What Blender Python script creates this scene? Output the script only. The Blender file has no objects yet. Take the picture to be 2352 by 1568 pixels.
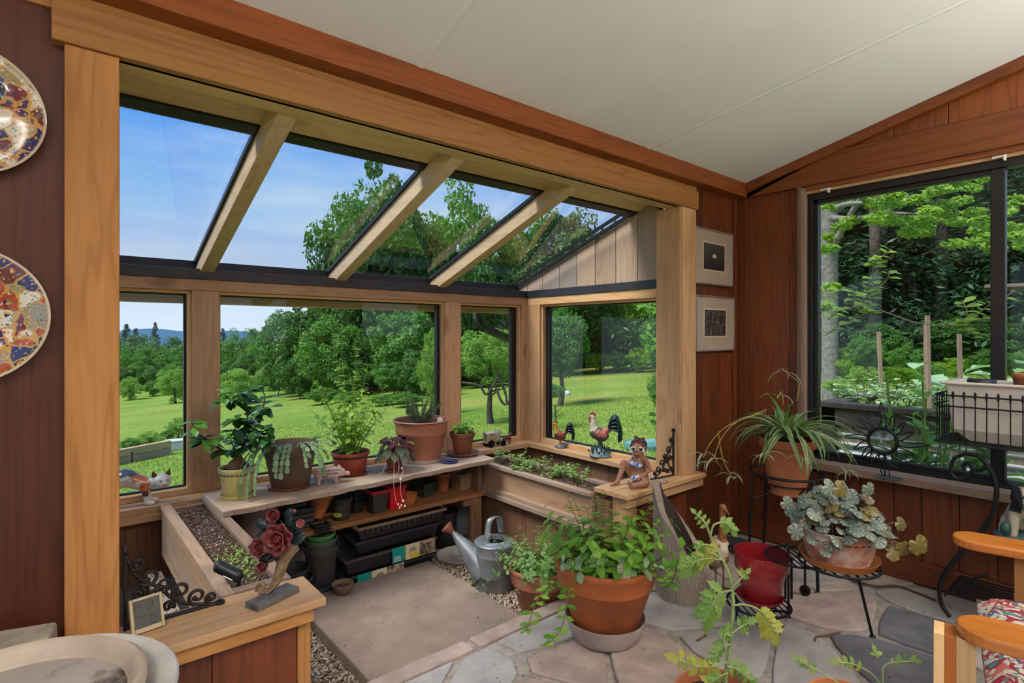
import bpy, math, random
import numpy as np
from math import sin, cos, pi, radians, sqrt, atan2, exp
from mathutils import Vector as V, Matrix as M, Quaternion, noise as mnoise
random.seed(7)
S = bpy.context.scene
COL = S.collection
# ---------------------------------------------------------------- camera
F_PX, CX, HY, YAW, EYE = 1270.0, 1176.0, 769.0, radians(50), 1.25
cam_d = bpy.data.cameras.new('camera'); cam = bpy.data.objects.new('camera', cam_d); COL.objects.link(cam)
cam_d.sensor_width = 36; cam_d.lens = F_PX / 2352 * 36; cam_d.shift_y = -(784 - HY) / 2352
cam_d.clip_start = .02; cam_d.clip_end = 9000
cam.location = (0, 0, EYE); cam.rotation_euler = (pi / 2, 0, YAW - pi / 2)
S.camera = cam
FW = V((cos(YAW), sin(YAW), 0)); RT = V((sin(YAW), -cos(YAW), 0))
# ---------------------------------------------------------------- world: hazy summer sky
W = bpy.data.worlds.new('sky'); S.world = W; W.use_nodes = True
wn = W.node_tree; wn.nodes.clear()
def wnode(t, **k):
    n = wn.nodes.new(t)
    for a, b in k.items(): setattr(n, a, b)
    return n
wo = wnode('ShaderNodeOutputWorld'); wb = wnode('ShaderNodeBackground')
tc = wnode('ShaderNodeTexCoord'); sx = wnode('ShaderNodeSeparateXYZ')
wn.links.new(tc.outputs['Generated'], sx.inputs[0])
rp = wnode('ShaderNodeValToRGB'); wn.links.new(sx.outputs['Z'], rp.inputs[0])
el = rp.color_ramp.elements
el[0].position = 0.0; el[0].color = (.62, .71, .84, 1)
el[1].position = 1.0; el[1].color = (.10, .31, .78, 1)
for p_, c_ in ((.12, (.46, .60, .84)), (.22, (.26, .47, .83)), (.32, (.11, .33, .82))):
    e = el.new(p_); e.color = (*c_, 1)
mp = wnode('ShaderNodeMapping'); mp.inputs['Scale'].default_value = (1.2, 1.2, 6)
wn.links.new(tc.outputs['Generated'], mp.inputs[0])
nz = wnode('ShaderNodeTexNoise'); nz.inputs['Scale'].default_value = 2.2; nz.inputs['Detail'].default_value = 6
wn.links.new(mp.outputs[0], nz.inputs['Vector'])
cr = wnode('ShaderNodeValToRGB'); cr.color_ramp.elements[0].position = .42; cr.color_ramp.elements[1].position = .8
cr.color_ramp.elements[1].color = (.75, .75, .75, 1)
wn.links.new(nz.outputs[0], cr.inputs[0])
wm = wnode('ShaderNodeMix', data_type='RGBA'); wm.inputs['B'].default_value = (.66, .74, .84, 1)
wn.links.new(cr.outputs[0], wm.inputs['Factor']); wn.links.new(rp.outputs[0], wm.inputs['A'])
wn.links.new(wm.outputs['Result'], wb.inputs['Color']); wb.inputs['Strength'].default_value = 1.0
wn.links.new(wb.outputs[0], wo.inputs[0])
# ---------------------------------------------------------------- soft sun through thin cloud, from the left of the bay
sl = bpy.data.lights.new('sun', 'SUN'); sl.energy = 4.6; sl.angle = radians(26); sl.color = (1, .95, .86)
so = bpy.data.objects.new('sun', sl); COL.objects.link(so)
so.rotation_euler = V((.50, -.13, -.85)).to_track_quat('-Z', 'Y').to_euler()
LAMP_W = 220   # each of the two added uplights
S.view_settings.view_transform = 'Standard'; S.view_settings.look = 'None'
S.view_settings.exposure = 0.30; S.view_settings.gamma = 1.0; S.view_settings.use_curve_mapping = False
S.cycles.max_bounces = 6; S.cycles.diffuse_bounces = 3; S.cycles.glossy_bounces = 2; S.cycles.use_adaptive_sampling = True; S.cycles.adaptive_threshold = .1
S.cycles.transparent_max_bounces = 16; S.cycles.transmission_bounces = 3
S.cycles.caustics_reflective = False; S.cycles.caustics_refractive = False
# ---------------------------------------------------------------- measuring helpers
def ray(u, v): return FW + RT * ((u - CX) / F_PX) + V((0, 0, (HY - v) / F_PX))
O = V((0, 0, EYE))
def PZ(u, v, z): d = ray(u, v); return O + d * ((z - EYE) / d.z)
def PX(u, v, x): d = ray(u, v); return O + d * (x / d.x)
def PY(u, v, y): d = ray(u, v); return O + d * (y / d.y)
def PT(u, v, t): return O + ray(u, v) * t
def dep(p): return (V(p) - O).dot(FW)
def px(p, n): return n * dep(p) / F_PX
# ---------------------------------------------------------------- materials
def new_mat(name):
    m = bpy.data.materials.new(name); m.use_nodes = True; nt = m.node_tree
    b = nt.nodes['Principled BSDF']
    def nd(t, **k):
        n = nt.nodes.new(t)
        for a, c in k.items():
            if a in n.inputs: n.inputs[a].default_value = c
            else: setattr(n, a, c)
        return n
    return m, nt, b, nd
def c4(c): return (*c[:3], 1)
def ramp(nt, nd, src, stops):
    r = nd('ShaderNodeValToRGB'); e = r.color_ramp.elements
    e[0].position, e[0].color = stops[0][0], c4(stops[0][1]); e[1].position, e[1].color = stops[-1][0], c4(stops[-1][1])
    for p, c in stops[1:-1]: k = e.new(p); k.color = c4(c)
    nt.links.new(src, r.inputs[0]); return r
def mixc(nt, nd, fac, a, b, blend='MIX'):
    m = nd('ShaderNodeMix', data_type='RGBA', blend_type=blend)
    for s, k in ((fac, 'Factor'), (a, 'A'), (b, 'B')):
        if hasattr(s, 'is_linked'): nt.links.new(s, m.inputs[k])
        else: m.inputs[k].default_value = s if k == 'Factor' else c4(s)
    return m.outputs['Result']
def coords(nt, nd, scale=(1, 1, 1), rnd=True, src='Object'):
    t = nd('ShaderNodeTexCoord'); mp = nd('ShaderNodeMapping', Scale=scale)
    if rnd:
        oi = nd('ShaderNodeObjectInfo'); mu = nd('ShaderNodeMath', operation='MULTIPLY'); mu.inputs[1].default_value = 37.0
        nt.links.new(oi.outputs['Random'], mu.inputs[0])
        ad = nd('ShaderNodeVectorMath', operation='ADD'); cb = nd('ShaderNodeCombineXYZ')
        for i in range(3): nt.links.new(mu.outputs[0], cb.inputs[i])
        nt.links.new(t.outputs[src], ad.inputs[0]); nt.links.new(cb.outputs[0], ad.inputs[1])
        nt.links.new(ad.outputs[0], mp.inputs[0])
    else: nt.links.new(t.outputs[src], mp.inputs[0])
    return mp.outputs[0]
def bump(nt, nd, b, src, st=.3, dist=.004):
    bp = nd('ShaderNodeBump', Strength=st, Distance=dist)
    nt.links.new(src, bp.inputs['Height']); nt.links.new(bp.outputs[0], b.inputs['Normal'])
def noise(nt, nd, vec, scale, detail=4, rough=.55, dist=0):
    n = nd('ShaderNodeTexNoise', Scale=scale, Detail=detail, Roughness=rough, Distortion=dist)
    nt.links.new(vec, n.inputs['Vector']); return n.outputs[0]
def wood(name, light, dark, axis='x', rough=.55, knots=.9, grey=0.0, grain=1.0, spec=.35, knotcol=None):
    m, nt, b, nd = new_mat(name)
    i = 'xyz'.index(axis)
    s = [1, 1, 1]; s[i] = .07
    v = coords(nt, nd, s)
    # knots distort the rings
    ks = [3.2, 3.2, 3.2]; ks[i] = 1.5
    kv = coords(nt, nd, ks)
    vo = nd('ShaderNodeTexVoronoi', Scale=1.0, Randomness=1.0); nt.links.new(kv, vo.inputs['Vector'])
    kd = ramp(nt, nd, vo.outputs['Distance'], [(0, (1, 1, 1)), (.20, (.35,) * 3), (.42, (0, 0, 0))])
    n1 = noise(nt, nd, v, 8 * grain, 2, .45, .5)
    a1 = nd('ShaderNodeMath', operation='MULTIPLY_ADD'); a1.inputs[1].default_value = .32 * knots; nt.links.new(kd.outputs[0], a1.inputs[0]); nt.links.new(n1, a1.inputs[2])
    mu = nd('ShaderNodeMath', operation='MULTIPLY'); mu.inputs[1].default_value = 62 * grain; nt.links.new(a1.outputs[0], mu.inputs[0])
    sn = nd('ShaderNodeMath', operation='SINE'); nt.links.new(mu.outputs[0], sn.inputs[0])
    rg = nd('ShaderNodeMath', operation='MULTIPLY_ADD'); rg.inputs[1].default_value = .5; rg.inputs[2].default_value = .5; nt.links.new(sn.outputs[0], rg.inputs[0])
    n2 = noise(nt, nd, v, 70 * grain, 4, .65)
    mid = [(l * .40 + d * .60) for l, d in zip(light, dark)]
    base = ramp(nt, nd, rg.outputs[0], [(0, mid), (.22, [a * .3 + b * .7 for a, b in zip(mid, light)]), (.6, light), (1, light)])
    fine = ramp(nt, nd, n2, [(.3, dark), (.62, light)])
    c = mixc(nt, nd, .38, base.outputs[0], fine.outputs[0])
    big = noise(nt, nd, v, 1.6, 2)
    bc = ramp(nt, nd, big, [(.3, (.72, .72, .72)), (.7, (1.12, 1.1, 1.06))])
    c = mixc(nt, nd, 1.0, c, bc.outputs[0], 'MULTIPLY')
    kc = ramp(nt, nd, vo.outputs['Distance'], [(0, (1, 1, 1)), (.07, (.85,) * 3), (.125, (0, 0, 0))])
    km = nd('ShaderNodeMath', operation='MULTIPLY'); km.inputs[1].default_value = min(1, knots); nt.links.new(kc.outputs[0], km.inputs[0])
    c = mixc(nt, nd, km.outputs[0], c, knotcol or [d * .45 for d in dark])
    if grey:
        gn = noise(nt, nd, v, 3.5, 5, .7)
        gr = ramp(nt, nd, gn, [(.35, (0, 0, 0)), (.65, (grey,) * 3)])
        lum = sum(light) / 3
        c = mixc(nt, nd, gr.outputs[0], c, (lum * .86, lum * .82, lum * .78))
    # board to board variation
    oi = nd('ShaderNodeObjectInfo'); hv = ramp(nt, nd, oi.outputs['Random'], [(0, (.8, .79, .78)), (1, (1.12, 1.1, 1.08))])
    c = mixc(nt, nd, 1.0, c, hv.outputs[0], 'MULTIPLY')
    nt.links.new(c, b.inputs['Base Color']); b.inputs['Roughness'].default_value = rough; b.inputs['Specular IOR Level'].default_value = spec
    bump(nt, nd, b, n2, .25, .002)
    return m
def plain(name, col, rough=.5, metal=0.0, var=.0, vscale=8, bmp=0.0, bscale=60, spec=.5, coat=0.0, col2=None, lo=.35, hi=.65, rnd=True):
    m, nt, b, nd = new_mat(name)
    b.inputs['Roughness'].default_value = rough; b.inputs['Metallic'].default_value = metal; b.inputs['Specular IOR Level'].default_value = spec
    b.inputs['Coat Weight'].default_value = coat
    if var or bmp or col2:
        v = coords(nt, nd, rnd=rnd)
        n = noise(nt, nd, v, vscale, 5, .6)
        c2 = col2 or tuple(x * (1 - var) for x in col)
        r = ramp(nt, nd, n, [(lo, c2), (hi, col)])
        nt.links.new(r.outputs[0], b.inputs['Base Color'])
        if bmp: bump(nt, nd, b, noise(nt, nd, v, bscale, 4, .6), bmp)
    else: b.inputs['Base Color'].default_value = c4(col)
    return m
def leafmat(name, col, col2, trans=.35, rough=.45, island=False, spec=.4, stripe=None, vein=None):
    m, nt, b, nd = new_mat(name)
    if island: src = nd('ShaderNodeNewGeometry').outputs['Random Per Island']
    else: src = nd('ShaderNodeObjectInfo').outputs['Random']
    r = ramp(nt, nd, src, [(0, col), (1, col2)])
    c = r.outputs[0]
    if stripe:
        t = nd('ShaderNodeTexCoord'); sp = nd('ShaderNodeSeparateXYZ'); nt.links.new(t.outputs['Object'], sp.inputs[0])
        ab = nd('ShaderNodeMath', operation='ABSOLUTE'); nt.links.new(sp.outputs['Y'], ab.inputs[0])
        g = ramp(nt, nd, ab.outputs[0], [(0, (1, 1, 1)), (stripe[1], (1, 1, 1)), (stripe[1] * 1.25, (0, 0, 0))])
        c = mixc(nt, nd, g.outputs[0], c, stripe[0])
    if vein:
        t = nd('ShaderNodeTexCoord')
        w = nd('ShaderNodeTexNoise', Scale=vein[1], Detail=2.0); nt.links.new(t.outputs['Object'], w.inputs['Vector'])
        g = ramp(nt, nd, w.outputs[0], [(.44, (0, 0, 0)), (.56, (1, 1, 1))])
        c = mixc(nt, nd, g.outputs[0], c, vein[0])
    nt.links.new(c, b.inputs['Base Color']); b.inputs['Roughness'].default_value = rough; b.inputs['Specular IOR Level'].default_value = spec
    tr = nd('ShaderNodeBsdfTranslucent'); br = mixc(nt, nd, 1.0, c, (1.25, 1.3, .7), 'MULTIPLY'); nt.links.new(br, tr.inputs['Color'])
    mx = nd('ShaderNodeMixShader'); mx.inputs[0].default_value = trans
    nt.links.new(b.outputs[0], mx.inputs[1]); nt.links.new(tr.outputs[0], mx.inputs[2])
    nt.links.new(mx.outputs[0], nt.nodes['Material Output'].inputs[0])
    return m
def glassmat(name, tint=(.97, .985, .98), refl=.10):
    m, nt, b, nd = new_mat(name); nt.nodes.remove(b)
    t = nd('ShaderNodeBsdfTransparent', Color=c4(tint)); g = nd('ShaderNodeBsdfGlossy', Roughness=.01)
    lw = nd('ShaderNodeFresnel', IOR=1.5); mu = nd('ShaderNodeMath', operation='MULTIPLY'); mu.inputs[1].default_value = refl * 10
    nt.links.new(lw.outputs[0], mu.inputs[0])
    gm = nd('ShaderNodeNewGeometry'); iv = nd('ShaderNodeMath', operation='SUBTRACT'); iv.inputs[0].default_value = 1.0; nt.links.new(gm.outputs['Backfacing'], iv.inputs[1])
    m2 = nd('ShaderNodeMath', operation='MULTIPLY'); nt.links.new(mu.outputs[0], m2.inputs[0]); nt.links.new(iv.outputs[0], m2.inputs[1])
    cl = nd('ShaderNodeClamp'); nt.links.new(m2.outputs[0], cl.inputs[0])
    mx = nd('ShaderNodeMixShader'); nt.links.new(cl.outputs[0], mx.inputs[0]); nt.links.new(t.outputs[0], mx.inputs[1]); nt.links.new(g.outputs[0], mx.inputs[2])
    nt.links.new(mx.outputs[0], nt.nodes['Material Output'].inputs[0]); return m
def vcolmat(name, rough=.3, spec=.5, bmp=0.0, bscale=120, coat=0.0, metal=0.0):
    m, nt, b, nd = new_mat(name)
    a = nd('ShaderNodeVertexColor', layer_name='paint')
    v = coords(nt, nd); n = noise(nt, nd, v, 60, 4, .7)
    r = ramp(nt, nd, n, [(.3, (.72,) * 3), (.6, (1.05,) * 3)])
    c = mixc(nt, nd, 1.0, a.outputs[0], r.outputs[0], 'MULTIPLY')
    nt.links.new(c, b.inputs['Base Color']); b.inputs['Roughness'].default_value = rough; b.inputs['Specular IOR Level'].default_value = spec
    b.inputs['Coat Weight'].default_value = coat; b.inputs['Metallic'].default_value = metal
    if bmp: bump(nt, nd, b, noise(nt, nd, v, bscale, 3), bmp)
    return m
# ---------------------------------------------------------------- mesh builder
def frame(d, up=V((0, 0, 1))):
    d = V(d).normalized(); s = up.cross(d)
    if s.length < 1e-4: s = V((1, 0, 0)).cross(d)
    s.normalize(); return s, d.cross(s)
class MB:
    def __init__(s): s.v = []; s.f = []
    def add(s, vs, fs, mt=None):
        o = len(s.v); s.v += [tuple(mt @ V(p)) if mt is not None else tuple(p) for p in vs]; s.f += [tuple(o + i for i in f) for f in fs]; return s
    def box(s, x0, x1, y0, y1, z0, z1, mt=None):
        vs = [(x, y, z) for z in (z0, z1) for y in (y0, y1) for x in (x0, x1)]
        return s.add(vs, [(0, 2, 3, 1), (4, 5, 7, 6), (0, 1, 5, 4), (2, 6, 7, 3), (0, 4, 6, 2), (1, 3, 7, 5)], mt)
    def tube(s, pts, r, n=8, caps=True, flat=1.0):
        pts = [V(p) for p in pts]; k = len(pts); rs = r if isinstance(r, (list, tuple)) else [r] * k
        vs = []; side = None
        for i, p in enumerate(pts):
            d = (pts[min(i + 1, k - 1)] - pts[max(i - 1, 0)])
            if d.length < 1e-9: d = V((0, 0, 1))
            d.normalize()
            if side is None: side, up = frame(d)
            else:
                side = side - d * side.dot(d)
                if side.length < 1e-5: side, up = frame(d)
                side.normalize(); up = d.cross(side)
            for j in range(n):
                a = 2 * pi * j / n; vs.append(p + side * (cos(a) * rs[i]) + up * (sin(a) * rs[i] * flat))
        fs = [(i * n + j, i * n + (j + 1) % n, (i + 1) * n + (j + 1) % n, (i + 1) * n + j) for i in range(k - 1) for j in range(n)]
        if caps: fs += [tuple(range(n - 1, -1, -1)), tuple((k - 1) * n + j for j in range(n))]
        return s.add(vs, fs)
    def lathe(s, prof, n=32, c=(0, 0, 0), sx=1, sy=1, wob=None, mt=None):
        vs = []; fs = []; k = len(prof)
        for i, (r, z) in enumerate(prof):
            for j in range(n):
                a = 2 * pi * j / n; q = r * (1 + (wob(a, z) if wob else 0))
                vs.append((c[0] + q * cos(a) * sx, c[1] + q * sin(a) * sy, c[2] + z))
        for i in range(k - 1):
            for j in range(n): fs.append((i * n + j, i * n + (j + 1) % n, (i + 1) * n + (j + 1) % n, (i + 1) * n + j))
        if prof[0][0] > 1e-6: fs.append(tuple(range(n - 1, -1, -1)))
        if prof[-1][0] > 1e-6: fs.append(tuple((k - 1) * n + j for j in range(n)))
        return s.add(vs, fs, mt)
    def ell(s, c, r, mt=None, n=12, m=8):
        vs = []; fs = []; c = V(c)
        if isinstance(r, (int, float)): r = (r, r, r)
        for i in range(m + 1):
            t = pi * i / m
            for j in range(n):
                a = 2 * pi * j / n; p = V((r[0] * sin(t) * cos(a), r[1] * sin(t) * sin(a), r[2] * cos(t)))
                if mt is not None: p = mt @ p
                vs.append(c + p)
        for i in range(m):
            for j in range(n): fs.append((i * n + j, (i + 1) * n + j, (i + 1) * n + (j + 1) % n, i * n + (j + 1) % n))
        return s.add(vs, fs)
    def prism(s, poly, z0, z1, mt=None):
        k = len(poly); vs = [(*p, z0) for p in poly] + [(*p, z1) for p in poly]
        fs = [tuple(range(k - 1, -1, -1)), tuple(range(k, 2 * k))] + [(i, (i + 1) % k, k + (i + 1) % k, k + i) for i in range(k)]
        return s.add(vs, fs, mt)
    def build(s, name, mat, parent=None, smooth=False, bevel=0.0, mt=None, loc=None, seg=2):
        me = bpy.data.meshes.new(name)
        me.from_pydata(s.v, [], s.f); me.update()
        if mat: me.materials.append(mat)
        if smooth: me.polygons.foreach_set('use_smooth', [True] * len(me.polygons))
        return link(name, me, parent, mt, loc, bevel, seg, smooth)
def link(name, me, parent=None, mt=None, loc=None, bevel=0.0, seg=2, smooth=False):
    o = bpy.data.objects.new(name, me); COL.objects.link(o); o.parent = parent
    if mt is not None: o.matrix_local = mt
    if loc is not None: o.location = loc
    if bevel:
        b = o.modifiers.new('bevel', 'BEVEL'); b.width = bevel; b.segments = seg; b.limit_method = 'ANGLE'; b.angle_limit = radians(40)
    if smooth is True and me.polygons and len(me.polygons) < 60000:
        o.data.set_sharp_from_angle(angle=radians(55))
    return o
def tag(o, label, cat, group=None, kind=None):
    o['label'] = label; o['category'] = cat
    if group: o['group'] = group
    if kind: o['kind'] = kind
    return o
def thing(name, label, cat, loc=(0, 0, 0), rz=0, group=None):
    o = bpy.data.objects.new(name, None); COL.objects.link(o); o.empty_display_size = .05
    o.location = loc; o.rotation_euler = (0, 0, rz); return tag(o, label, cat, group)
def struct(o): o['kind'] = 'structure'; return o
def sempty(name):
    o = bpy.data.objects.new(name, None); COL.objects.link(o); o['kind'] = 'structure'; return o
def Rz(a): return M.Rotation(a, 4, 'Z')
def T(x, y=None, z=None): return M.Translation(V(x) if y is None else V((x, y, z)))
def basis(p, x, n):
    """matrix with local x along x, local z towards n"""
    x = V(x).normalized(); y = V(n).cross(x)
    if y.length < 1e-5: y = V((0, 1, .01)).cross(x)
    y.normalize(); z = x.cross(y)
    return M(((x.x, y.x, z.x, p[0]), (x.y, y.y, z.y, p[1]), (x.z, y.z, z.z, p[2]), (0, 0, 0, 1)))
def spline(pts, n=8):
    """Catmull-Rom through pts"""
    P = [V(p) for p in pts]; P = [P[0] * 2 - P[1]] + P + [P[-1] * 2 - P[-2]]; out = []
    for i in range(1, len(P) - 2):
        for k in range(n):
            t = k / n; a, b, c, d = P[i - 1:i + 3]
            out.append(.5 * ((2 * b) + (c - a) * t + (2 * a - 5 * b + 4 * c - d) * t * t + (3 * b - a - 3 * c + d) * t ** 3))
    out.append(P[-2]); return out
def grid_mesh(vs, nu, nv):
    return [(i * nv + j, (i + 1) * nv + j, (i + 1) * nv + j + 1, i * nv + j + 1) for i in range(nu - 1) for j in range(nv - 1)]
# ================================================================ materials of the building
pine = {a: wood('pine_' + a, (.62, .30, .10), (.36, .145, .035), a, .5, .8) for a in 'xyz'}
pale = {a: wood('pale_pine_' + a, (.78, .49, .26), (.53, .28, .115), a, .5, .7) for a in 'xyz'}
fir = {a: wood('fir_' + a, (.78, .46, .25), (.54, .27, .12), a, .5, .6) for a in 'xyz'}
redb = {a: wood('red_stained_' + a, (.21, .056, .018), (.08, .018, .007), a, .42, .5, spec=.45, knotcol=(.012, .004, .003)) for a in 'xyz'}
redo = {a: wood('orange_stained_' + a, (.30, .085, .018), (.12, .028, .008), a, .42, .7, spec=.45, knotcol=(.03, .008, .004)) for a in 'xyz'}
weath = {a: wood('weathered_' + a, (.44, .29, .19), (.20, .12, .075), a, .8, .7, grey=.75) for a in 'xyz'}
brownb = {a: wood('brown_board_' + a, (.25, .125, .065), (.12, .055, .028), a, .7, .9, grey=.3) for a in 'xyz'}
gablem = wood('gable_board', (.60, .40, .25), (.34, .2, .12), 'z', .75, .9, grey=.7)
benchm = wood('rough_plank', (.50, .36, .25), (.26, .17, .11), 'x', .85, .35, grey=.75, grain=1.6)
boxm = {a: wood('planter_board_' + a, (.46, .29, .17), (.25, .14, .08), a, .8, .6, grey=.6) for a in 'xy'}
greyw = {a: wood('grey_brown_timber_' + a, (.17, .11, .075), (.09, .055, .037), a, .7, .3) for a in 'xyz'}
blackm = plain('black_flashing', (.055, .055, .062), .45, .3, .2, 12)
frameb = plain('dark_bronze_frame', (.022, .02, .02), .4, .35, .2, 10)
ceilm = plain('ceiling_paint', (.80, .80, .79), .9, 0, .07, 1.3, .12, 9, spec=.2, rnd=False)
mortar = plain('mortar', (.42, .365, .315), .95, 0, .4, 22, .6, 60)
concrete = plain('concrete', (.30, .31, .33), .9, 0, .4, 6, .4, 50)
glass = glassmat('window_glass'); rglass = glassmat('roof_glass', (.955, .97, .975), .16)
white = plain('white_paint', (.78, .77, .74), .5, 0, .1, 5)
# ---------------------------------------------------------------- floor: flagstones in mortar
floor = struct(MB().box(-2.4, 3.5, -3.2, 1.862, -.16, -.012).build('floor', mortar))
def clip(poly, p, n):
    out = []
    for i in range(len(poly)):
        a, b = poly[i], poly[(i + 1) % len(poly)]; da = (a[0] - p[0]) * n[0] + (a[1] - p[1]) * n[1]; db = (b[0] - p[0]) * n[0] + (b[1] - p[1]) * n[1]
        if da <= 0: out.append(a)
        if (da < 0 < db) or (db < 0 < da): t = da / (da - db); out.append((a[0] + (b[0] - a[0]) * t, a[1] + (b[1] - a[1]) * t))
    return out
def stonemat(name, c1, c2): return plain(name, c1, .75, 0, .3, 9, .35, 55, col2=c2)
st_grey = stonemat('grey_flagstone', (.47, .44, .405), (.33, .305, .28)); st_blue = stonemat('blue_grey_flagstone', (.45, .44, .43), (.33, .32, .315))
st_pink = stonemat('pink_flagstone', (.48, .375, .325), (.33, .25, .215)); st_dark = stonemat('dark_slate', (.18, .175, .185), (.11, .11, .12))
st_tan = stonemat('tan_flagstone', (.52, .44, .37), (.37, .30, .25))
sites = [((990, 1530), st_blue), ((1090, 1545), st_blue), ((1225, 1445), st_grey), ((1310, 1522), st_pink), ((1270, 1610), st_pink), ((1490, 1530), st_pink), ((1610, 1400), st_grey),
         ((1700, 1480), st_grey), ((1850, 1520), st_grey), ((1930, 1390), st_pink), ((1850, 1330), st_tan), ((2110, 1440), st_dark), ((2060, 1530), st_dark), ((2150, 1385), st_grey),
         ((2010, 1310), st_tan), ((1730, 1290), st_tan), ((2180, 1620), st_dark), ((1960, 1680), st_tan), ((1680, 1640), st_pink), ((1420, 1680), st_tan), ((1100, 1700), st_grey), ((1520, 1310), st_grey),
         ((850, 1650), st_blue), ((1780, 1255), st_grey), ((2330, 1500), st_tan), ((1300, 2000), st_grey), ((1700, 1950), st_grey), ((2200, 2100), st_tan), ((2600, 1700), st_grey)]
sp = [(PZ(u, v, 0), m) for (u, v), m in sites]
for i, (p, m) in enumerate(sp):
    poly = [(-.2, -.6), (3.35, -.6), (3.35, 1.775), (-.2, 1.775)]
    for j, (q, _) in enumerate(sp):
        if i == j: continue
        mx_, my_ = (p.x + q.x) / 2, (p.y + q.y) / 2; n = (q.x - p.x, q.y - p.y); l = sqrt(n[0] ** 2 + n[1] ** 2); n = (n[0] / l, n[1] / l)
        poly = clip(poly, (mx_ - n[0] * .010, my_ - n[1] * .010), n)
    if len(poly) < 3: continue
    rr = random.Random(i); pts = []
    for k in range(len(poly)):
        a, b = V(poly[k]), V(poly[(k + 1) % len(poly)]); L = (b - a).length; nn = max(1, int(L / .09))
        for t in range(nn):
            q = a.lerp(b, t / nn); c = V((p.x, p.y)); q = c + (q - c) * (1 - (.10 if t == 0 else rr.uniform(0, .035))); pts.append((q.x, q.y))
    MB().prism(pts, -.03, rr.uniform(-.004, .003)).build('flagstone', m, floor, bevel=.006)
for x0, x1 in ((-.2, .62), (.63, 1.30), (1.33, 2.19)):
    MB().box(x0, x1, 1.785, 1.862, -.1, .002).build('edge_stone', st_pink, floor, bevel=.006)
# ---------------------------------------------------------------- ceiling and beams
def cz(y): return 2.195 + .234 * (1.702 - y)
cb = MB(); cb.add([(-2.4, 1.75, cz(1.75)), (3.5, 1.75, cz(1.75)), (3.5, -3.2, cz(-3.2)), (-2.4, -3.2, cz(-3.2)), (-2.4, 1.75, cz(1.75) + .16), (3.5, 1.75, cz(1.75) + .16), (3.5, -3.2, cz(-3.2) + .16), (-2.4, -3.2, cz(-3.2) + .16)],
      [(0, 1, 2, 3), (7, 6, 5, 4), (0, 4, 5, 1), (1, 5, 6, 2), (2, 6, 7, 3), (3, 7, 4, 0)])
ceiling = struct(cb.build('ceiling', ceilm))
# drywall seam strips that show as faint ridges
for pa, pb in (((960, 160), (1085, 0)), ((1480, 345), (2352, -60))):
    def on_c(u, v):
        d = ray(u, v); t = (2.195 + .234 * 1.702 - EYE) / (d.z + .234 * d.y); return O + d * t
    a, b = on_c(*pa), on_c(*pb); d = (b - a).normalized(); s_ = V((0, 0, 1)).cross(d).normalized() * .02; dn = V((0, 0, .0035))
    b = b + d * .4
    MB().add([a - s_, b - s_, b + s_, a + s_, a - dn, b - dn], [(0, 1, 5, 4), (4, 5, 2, 3), (0, 4, 3), (1, 2, 5)]).build('ceiling_seam', ceilm, ceiling)
struct(MB().box(-2.3, 3.37, 1.702, 1.80, 2.108, 2.29).build('trim_1', redo['x'], bevel=.004))
# ---------------------------------------------------------------- house wall (left of the opening, right of it, above it)
shade_mahog = wood('shaded_mahogany', (.105, .026, .012), (.045, .010, .006), 'z', .42, .5, spec=.45, knotcol=(.012, .004, .003))  # dark red stain, deepened in colour for the dimmer light on this wall
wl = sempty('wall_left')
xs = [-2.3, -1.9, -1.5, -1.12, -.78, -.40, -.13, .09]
for a, b in zip(xs, xs[1:]): MB().box(a + .001, b - .001, 1.79, 1.93, -.12, 2.2).build('board', shade_mahog, wl, bevel=.003)
wf = sempty('wall_front')
for a, b in zip([2.80, 2.99, 3.18, 3.30], [2.99, 3.18, 3.30, 3.37]): MB().box(a + .001, b - .001, 1.79 + (.006 if a == 3.18 else 0), 1.93, -.12, 2.2).build('board', redb['z'], wf, bevel=.003)
MB().box(3.315, 3.345, 1.765, 1.79, .0, 2.11).build('corner_batten', redb['z'], wf, bevel=.002)
MB().box(.09, 2.80, 1.80, 1.93, 2.06, 2.32).build('header_core', redb['x'], wf)
# casing of the opening
newp = wood('lit_fresh_pine', (.86, .62, .34), (.66, .40, .17), 'x', .5, .6)  # pale new pine, lightened in colour to carry the light from below
cs = sempty('trim_2')
MB().box(.006, 2.884, 1.755, 1.80, 1.974, 2.078).build('head_casing', pine['x'], cs, bevel=.003)
MB().box(.031, .143, 1.765, 1.80, .46, 1.974).build('side_casing', pine['z'], cs, bevel=.003)
MB().box(.128, .146, 1.80, 1.95, .46, 1.974).build('side_jamb', redo['z'], cs)
MB().box(2.735, 2.872, 1.765, 1.80, .46, 1.974).build('side_casing', pale['z'], cs, bevel=.003)
MB().box(2.718, 2.735, 1.772, 1.93, .46, 1.974).build('side_jamb', pale['z'], cs, bevel=.002)
MB().box(2.735, 2.80, 1.80, 1.93, -.1, 1.974).build('stud', pale['z'], cs)
MB().box(.03, .128, 1.80, 1.93, .44, 1.974).build('stud', pine['z'], cs)
MB().box(.143, 2.718, 1.78, 1.87, 1.974, 1.992).build('head_jamb', newp, cs, bevel=.002)
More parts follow.
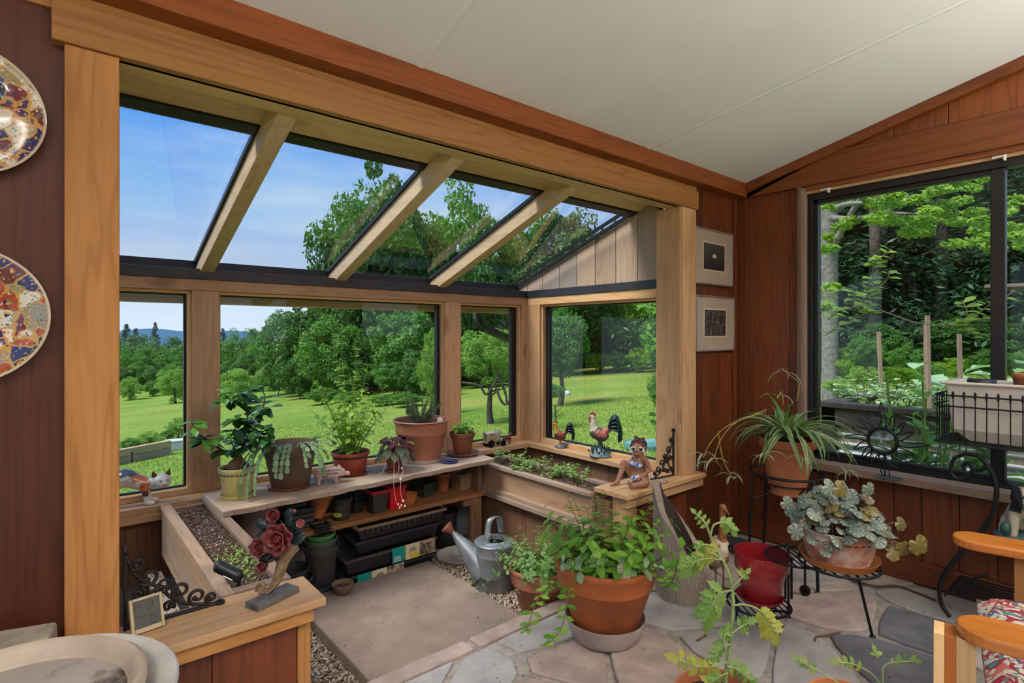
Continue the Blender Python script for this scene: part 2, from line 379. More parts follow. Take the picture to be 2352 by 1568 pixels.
# ---------------------------------------------------------------- knee walls beside the step down into the bay
kl = thing('knee_wall', 'low knee wall with pale wood cap and red boards, under the iron roses', 'knee wall')
MB().box(-.45, .642, 1.635, 1.832, .436, .46).build('cap', pale['x'], kl, bevel=.003)
MB().box(-.45, .612, 1.655, 1.69, .391, .436).build('apron', pine['x'], kl, bevel=.002)
MB().box(.575, .615, 1.688, 1.81, -.11, .436).build('end_board', pine['z'], kl, bevel=.002)
for a, b in ((-.45, -.2), (-.2, .1), (.1, .345), (.345, .575)): MB().box(a + .001, b - .001, 1.692, 1.80, -.02, .436).build('board', redb['z'], kl, bevel=.002)
kr = thing('knee_wall', 'low knee wall with pale wood cap behind the hollow log', 'knee wall')
MB().box(2.176, 2.893, 1.712, 1.93, .436, .46).build('cap', pale['x'], kr, bevel=.003)
MB().box(2.20, 2.893, 1.732, 1.77, .385, .436).build('apron', pale['x'], kr, bevel=.002)
MB().box(2.215, 2.30, 1.752, 1.84, -.10, .436).build('post', pale['z'], kr, bevel=.003)
for a, b in ((2.30, 2.52), (2.52, 2.70), (2.70, 2.80)): MB().box(a + .001, b - .001, 1.785, 1.90, -.10, .436).build('board', redb['z'], kr, bevel=.002)
# ---------------------------------------------------------------- right wall with the sliding window
XR = 3.37
wr = sempty('wall_right')
yb = [PX(u, 600, XR).y for u in (1688, 1718, 1812)]
def rb(y0, y1, z0, z1, dx=0, m=None, nm='board'):
    return MB().box(XR - dx, XR + .13, min(y0, y1) + .001, max(y0, y1) - .001, z0, z1).build(nm, m or redb['z'], wr, bevel=.003)
WY0, WY1 = 1.362, -1.25      # window opening in Y
rb(1.93, yb[1], 0, 2.45); rb(yb[1], yb[2], 0, 2.5); rb(yb[2], WY0, 0, 2.5)
y = WY0; i = 0
bw = [.145, .13, .16, .12, .15, .14, .17, .15, .16, .18, .15, .18, .15, .16, .15, .16]
for w_ in bw:
    rb(y, y - w_, 0, .50); y -= w_
ya = [1.362, 1.11, .93, .70, .415, .14, -.2, -.6, -1.0, -1.5, -2.2, -3.1]
for a, b in zip(ya, ya[1:]): rb(a, b, 2.10, min(cz(b) + .1, 3.4), 0, redo['z'])
for a, b in ((-1.25, -1.7), (-1.7, -2.2), (-2.2, -2.7), (-2.7, -3.1)): rb(a, b, 0, 2.2)
tb = MB(); hy = [(yb[0], 2.108), (-3.0, 2.108), (-3.0, 2.272), (1.20, 2.272), (1.702, 2.165), (1.702, 2.108)]
tb.prism([(a, b) for a, b in hy], 0, .028, M(((0, 0, 1, XR - .028), (1, 0, 0, 0), (0, 1, 0, 0), (0, 0, 0, 1))))
tb.build('header_plank', redo['y'], wr, bevel=.003)
rk = MB(); rk.add([(XR - .045, 1.702, cz(1.702) - .055), (XR, 1.702, cz(1.702) - .055), (XR, -3.1, cz(-3.1) - .055), (XR - .045, -3.1, cz(-3.1) - .055), (XR - .045, 1.702, cz(1.702)), (XR, 1.702, cz(1.702)), (XR, -3.1, cz(-3.1)), (XR - .045, -3.1, cz(-3.1))],
      [(0, 1, 2, 3), (7, 6, 5, 4), (0, 4, 5, 1), (2, 6, 7, 3), (0, 3, 7, 4)])
rk.build('rake_trim', redo['y'], wr, bevel=.003)
MB().box(XR - .02, XR, -1.2, 1.79, 0, .11).build('baseboard', redb['y'], wr, bevel=.003)
yt = PX(1830, 600, XR - .03).y
MB().box(XR - .035, XR + .1, WY0 + .018, yt, .52, 2.108).build('side_casing', greyw['z'], wr, bevel=.003)
MB().box(XR - .02, XR + .13, WY0, WY0 + .018, .54, 2.10).build('jamb', weath['z'], wr)
MB().box(XR - .012, XR + .13, WY1, WY0, 2.082, 2.108).build('head_strip', redo['y'], wr)
MB().box(XR + .004, XR + .13, WY1, WY0, 2.066, 2.082).build('head_jamb', pale['y'], wr)
MB().box(XR - .095, XR + .13, WY1, 1.352, .50, .54).build('sill', weath['y'], wr, bevel=.003)
win = thing('window', '', 'window'); win.name = 'window_1'; win['kind'] = 'structure'; del win['category']; del win['label']
xg = XR + .05
for nm, a in (('frame_head', (xg - .03, xg + .05, WY1, WY0, 2.028, 2.066)), ('frame_sill', (xg - .03, xg + .05, WY1, WY0, .54, .566)), ('frame_jamb', (xg - .03, xg + .05, WY0 - .03, WY0, .566, 2.028)),
              ('track', (xg - .036, xg - .03, WY1, WY0, .54, .552))):
    MB().box(*a).build(nm, frameb, win, bevel=.002)
ym = PX(2294, 700, xg).y
MB().box(xg - .02, xg + .03, ym - .026, ym + .028, .566, 2.028).build('meeting_stile', frameb, win, bevel=.003)
MB().box(xg - .016, xg + .026, WY0 - .052, WY0 - .03, .566, 2.028).build('sash_stile', frameb, win, bevel=.002)
MB().box(xg - .016, xg + .026, ym, WY0 - .03, 2.006, 2.028).build('sash_rail', frameb, win, bevel=.002)
MB().box(xg - .016, xg + .026, ym, WY0 - .03, .566, .586).build('sash_rail', frameb, win, bevel=.002)
MB().box(xg + .002, xg + .008, ym + .02, WY0 - .05, .584, 2.008).build('pane', glass, win)
MB().box(xg + .022, xg + .028, WY1, ym, .566, 2.028).build('pane', glass, win)
# ---------------------------------------------------------------- walls behind the camera, with wide glazed openings
wb_ = sempty('wall_back')
for a in ((-2.3, -2.0, -.1, 3.2), (.35, .65, -.1, 3.2), (3.05, 3.37, -.1, 3.2)): MB().box(a[0], a[1], -3.2, -3.06, a[2], a[3]).build('board', redb['z'], wb_)
MB().box(-2.0, 3.05, -3.2, -3.06, 2.35, 3.3).build('board', redb['x'], wb_)
ws = sempty('wall_side')
for a in ((-3.06, -2.6), (-.5, -.2), (1.3, 1.79)): MB().box(-2.42, -2.3, a[0], a[1], -.1, 3.3).build('board', redb['z'], ws)
MB().box(-2.42, -2.3, -2.6, 1.3, 2.15, 3.3).build('board', redb['y'], ws); MB().box(-2.42, -2.3, -2.6, 1.3, -.1, .5).build('board', redb['y'], ws)
for n, a in ((4, (-2.0, .35, -3.13, -3.124, 0, 2.35)), (5, (.65, 3.05, -3.13, -3.124, 0, 2.35)), (6, (-2.36, -2.354, -2.6, -.5, .5, 2.15)), (7, (-2.36, -2.354, -.2, 1.3, .5, 2.15))):
    struct(MB().box(*a).build('window_%d' % n, glass))
# ================================================================ greenhouse bay
YF, XS = 3.10, 2.75           # inner faces of the front and the side wall
gz = -.085                    # gravel
def zr(y): return 1.98 - .342 * (y - 1.88)      # underside of the rafters
# below the sill: boards and concrete curb
bwall = sempty('wall_bay')
for k in range(14):
    a = -.15 + k * .21; MB().box(a + .001, a + .209, YF - .03, YF + .02, .10, .44).build('board', brownb['z'], bwall, bevel=.002)
for k in range(9):
    a = 1.86 + k * .145; MB().box(XS - .03, XS + .02, a + .001, a + .144, .10, .44).build('board', brownb['z'], bwall, bevel=.002)
MB().box(-.2, 2.9, YF - .02, YF + .1, -.3, .10).build('curb', concrete, bwall)
MB().box(XS - .02, XS + .1, 1.86, YF, -.3, .10).build('curb', concrete, bwall)
MB().box(-.22, -.10, 1.93, YF + .1, -.3, .46).build('side_wall', brownb['y'], bwall)
MB().box(-.2, 2.85, YF + .02, YF + .1, .10, .44).build('sheathing', brownb['x'], bwall); MB().box(XS + .02, XS + .1, 1.93, YF + .1, .10, .44).build('sheathing', brownb['y'], bwall)
# sills
sills = sempty('trim_3')
MB().box(-.1, 2.676, 3.0, YF + .1, .434, .467).build('sill', pale['x'], sills, bevel=.003)
MB().box(2.676, XS + .1, 1.93, YF + .1, .434, .467).build('sill', pale['y'], sills, bevel=.003)
MB().box(-.1, .42, 3.0, 3.03, .395, .434).build('sill_apron', pale['x'], sills, bevel=.004)
# frame: posts, rail, flashing
frm = sempty('trim_4')
MB().box(.542, .656, YF, YF + .09, .467, 1.47).build('post', fir['z'], frm, bevel=.003)
MB().box(2.023, 2.146, YF, YF + .09, .467, 1.47).build('post', fir['z'], frm, bevel=.003)
MB().box(2.694, XS + .02, YF, YF + .09, .467, 1.47).build('post', pale['z'], frm, bevel=.003)
MB().box(XS, XS + .09, 2.962, YF - .002, .467, 1.47).build('post', fir['z'], frm, bevel=.003)
MB().box(XS - .01, XS + .0, YF - .012, YF, .467, 1.47).build('corner_bead', pale['z'], frm)
MB().box(-.2, XS + .09, YF, YF + .09, 1.47, 1.526).build('rail', fir['x'], frm, bevel=.003)
MB().box(XS, XS + .09, 1.93, YF - .002, 1.47, 1.526).build('rail', pale['y'], frm, bevel=.003)
MB().box(-.2, XS + .06, YF - .006, YF + .09, 1.526, 1.578).build('flashing', blackm, frm, bevel=.002)
MB().box(XS - .006, XS + .06, 1.93, YF - .007, 1.526, 1.578).build('flashing', blackm, frm, bevel=.002)
MB().box(-.22, -.1, YF, YF + .09, .467, 1.526).build('post', fir['z'], frm)
MB().box(-.22, -.13, 1.93, YF, 1.47, 1.526).build('rail', fir['y'], frm)
# windows of the bay: stops, dark frames, panes
def bay_window(n, lo, hi, side, dark):
    w = sempty('window_%d' % n)
    def bx(a0, a1, d0, d1, z0, z1, nm, m, bv=.002):
        if side == 'y': MB().box(a0, a1, YF + d0, YF + d1, z0, z1).build(nm, m, w, bevel=bv)
        else: MB().box(XS + d0, XS + d1, a0, a1, z0, z1).build(nm, m, w, bevel=bv)
    fa = 'x' if side == 'y' else 'y'
    bx(lo, hi, .01, .05, .467, .497, 'bottom_stop', pale[fa]); bx(lo, hi, .02, .05, 1.455, 1.47, 'top_stop', pale[fa])
    for a, b in ((lo, lo + .016), (hi - .016, hi)): bx(a, b, .015, .05, .497, 1.455, 'side_stop', pale['z'])
    bx(lo + .016, hi - .016, .05, .075, .497, .506, 'frame_bar', frameb); bx(lo + .016, hi - .016, .05, .075, 1.446, 1.455, 'frame_bar', frameb)
    for s_, (a, b) in enumerate(((lo + .016, lo + .016 + dark[0]), (hi - .016 - dark[1], hi - .016))): bx(a, b, .045, .078, .506, 1.446, 'frame_bar', frameb)
    bx(lo + .016, hi - .016, .058, .064, .5, 1.452, 'pane', glass, 0)
bay_window(8, -.1, .542, 'y', (.008, .010)); bay_window(9, .656, 2.023, 'y', (.008, .022)); bay_window(10, 2.146, 2.694, 'y', (.008, .045)); bay_window(11, 1.95, 2.962, 'x', (.012, .035))
MB().box(-.17, -.16, 1.93, YF, .467, 1.47).build('window_12', glass)['kind'] = 'structure'
# sloping roof: rafters, sheathing strip, flashing, panes
rf = sempty('roof')
def slab(x0, x1, y0, y1, off0, off1, nm, m, bv=.002):
    vs = [(x, y, zr(y) + o) for o in (off0, off1) for y in (y0, y1) for x in (x0, x1)]
    return MB().add(vs, [(0, 2, 3, 1), (4, 5, 7, 6), (0, 1, 5, 4), (2, 6, 7, 3), (0, 4, 6, 2), (1, 3, 7, 5)]).build(nm, m, rf, bevel=bv)
rafm = wood('rafter_wood', (.70, .49, .28), (.42, .27, .145), 'y', .6, .7, grey=.35)
for x in (-.09, .61, 1.30, 1.995, 2.70):
    if x < 2.5: slab(x - .031, x + .031, 1.80, 3.24, 0, .092, 'rafter', rafm)
    for s_ in (-1, 1): slab(x + s_ * .036 - .006, x + s_ * .036 + .006, 2.14, 3.22, .083, .104, 'gasket', frameb, 0)
for a, b in ((-.09, .61), (.61, 1.30), (1.30, 1.995), (1.995, XS + .03)):
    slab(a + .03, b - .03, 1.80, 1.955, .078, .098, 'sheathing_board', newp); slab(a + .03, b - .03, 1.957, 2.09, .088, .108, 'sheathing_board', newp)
    slab(a + .03, b - .03, 2.085, 2.13, .078, .11, 'glazing_bar', frameb); slab(a + .03, b - .03, 2.125, 2.15, .088, .112, 'glazing_bar', blackm)
    slab(a + .002, b - .002, 2.12, 3.33, .106, .112, 'pane', rglass, 0)
slab(-.25, XS + .15, 1.78, 2.14, .112, .14, 'cover_board', greyw['x'])
MB().box(-.25, XS + .15, 1.78, 1.84, 2.06, 2.16).build('ledger', pine['x'], rf)
# gable triangle above the side rail
yg = 1.93; gb = [PX(u, 640, XS).y for u in (1508, 1464, 1414, 1367, 1325, 1285, 1246, 1211)]
gb = [1.93] + gb[1:] + [3.25]
for a, b in zip(gb, gb[1:]):
    vs = [(x, y, z) for x in (XS, XS + .02) for y, z in ((a + .002, 1.57), (b - .002, 1.57), (b - .002, max(1.572, zr(b) + .10)), (a + .002, zr(a) + .10))]
    MB().add(vs, [(0, 1, 2, 3), (7, 6, 5, 4), (0, 4, 5, 1), (1, 5, 6, 2), (2, 6, 7, 3), (3, 7, 4, 0)]).build('gable_board', gablem, rf, bevel=.003)
MB().box(XS + .015, XS + .03, 1.93, 3.1, 1.57, 1.62).build('gable_backing', brownb['y'], rf)
vs = [(x, y, z) for x in (XS + .022, XS + .04) for y, z in ((1.93, 1.55), (3.2, 1.55), (3.2, zr(3.2) + .08), (1.93, zr(1.93) + .08))]
MB().add(vs, [(0, 1, 2, 3), (7, 6, 5, 4), (0, 4, 5, 1), (1, 5, 6, 2), (2, 6, 7, 3), (3, 7, 4, 0)]).build('gable_backing', brownb['z'], rf)
# eave outside: soffit, fascia, gutter
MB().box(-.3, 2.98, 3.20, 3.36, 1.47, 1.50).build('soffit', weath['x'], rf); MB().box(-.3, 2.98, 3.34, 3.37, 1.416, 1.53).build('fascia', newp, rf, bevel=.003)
slab(-.3, 2.98, 3.20, 3.40, .06, .10, 'eave_flashing', blackm)
gloss_black = plain('black_gloss', (.03, .03, .034), .25, .4)
ds = thing('downspout', 'black corrugated metal downspout bending from the eave to the bay corner', 'downspout')
dp = spline([(2.52, 3.43, 1.46), (2.53, 3.42, 1.36), (2.58, 3.39, 1.30), (2.78, 3.26, 1.19), (2.83, 3.235, 1.13), (2.835, 3.23, 1.05), (2.835, 3.23, .6), (2.835, 3.23, -.2)], 6)
MB().tube(dp, .033, 4, True).build('pipe', blackm, ds, bevel=.006)
for i_ in list(range(5, 12)) + list(range(18, 26)):
    a = dp[i_]; b = dp[i_ + 1]
    for t_ in (.1, .55): q = a.lerp(b, t_); MB().tube([q, q + (b - a).normalized() * .008], .037, 4).build('ridge', gloss_black, ds)
# floor of the bay: gravel bed and slab
bayfloor = struct(MB().box(-.2, 2.8, 1.80, 3.12, -.3, gz - .015).build('floor_bay', plain('gravel_bed', (.30, .235, .17), .95, 0, .4, 40, .5, 90)))

# ---------------------------------------------------------------- two unseen uplights added behind the camera to brighten the room
def added_uplight(x, y, label, watts):
    t = thing('unseen_fill_lamp', label, 'lamp', (x, y, 0))
    MB().lathe([(.0, 0), (.15, 0), (.15, .012), (.03, .03), (.012, .05)], 32).build('base', frameb, t, True)
    MB().tube([(0, 0, .04), (0, 0, 1.66)], .012, 12).build('pole', frameb, t, True)
    MB().lathe([(.012, 1.64), (.10, 1.68), (.19, 1.78), (.185, 1.785), (.10, 1.692), (.0, 1.66)], 40).build('shade', white, t, True)
    l = bpy.data.lights.new('fill_light', 'AREA'); l.shape = 'DISK'; l.size = .30; l.energy = watts; l.color = (1, .965, .93)
    o = bpy.data.objects.new('fill_light', l); COL.objects.link(o); o.parent = t; o.location = (0, 0, 1.79); o.rotation_euler = (pi, 0, 0)
added_uplight(-1.5, -1.4, 'added unseen uplight brightening the room from the far left', LAMP_W)
added_uplight(2.3, -1.9, 'added unseen uplight brightening the room from the back wall', LAMP_W)
# ================================================================ outdoors
def ground(x, y):
    z = -.32 + .0489 * (x - 1.5) - .0743 * (y - 3.5)
    if y > 48: z += .0743 * (y - 48)
    return z + .10 * mnoise.noise(V((x * .12, y * .12, 3))) * min(1, max(0, (y - 4) / 8))
def np_mesh(name, quads, mat, smooth=False):
    """quads: (N,k,3) separate polygons"""
    q = np.asarray(quads, dtype=np.float32); n, k = q.shape[:2]
    me = bpy.data.meshes.new(name); me.vertices.add(n * k); me.vertices.foreach_set('co', q.reshape(-1))
    me.loops.add(n * k); me.loops.foreach_set('vertex_index', np.arange(n * k, dtype=np.int32))
    me.polygons.add(n); me.polygons.foreach_set('loop_start', np.arange(0, n * k, k, dtype=np.int32))
    me.update(calc_edges=True); me.materials.append(mat); return me
rs = np.random.RandomState(5)
def unit(a): return a / np.maximum(np.linalg.norm(a, axis=-1, keepdims=True), 1e-9)
def leaves_at(pos, nrm, size, aspect=.55, jit=.9, droop=0.0, rs=rs):
    n = len(pos); N = unit(nrm + jit * rs.randn(n, 3)); A = unit(np.cross(N, rs.randn(n, 3))); 
    if droop: A = unit(A + np.array([0, 0, -droop]))
    B = unit(np.cross(N, A)); s = (size * rs.uniform(.6, 1.3, (n, 1)))
    return np.stack([pos - A * s, pos + B * s * aspect - A * s * .1, pos + A * s, pos - B * s * aspect - A * s * .1], 1)
def crown(name, mat, nclump=110, per=150, size=.034, cr=.20, shape=(1, 1, 1), inner=.45, flat=.75, jit=.8):
    c = unit(rs.randn(nclump, 3)) * (rs.uniform(inner, 1, (nclump, 1)) ** .6) * np.array(shape) * (1 - cr * .6)
    c *= (1 + .16 * np.sin(c[:, :1] * 5 + 1) * np.cos(c[:, 1:2] * 6))
    d = unit(rs.randn(nclump, per, 3)); r = cr * rs.uniform(.6, 1.35, (nclump, 1, 1)) * rs.uniform(.35, 1, (nclump, per, 1)) ** .5
    off = d * r * np.array([1, 1, flat]); pos = (c[:, None] + off).reshape(-1, 3)
    nr = (d + np.array([0, 0, .9]) + .5 * unit(c)[:, None]).reshape(-1, 3)
    return np_mesh(name, leaves_at(pos, unit(nr), size, jit=jit), mat)
def conifer_mesh(name, mat, layers=34, per=420, size=.03):
    P = []; Nn = []
    for i in range(layers):
        t = i / layers; R = (1 - t) * .30 + .02; z = .08 + t * .92; nb = 9 + int(6 * (1 - t))
        for b in range(nb):
            a = rs.uniform(0, 2 * pi); m_ = max(6, int(per * (1 - t) / nb * .8)); f = rs.uniform(.1, 1, m_); L = R * rs.uniform(.75, 1.15)
            sp_ = .22 * L * (1.1 - f)
            x = cos(a) * f * L + rs.randn(m_) * sp_ * .6; y = sin(a) * f * L + rs.randn(m_) * sp_ * .6; zz = z - f * L * .35 + rs.randn(m_) * .008
            P.append(np.stack([x, y, zz], 1)); Nn.append(np.tile([cos(a) * .3, sin(a) * .3, 1], (m_, 1)))
    return np_mesh(name, leaves_at(np.concatenate(P), np.concatenate(Nn), size, .28, .5), mat)
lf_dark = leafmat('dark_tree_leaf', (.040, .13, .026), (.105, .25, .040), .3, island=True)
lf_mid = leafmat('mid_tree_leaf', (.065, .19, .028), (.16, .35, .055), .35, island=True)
lf_light = leafmat('light_tree_leaf', (.16, .32, .055), (.31, .49, .10), .4, island=True)
lf_bright = leafmat('bright_leaf', (.17, .36, .03), (.36, .52, .06), .45, island=True)
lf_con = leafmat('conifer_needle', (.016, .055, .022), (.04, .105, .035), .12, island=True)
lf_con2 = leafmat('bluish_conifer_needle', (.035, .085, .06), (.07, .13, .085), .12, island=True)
bark = plain('bark', (.13, .10, .08), .95, 0, .6, 14, .8, 40); greybark = plain('grey_bark', (.27, .25, .22), .95, 0, .5, 16, .7, 40)
cr_dark = [crown('crown', lf_dark, 150, 170, .033) for _ in range(2)]; cr_mid = [crown('crown', lf_mid, 120, 170, .034, .21) for _ in range(2)]
cr_light = [crown('crown', lf_light, 100, 130, .034, .19, inner=.3) for _ in range(2)]
cr_bright = crown('crown', lf_bright, 70, 120, .042, .24, inner=.3)
con_m = [conifer_mesh('needles', lf_con, 72, 1700, .0068) for _ in range(2)]; con_b = conifer_mesh('needles', lf_con2, 26, 300, .035)
# lawn
xs_ = np.concatenate([np.linspace(-30, 2, 24), np.linspace(3, 90, 40)]); ys_ = np.concatenate([np.linspace(-12, 3, 12), np.linspace(3.4, 30, 40), np.linspace(32, 140, 30)])
gm_, nt_, gb_, nd_ = new_mat('lawn')
gv = coords(nt_, nd_, rnd=False)
g1 = noise(nt_, nd_, gv, .35, 4); g2 = noise(nt_, nd_, gv, 6, 6, .7); g3 = noise(nt_, nd_, gv, 60, 3, .7)
ga = ramp(nt_, nd_, g1, [(.35, (.16, .28, .035)), (.62, (.26, .34, .06)), (.74, (.34, .32, .09))])
gc_ = ramp(nt_, nd_, g2, [(.3, (.62,) * 3), (.7, (1.2,) * 3)]); gd_ = ramp(nt_, nd_, g3, [(.3, (.6,) * 3), (.7, (1.3,) * 3)])
gcol = mixc(nt_, nd_, 1.0, mixc(nt_, nd_, 1.0, ga.outputs[0], gc_.outputs[0], 'MULTIPLY'), gd_.outputs[0], 'MULTIPLY')
nt_.links.new(gcol, gb_.inputs['Base Color']); gb_.inputs['Roughness'].default_value = .9; gb_.inputs['Specular IOR Level'].default_value = .15
bump(nt_, nd_, gb_, g3, .6, .03)
lv = [(x, y, ground(x, y)) for x in xs_ for y in ys_]
lawn = MB().add(lv, grid_mesh(lv, len(xs_), len(ys_))).build('ground_lawn', gm_, smooth=True); lawn['kind'] = 'structure'
# grass blades near the house
def visible_ground(n, tmin, tmax, umin, umax, pw=2.0):
    out = []
    while len(out) < n:
        t = tmin + (tmax - tmin) * random.random() ** pw; u = random.uniform(umin, umax); d = ray(u, 900); p = O + d * t
        if (p.y < 3.42 and p.x < 2.95) or (p.y < 2.1 and p.x < 3.6) or (4.48 < p.x < 5.72 and -1.4 < p.y < 1.76): continue
        out.append((p.x, p.y, ground(p.x, p.y)))
    return np.array(out)
gp = np.concatenate([visible_ground(52000, 2.8, 13, 180, 1560), visible_ground(14000, 3.9, 12, 1500, 2400)])
n = len(gp); a_ = rs.uniform(0, 2 * pi, n); h_ = rs.uniform(.018, .045, n); w_ = .004 + .0012 * np.linalg.norm(gp[:, :2], axis=1) * .35
sd = np.stack([np.cos(a_) * w_, np.sin(a_) * w_, np.zeros(n)], 1); tip = gp + np.stack([rs.randn(n) * .02, rs.randn(n) * .02, h_], 1)
grass = link('grass', np_mesh('grass', np.stack([gp - sd, gp + sd, tip], 1), leafmat('grass_blade', (.17, .31, .035), (.33, .45, .10), .3, island=True)))
tag(grass, 'short green grass blades of the lawn outside the bay', 'grass', kind='stuff')
# trees -----------------------------------------------------------
def branchy(h, r, seed, spread=.5, n=7, mb=None, lean=(0, 0), lim=9.0):
    rr = random.Random(seed); mb = mb or MB()
    trunk = [V((lean[0] * t * h + rr.uniform(-.02, .02) * h, lean[1] * t * h + rr.uniform(-.02, .02) * h, t * h)) for t in (-.03, .15, .35, .55, .75)]
    mb.tube(spline(trunk, 3), [r * (1.25 - .95 * i / 12) for i in range(13)], 8)
    for k in range(n):
        b = trunk[2].lerp(trunk[4], k / n); a = rr.uniform(0, 2 * pi); L = min(lim, h * rr.uniform(.22, .4) * spread * 2)
        e = b + V((cos(a) * L, sin(a) * L, L * rr.uniform(.2, .9))); m_ = b.lerp(e, .5) + V((0, 0, -.06 * L)); mb.tube(spline([b, m_, e], 3), [r * .4, r * .35, r * .3, r * .25, r * .2, r * .15, r * .06], 6)
    return mb
def tree(u, t, v_top, v_bot, hw, meshes, name, label, seed, group=None, tilt=0, barkm=None, sy=1.0, base=None):
    rr = random.Random(seed); p = PT(u, HY, t); gz_ = ground(p.x, p.y) if base is None else base
    top = EYE + (HY - v_top) * t / F_PX; bot = max(gz_ + .05, EYE + (HY - v_bot) * t / F_PX); r = hw * t / F_PX
    o = thing(name, label, 'tree' if 'shrub' not in name else 'shrub', (p.x, p.y, gz_), 0, group)
    me = meshes[seed % len(meshes)] if isinstance(meshes, list) else meshes
    link('crown', me, o, T(0, 0, (top + bot) / 2 - gz_) @ Rz(rr.uniform(0, 6.28)) @ M.Diagonal((r, r * sy, (top - bot) / 2, 1)))
    if 'shrub' not in name: branchy((top - gz_) * .8, max(.06, (top - gz_) * .018), seed, lim=r * .6).build('trunk', barkm or bark, o, True)
    else: branchy((top - gz_) * .7, .02, seed, .7, 5, lim=r * .6).build('stem', barkm or bark, o, True)
    return o
def conifer(u, t, v_top, meshes, label, seed, group=None, wide=1.0, name='conifer'):
    rr = random.Random(seed); p = PT(u, HY, t); g = ground(p.x, p.y); h = EYE + (HY - v_top) * t / F_PX - g
    o = thing(name, label, 'tree', (p.x, p.y, g), 0, group); me = meshes[seed % 2] if isinstance(meshes, list) else meshes
    link('needles', me, o, Rz(rr.uniform(0, 6.28)) @ M.Diagonal((h * wide, h * wide, h, 1)))
    MB().tube([(0, 0, -.2), (0, 0, h * .5), (0, 0, h * .98)], [h * .016 + .05, h * .011 + .02, .01], 8).build('trunk', bark, o, True); return o
FG = 'woods along the far edge of the left field'; FL = 'leafy woodland tree beyond the left field'
for i, (u, t, a, b, hw, m_) in enumerate([(225, 58, 770, 900, 48, cr_dark), (268, 56, 774, 905, 42, cr_mid), (312, 60, 766, 900, 44, cr_dark), (352, 54, 780, 915, 42, cr_mid), (398, 57, 772, 900, 44, cr_dark), (440, 54, 776, 900, 42, cr_mid), (484, 56, 774, 900, 44, cr_dark), (190, 50, 775, 910, 50, cr_mid),
        (-420, 46, 770, 930, 60, cr_mid), (-320, 50, 765, 930, 60, cr_dark), (-220, 47, 772, 930, 60, cr_mid), (-130, 52, 768, 925, 55, cr_dark), (-40, 48, 775, 925, 55, cr_mid), (40, 52, 768, 920, 50, cr_dark), (110, 49, 775, 920, 50, cr_mid), (290, 49, 800, 912, 36, cr_mid), (335, 48, 815, 912, 34, cr_dark), (380, 50, 806, 912, 34, cr_mid), (420, 49, 815, 910, 34, cr_dark)]):
    tree(u, t, a, b, hw, m_, 'woodland_tree', FL if u > 200 else 'leafy tree further along the woods, left of the view', i, FG if u > 200 else 'woods left of the view')
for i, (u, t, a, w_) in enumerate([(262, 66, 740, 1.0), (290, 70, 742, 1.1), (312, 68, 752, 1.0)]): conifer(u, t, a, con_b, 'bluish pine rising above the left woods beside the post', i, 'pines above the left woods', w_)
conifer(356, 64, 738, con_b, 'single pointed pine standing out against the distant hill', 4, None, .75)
tree(300, 40, 862, 930, 27, cr_light, 'young_tree', 'small rounded bright green tree at the left edge of the field', 3)
tree(352, 42, 872, 922, 22, cr_mid, 'young_tree', 'small dark rounded tree beside the bright rounded one', 4)
tree(402, 30, 838, 940, 42, cr_light, 'young_tree', 'spreading light green tree just left of the bay post', 6)
tree(536, 50, 760, 905, 44, cr_mid, 'woodland_tree', 'mid green tree under the pale sky right of the left post', 7)
tree(580, 46, 752, 905, 44, cr_dark, 'woodland_tree', 'dark green tree left of the big maple group', 8)
tree(622, 42, 735, 900, 50, cr_mid, 'woodland_tree', 'broad mid green tree left of the big maple group', 9)
tree(548, 24, 838, 935, 55, cr_light, 'apple_tree', 'light green old apple tree in the middle of the field', 10)
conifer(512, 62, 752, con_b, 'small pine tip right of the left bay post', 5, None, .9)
tree(700, 27, 688, 915, 105, cr_dark, 'maple_tree', 'dark green maple filling the left of the big front window', 11)
tree(770, 23, 720, 930, 95, cr_mid, 'maple_tree', 'low spreading maple in front of the tallest one', 12)
tree(862, 25, 368, 900, 150, [cr_dark[1]], 'maple_tree', 'tallest maple seen through the second roof pane', 13)
tree(935, 22, 690, 905, 90, cr_mid, 'maple_tree', 'mid green maple left of the middle bay post', 14)
tree(1060, 27, 425, 860, 135, cr_mid, 'maple_tree', 'tall maple seen through the third roof pane', 15)
tree(1165, 29, 470, 860, 75, cr_light, 'maple_tree', 'lighter maple at the right of the third roof pane', 16)
tree(1300, 24, 478, 800, 135, [cr_dark[0]], 'oak_tree', 'dark oak seen through the rightmost roof pane', 17)
tree(1440, 30, 470, 800, 120, [cr_dark[1]], 'oak_tree', 'dark oak half hidden behind the gable boards', 18)
tree(992, 13, 745, 935, 34, cr_light, 'lilac_shrub', 'pale yellow green shrub left of the middle bay post', 19)
for i, (u, t, a, b, hw) in enumerate([(740, 19, 888, 945, 38), (800, 18, 900, 950, 36), (880, 17, 905, 945, 40), (935, 16, 900, 945, 40)]): tree(u, t, a, b, hw, cr_mid, 'hedge_shrub', 'low green shrub along the foot of the maples', 20 + i, 'shrubs at the foot of the maples')
tree(1128, 10.5, 742, 885, 82, cr_light, 'apple_tree', 'gnarled light green apple tree with low bare branches', 24)
tree(1288, 12.5, 695, 870, 66, cr_mid, 'apple_tree', 'upright green apple tree left in the side window', 25)
for i, (u, t, a) in enumerate([(1250, 36, 560), (1330, 34, 500), (1385, 37, 540), (1430, 33, 520), (1490, 36, 500), (1540, 34, 540), (1090, 40, 600), (1180, 38, 580)]): conifer(u, t, a, con_m, 'tall dark conifer at the back of the right lawn', i, 'conifers behind the right lawn', 1.0)
tree(1452, 24, 655, 815, 62, [cr_bright], 'maple_tree', 'yellow green maple in the middle of the side window', 26)
tree(1380, 26, 700, 830, 45, cr_dark, 'woodland_tree', 'shaded tree behind the upright apple tree', 27)
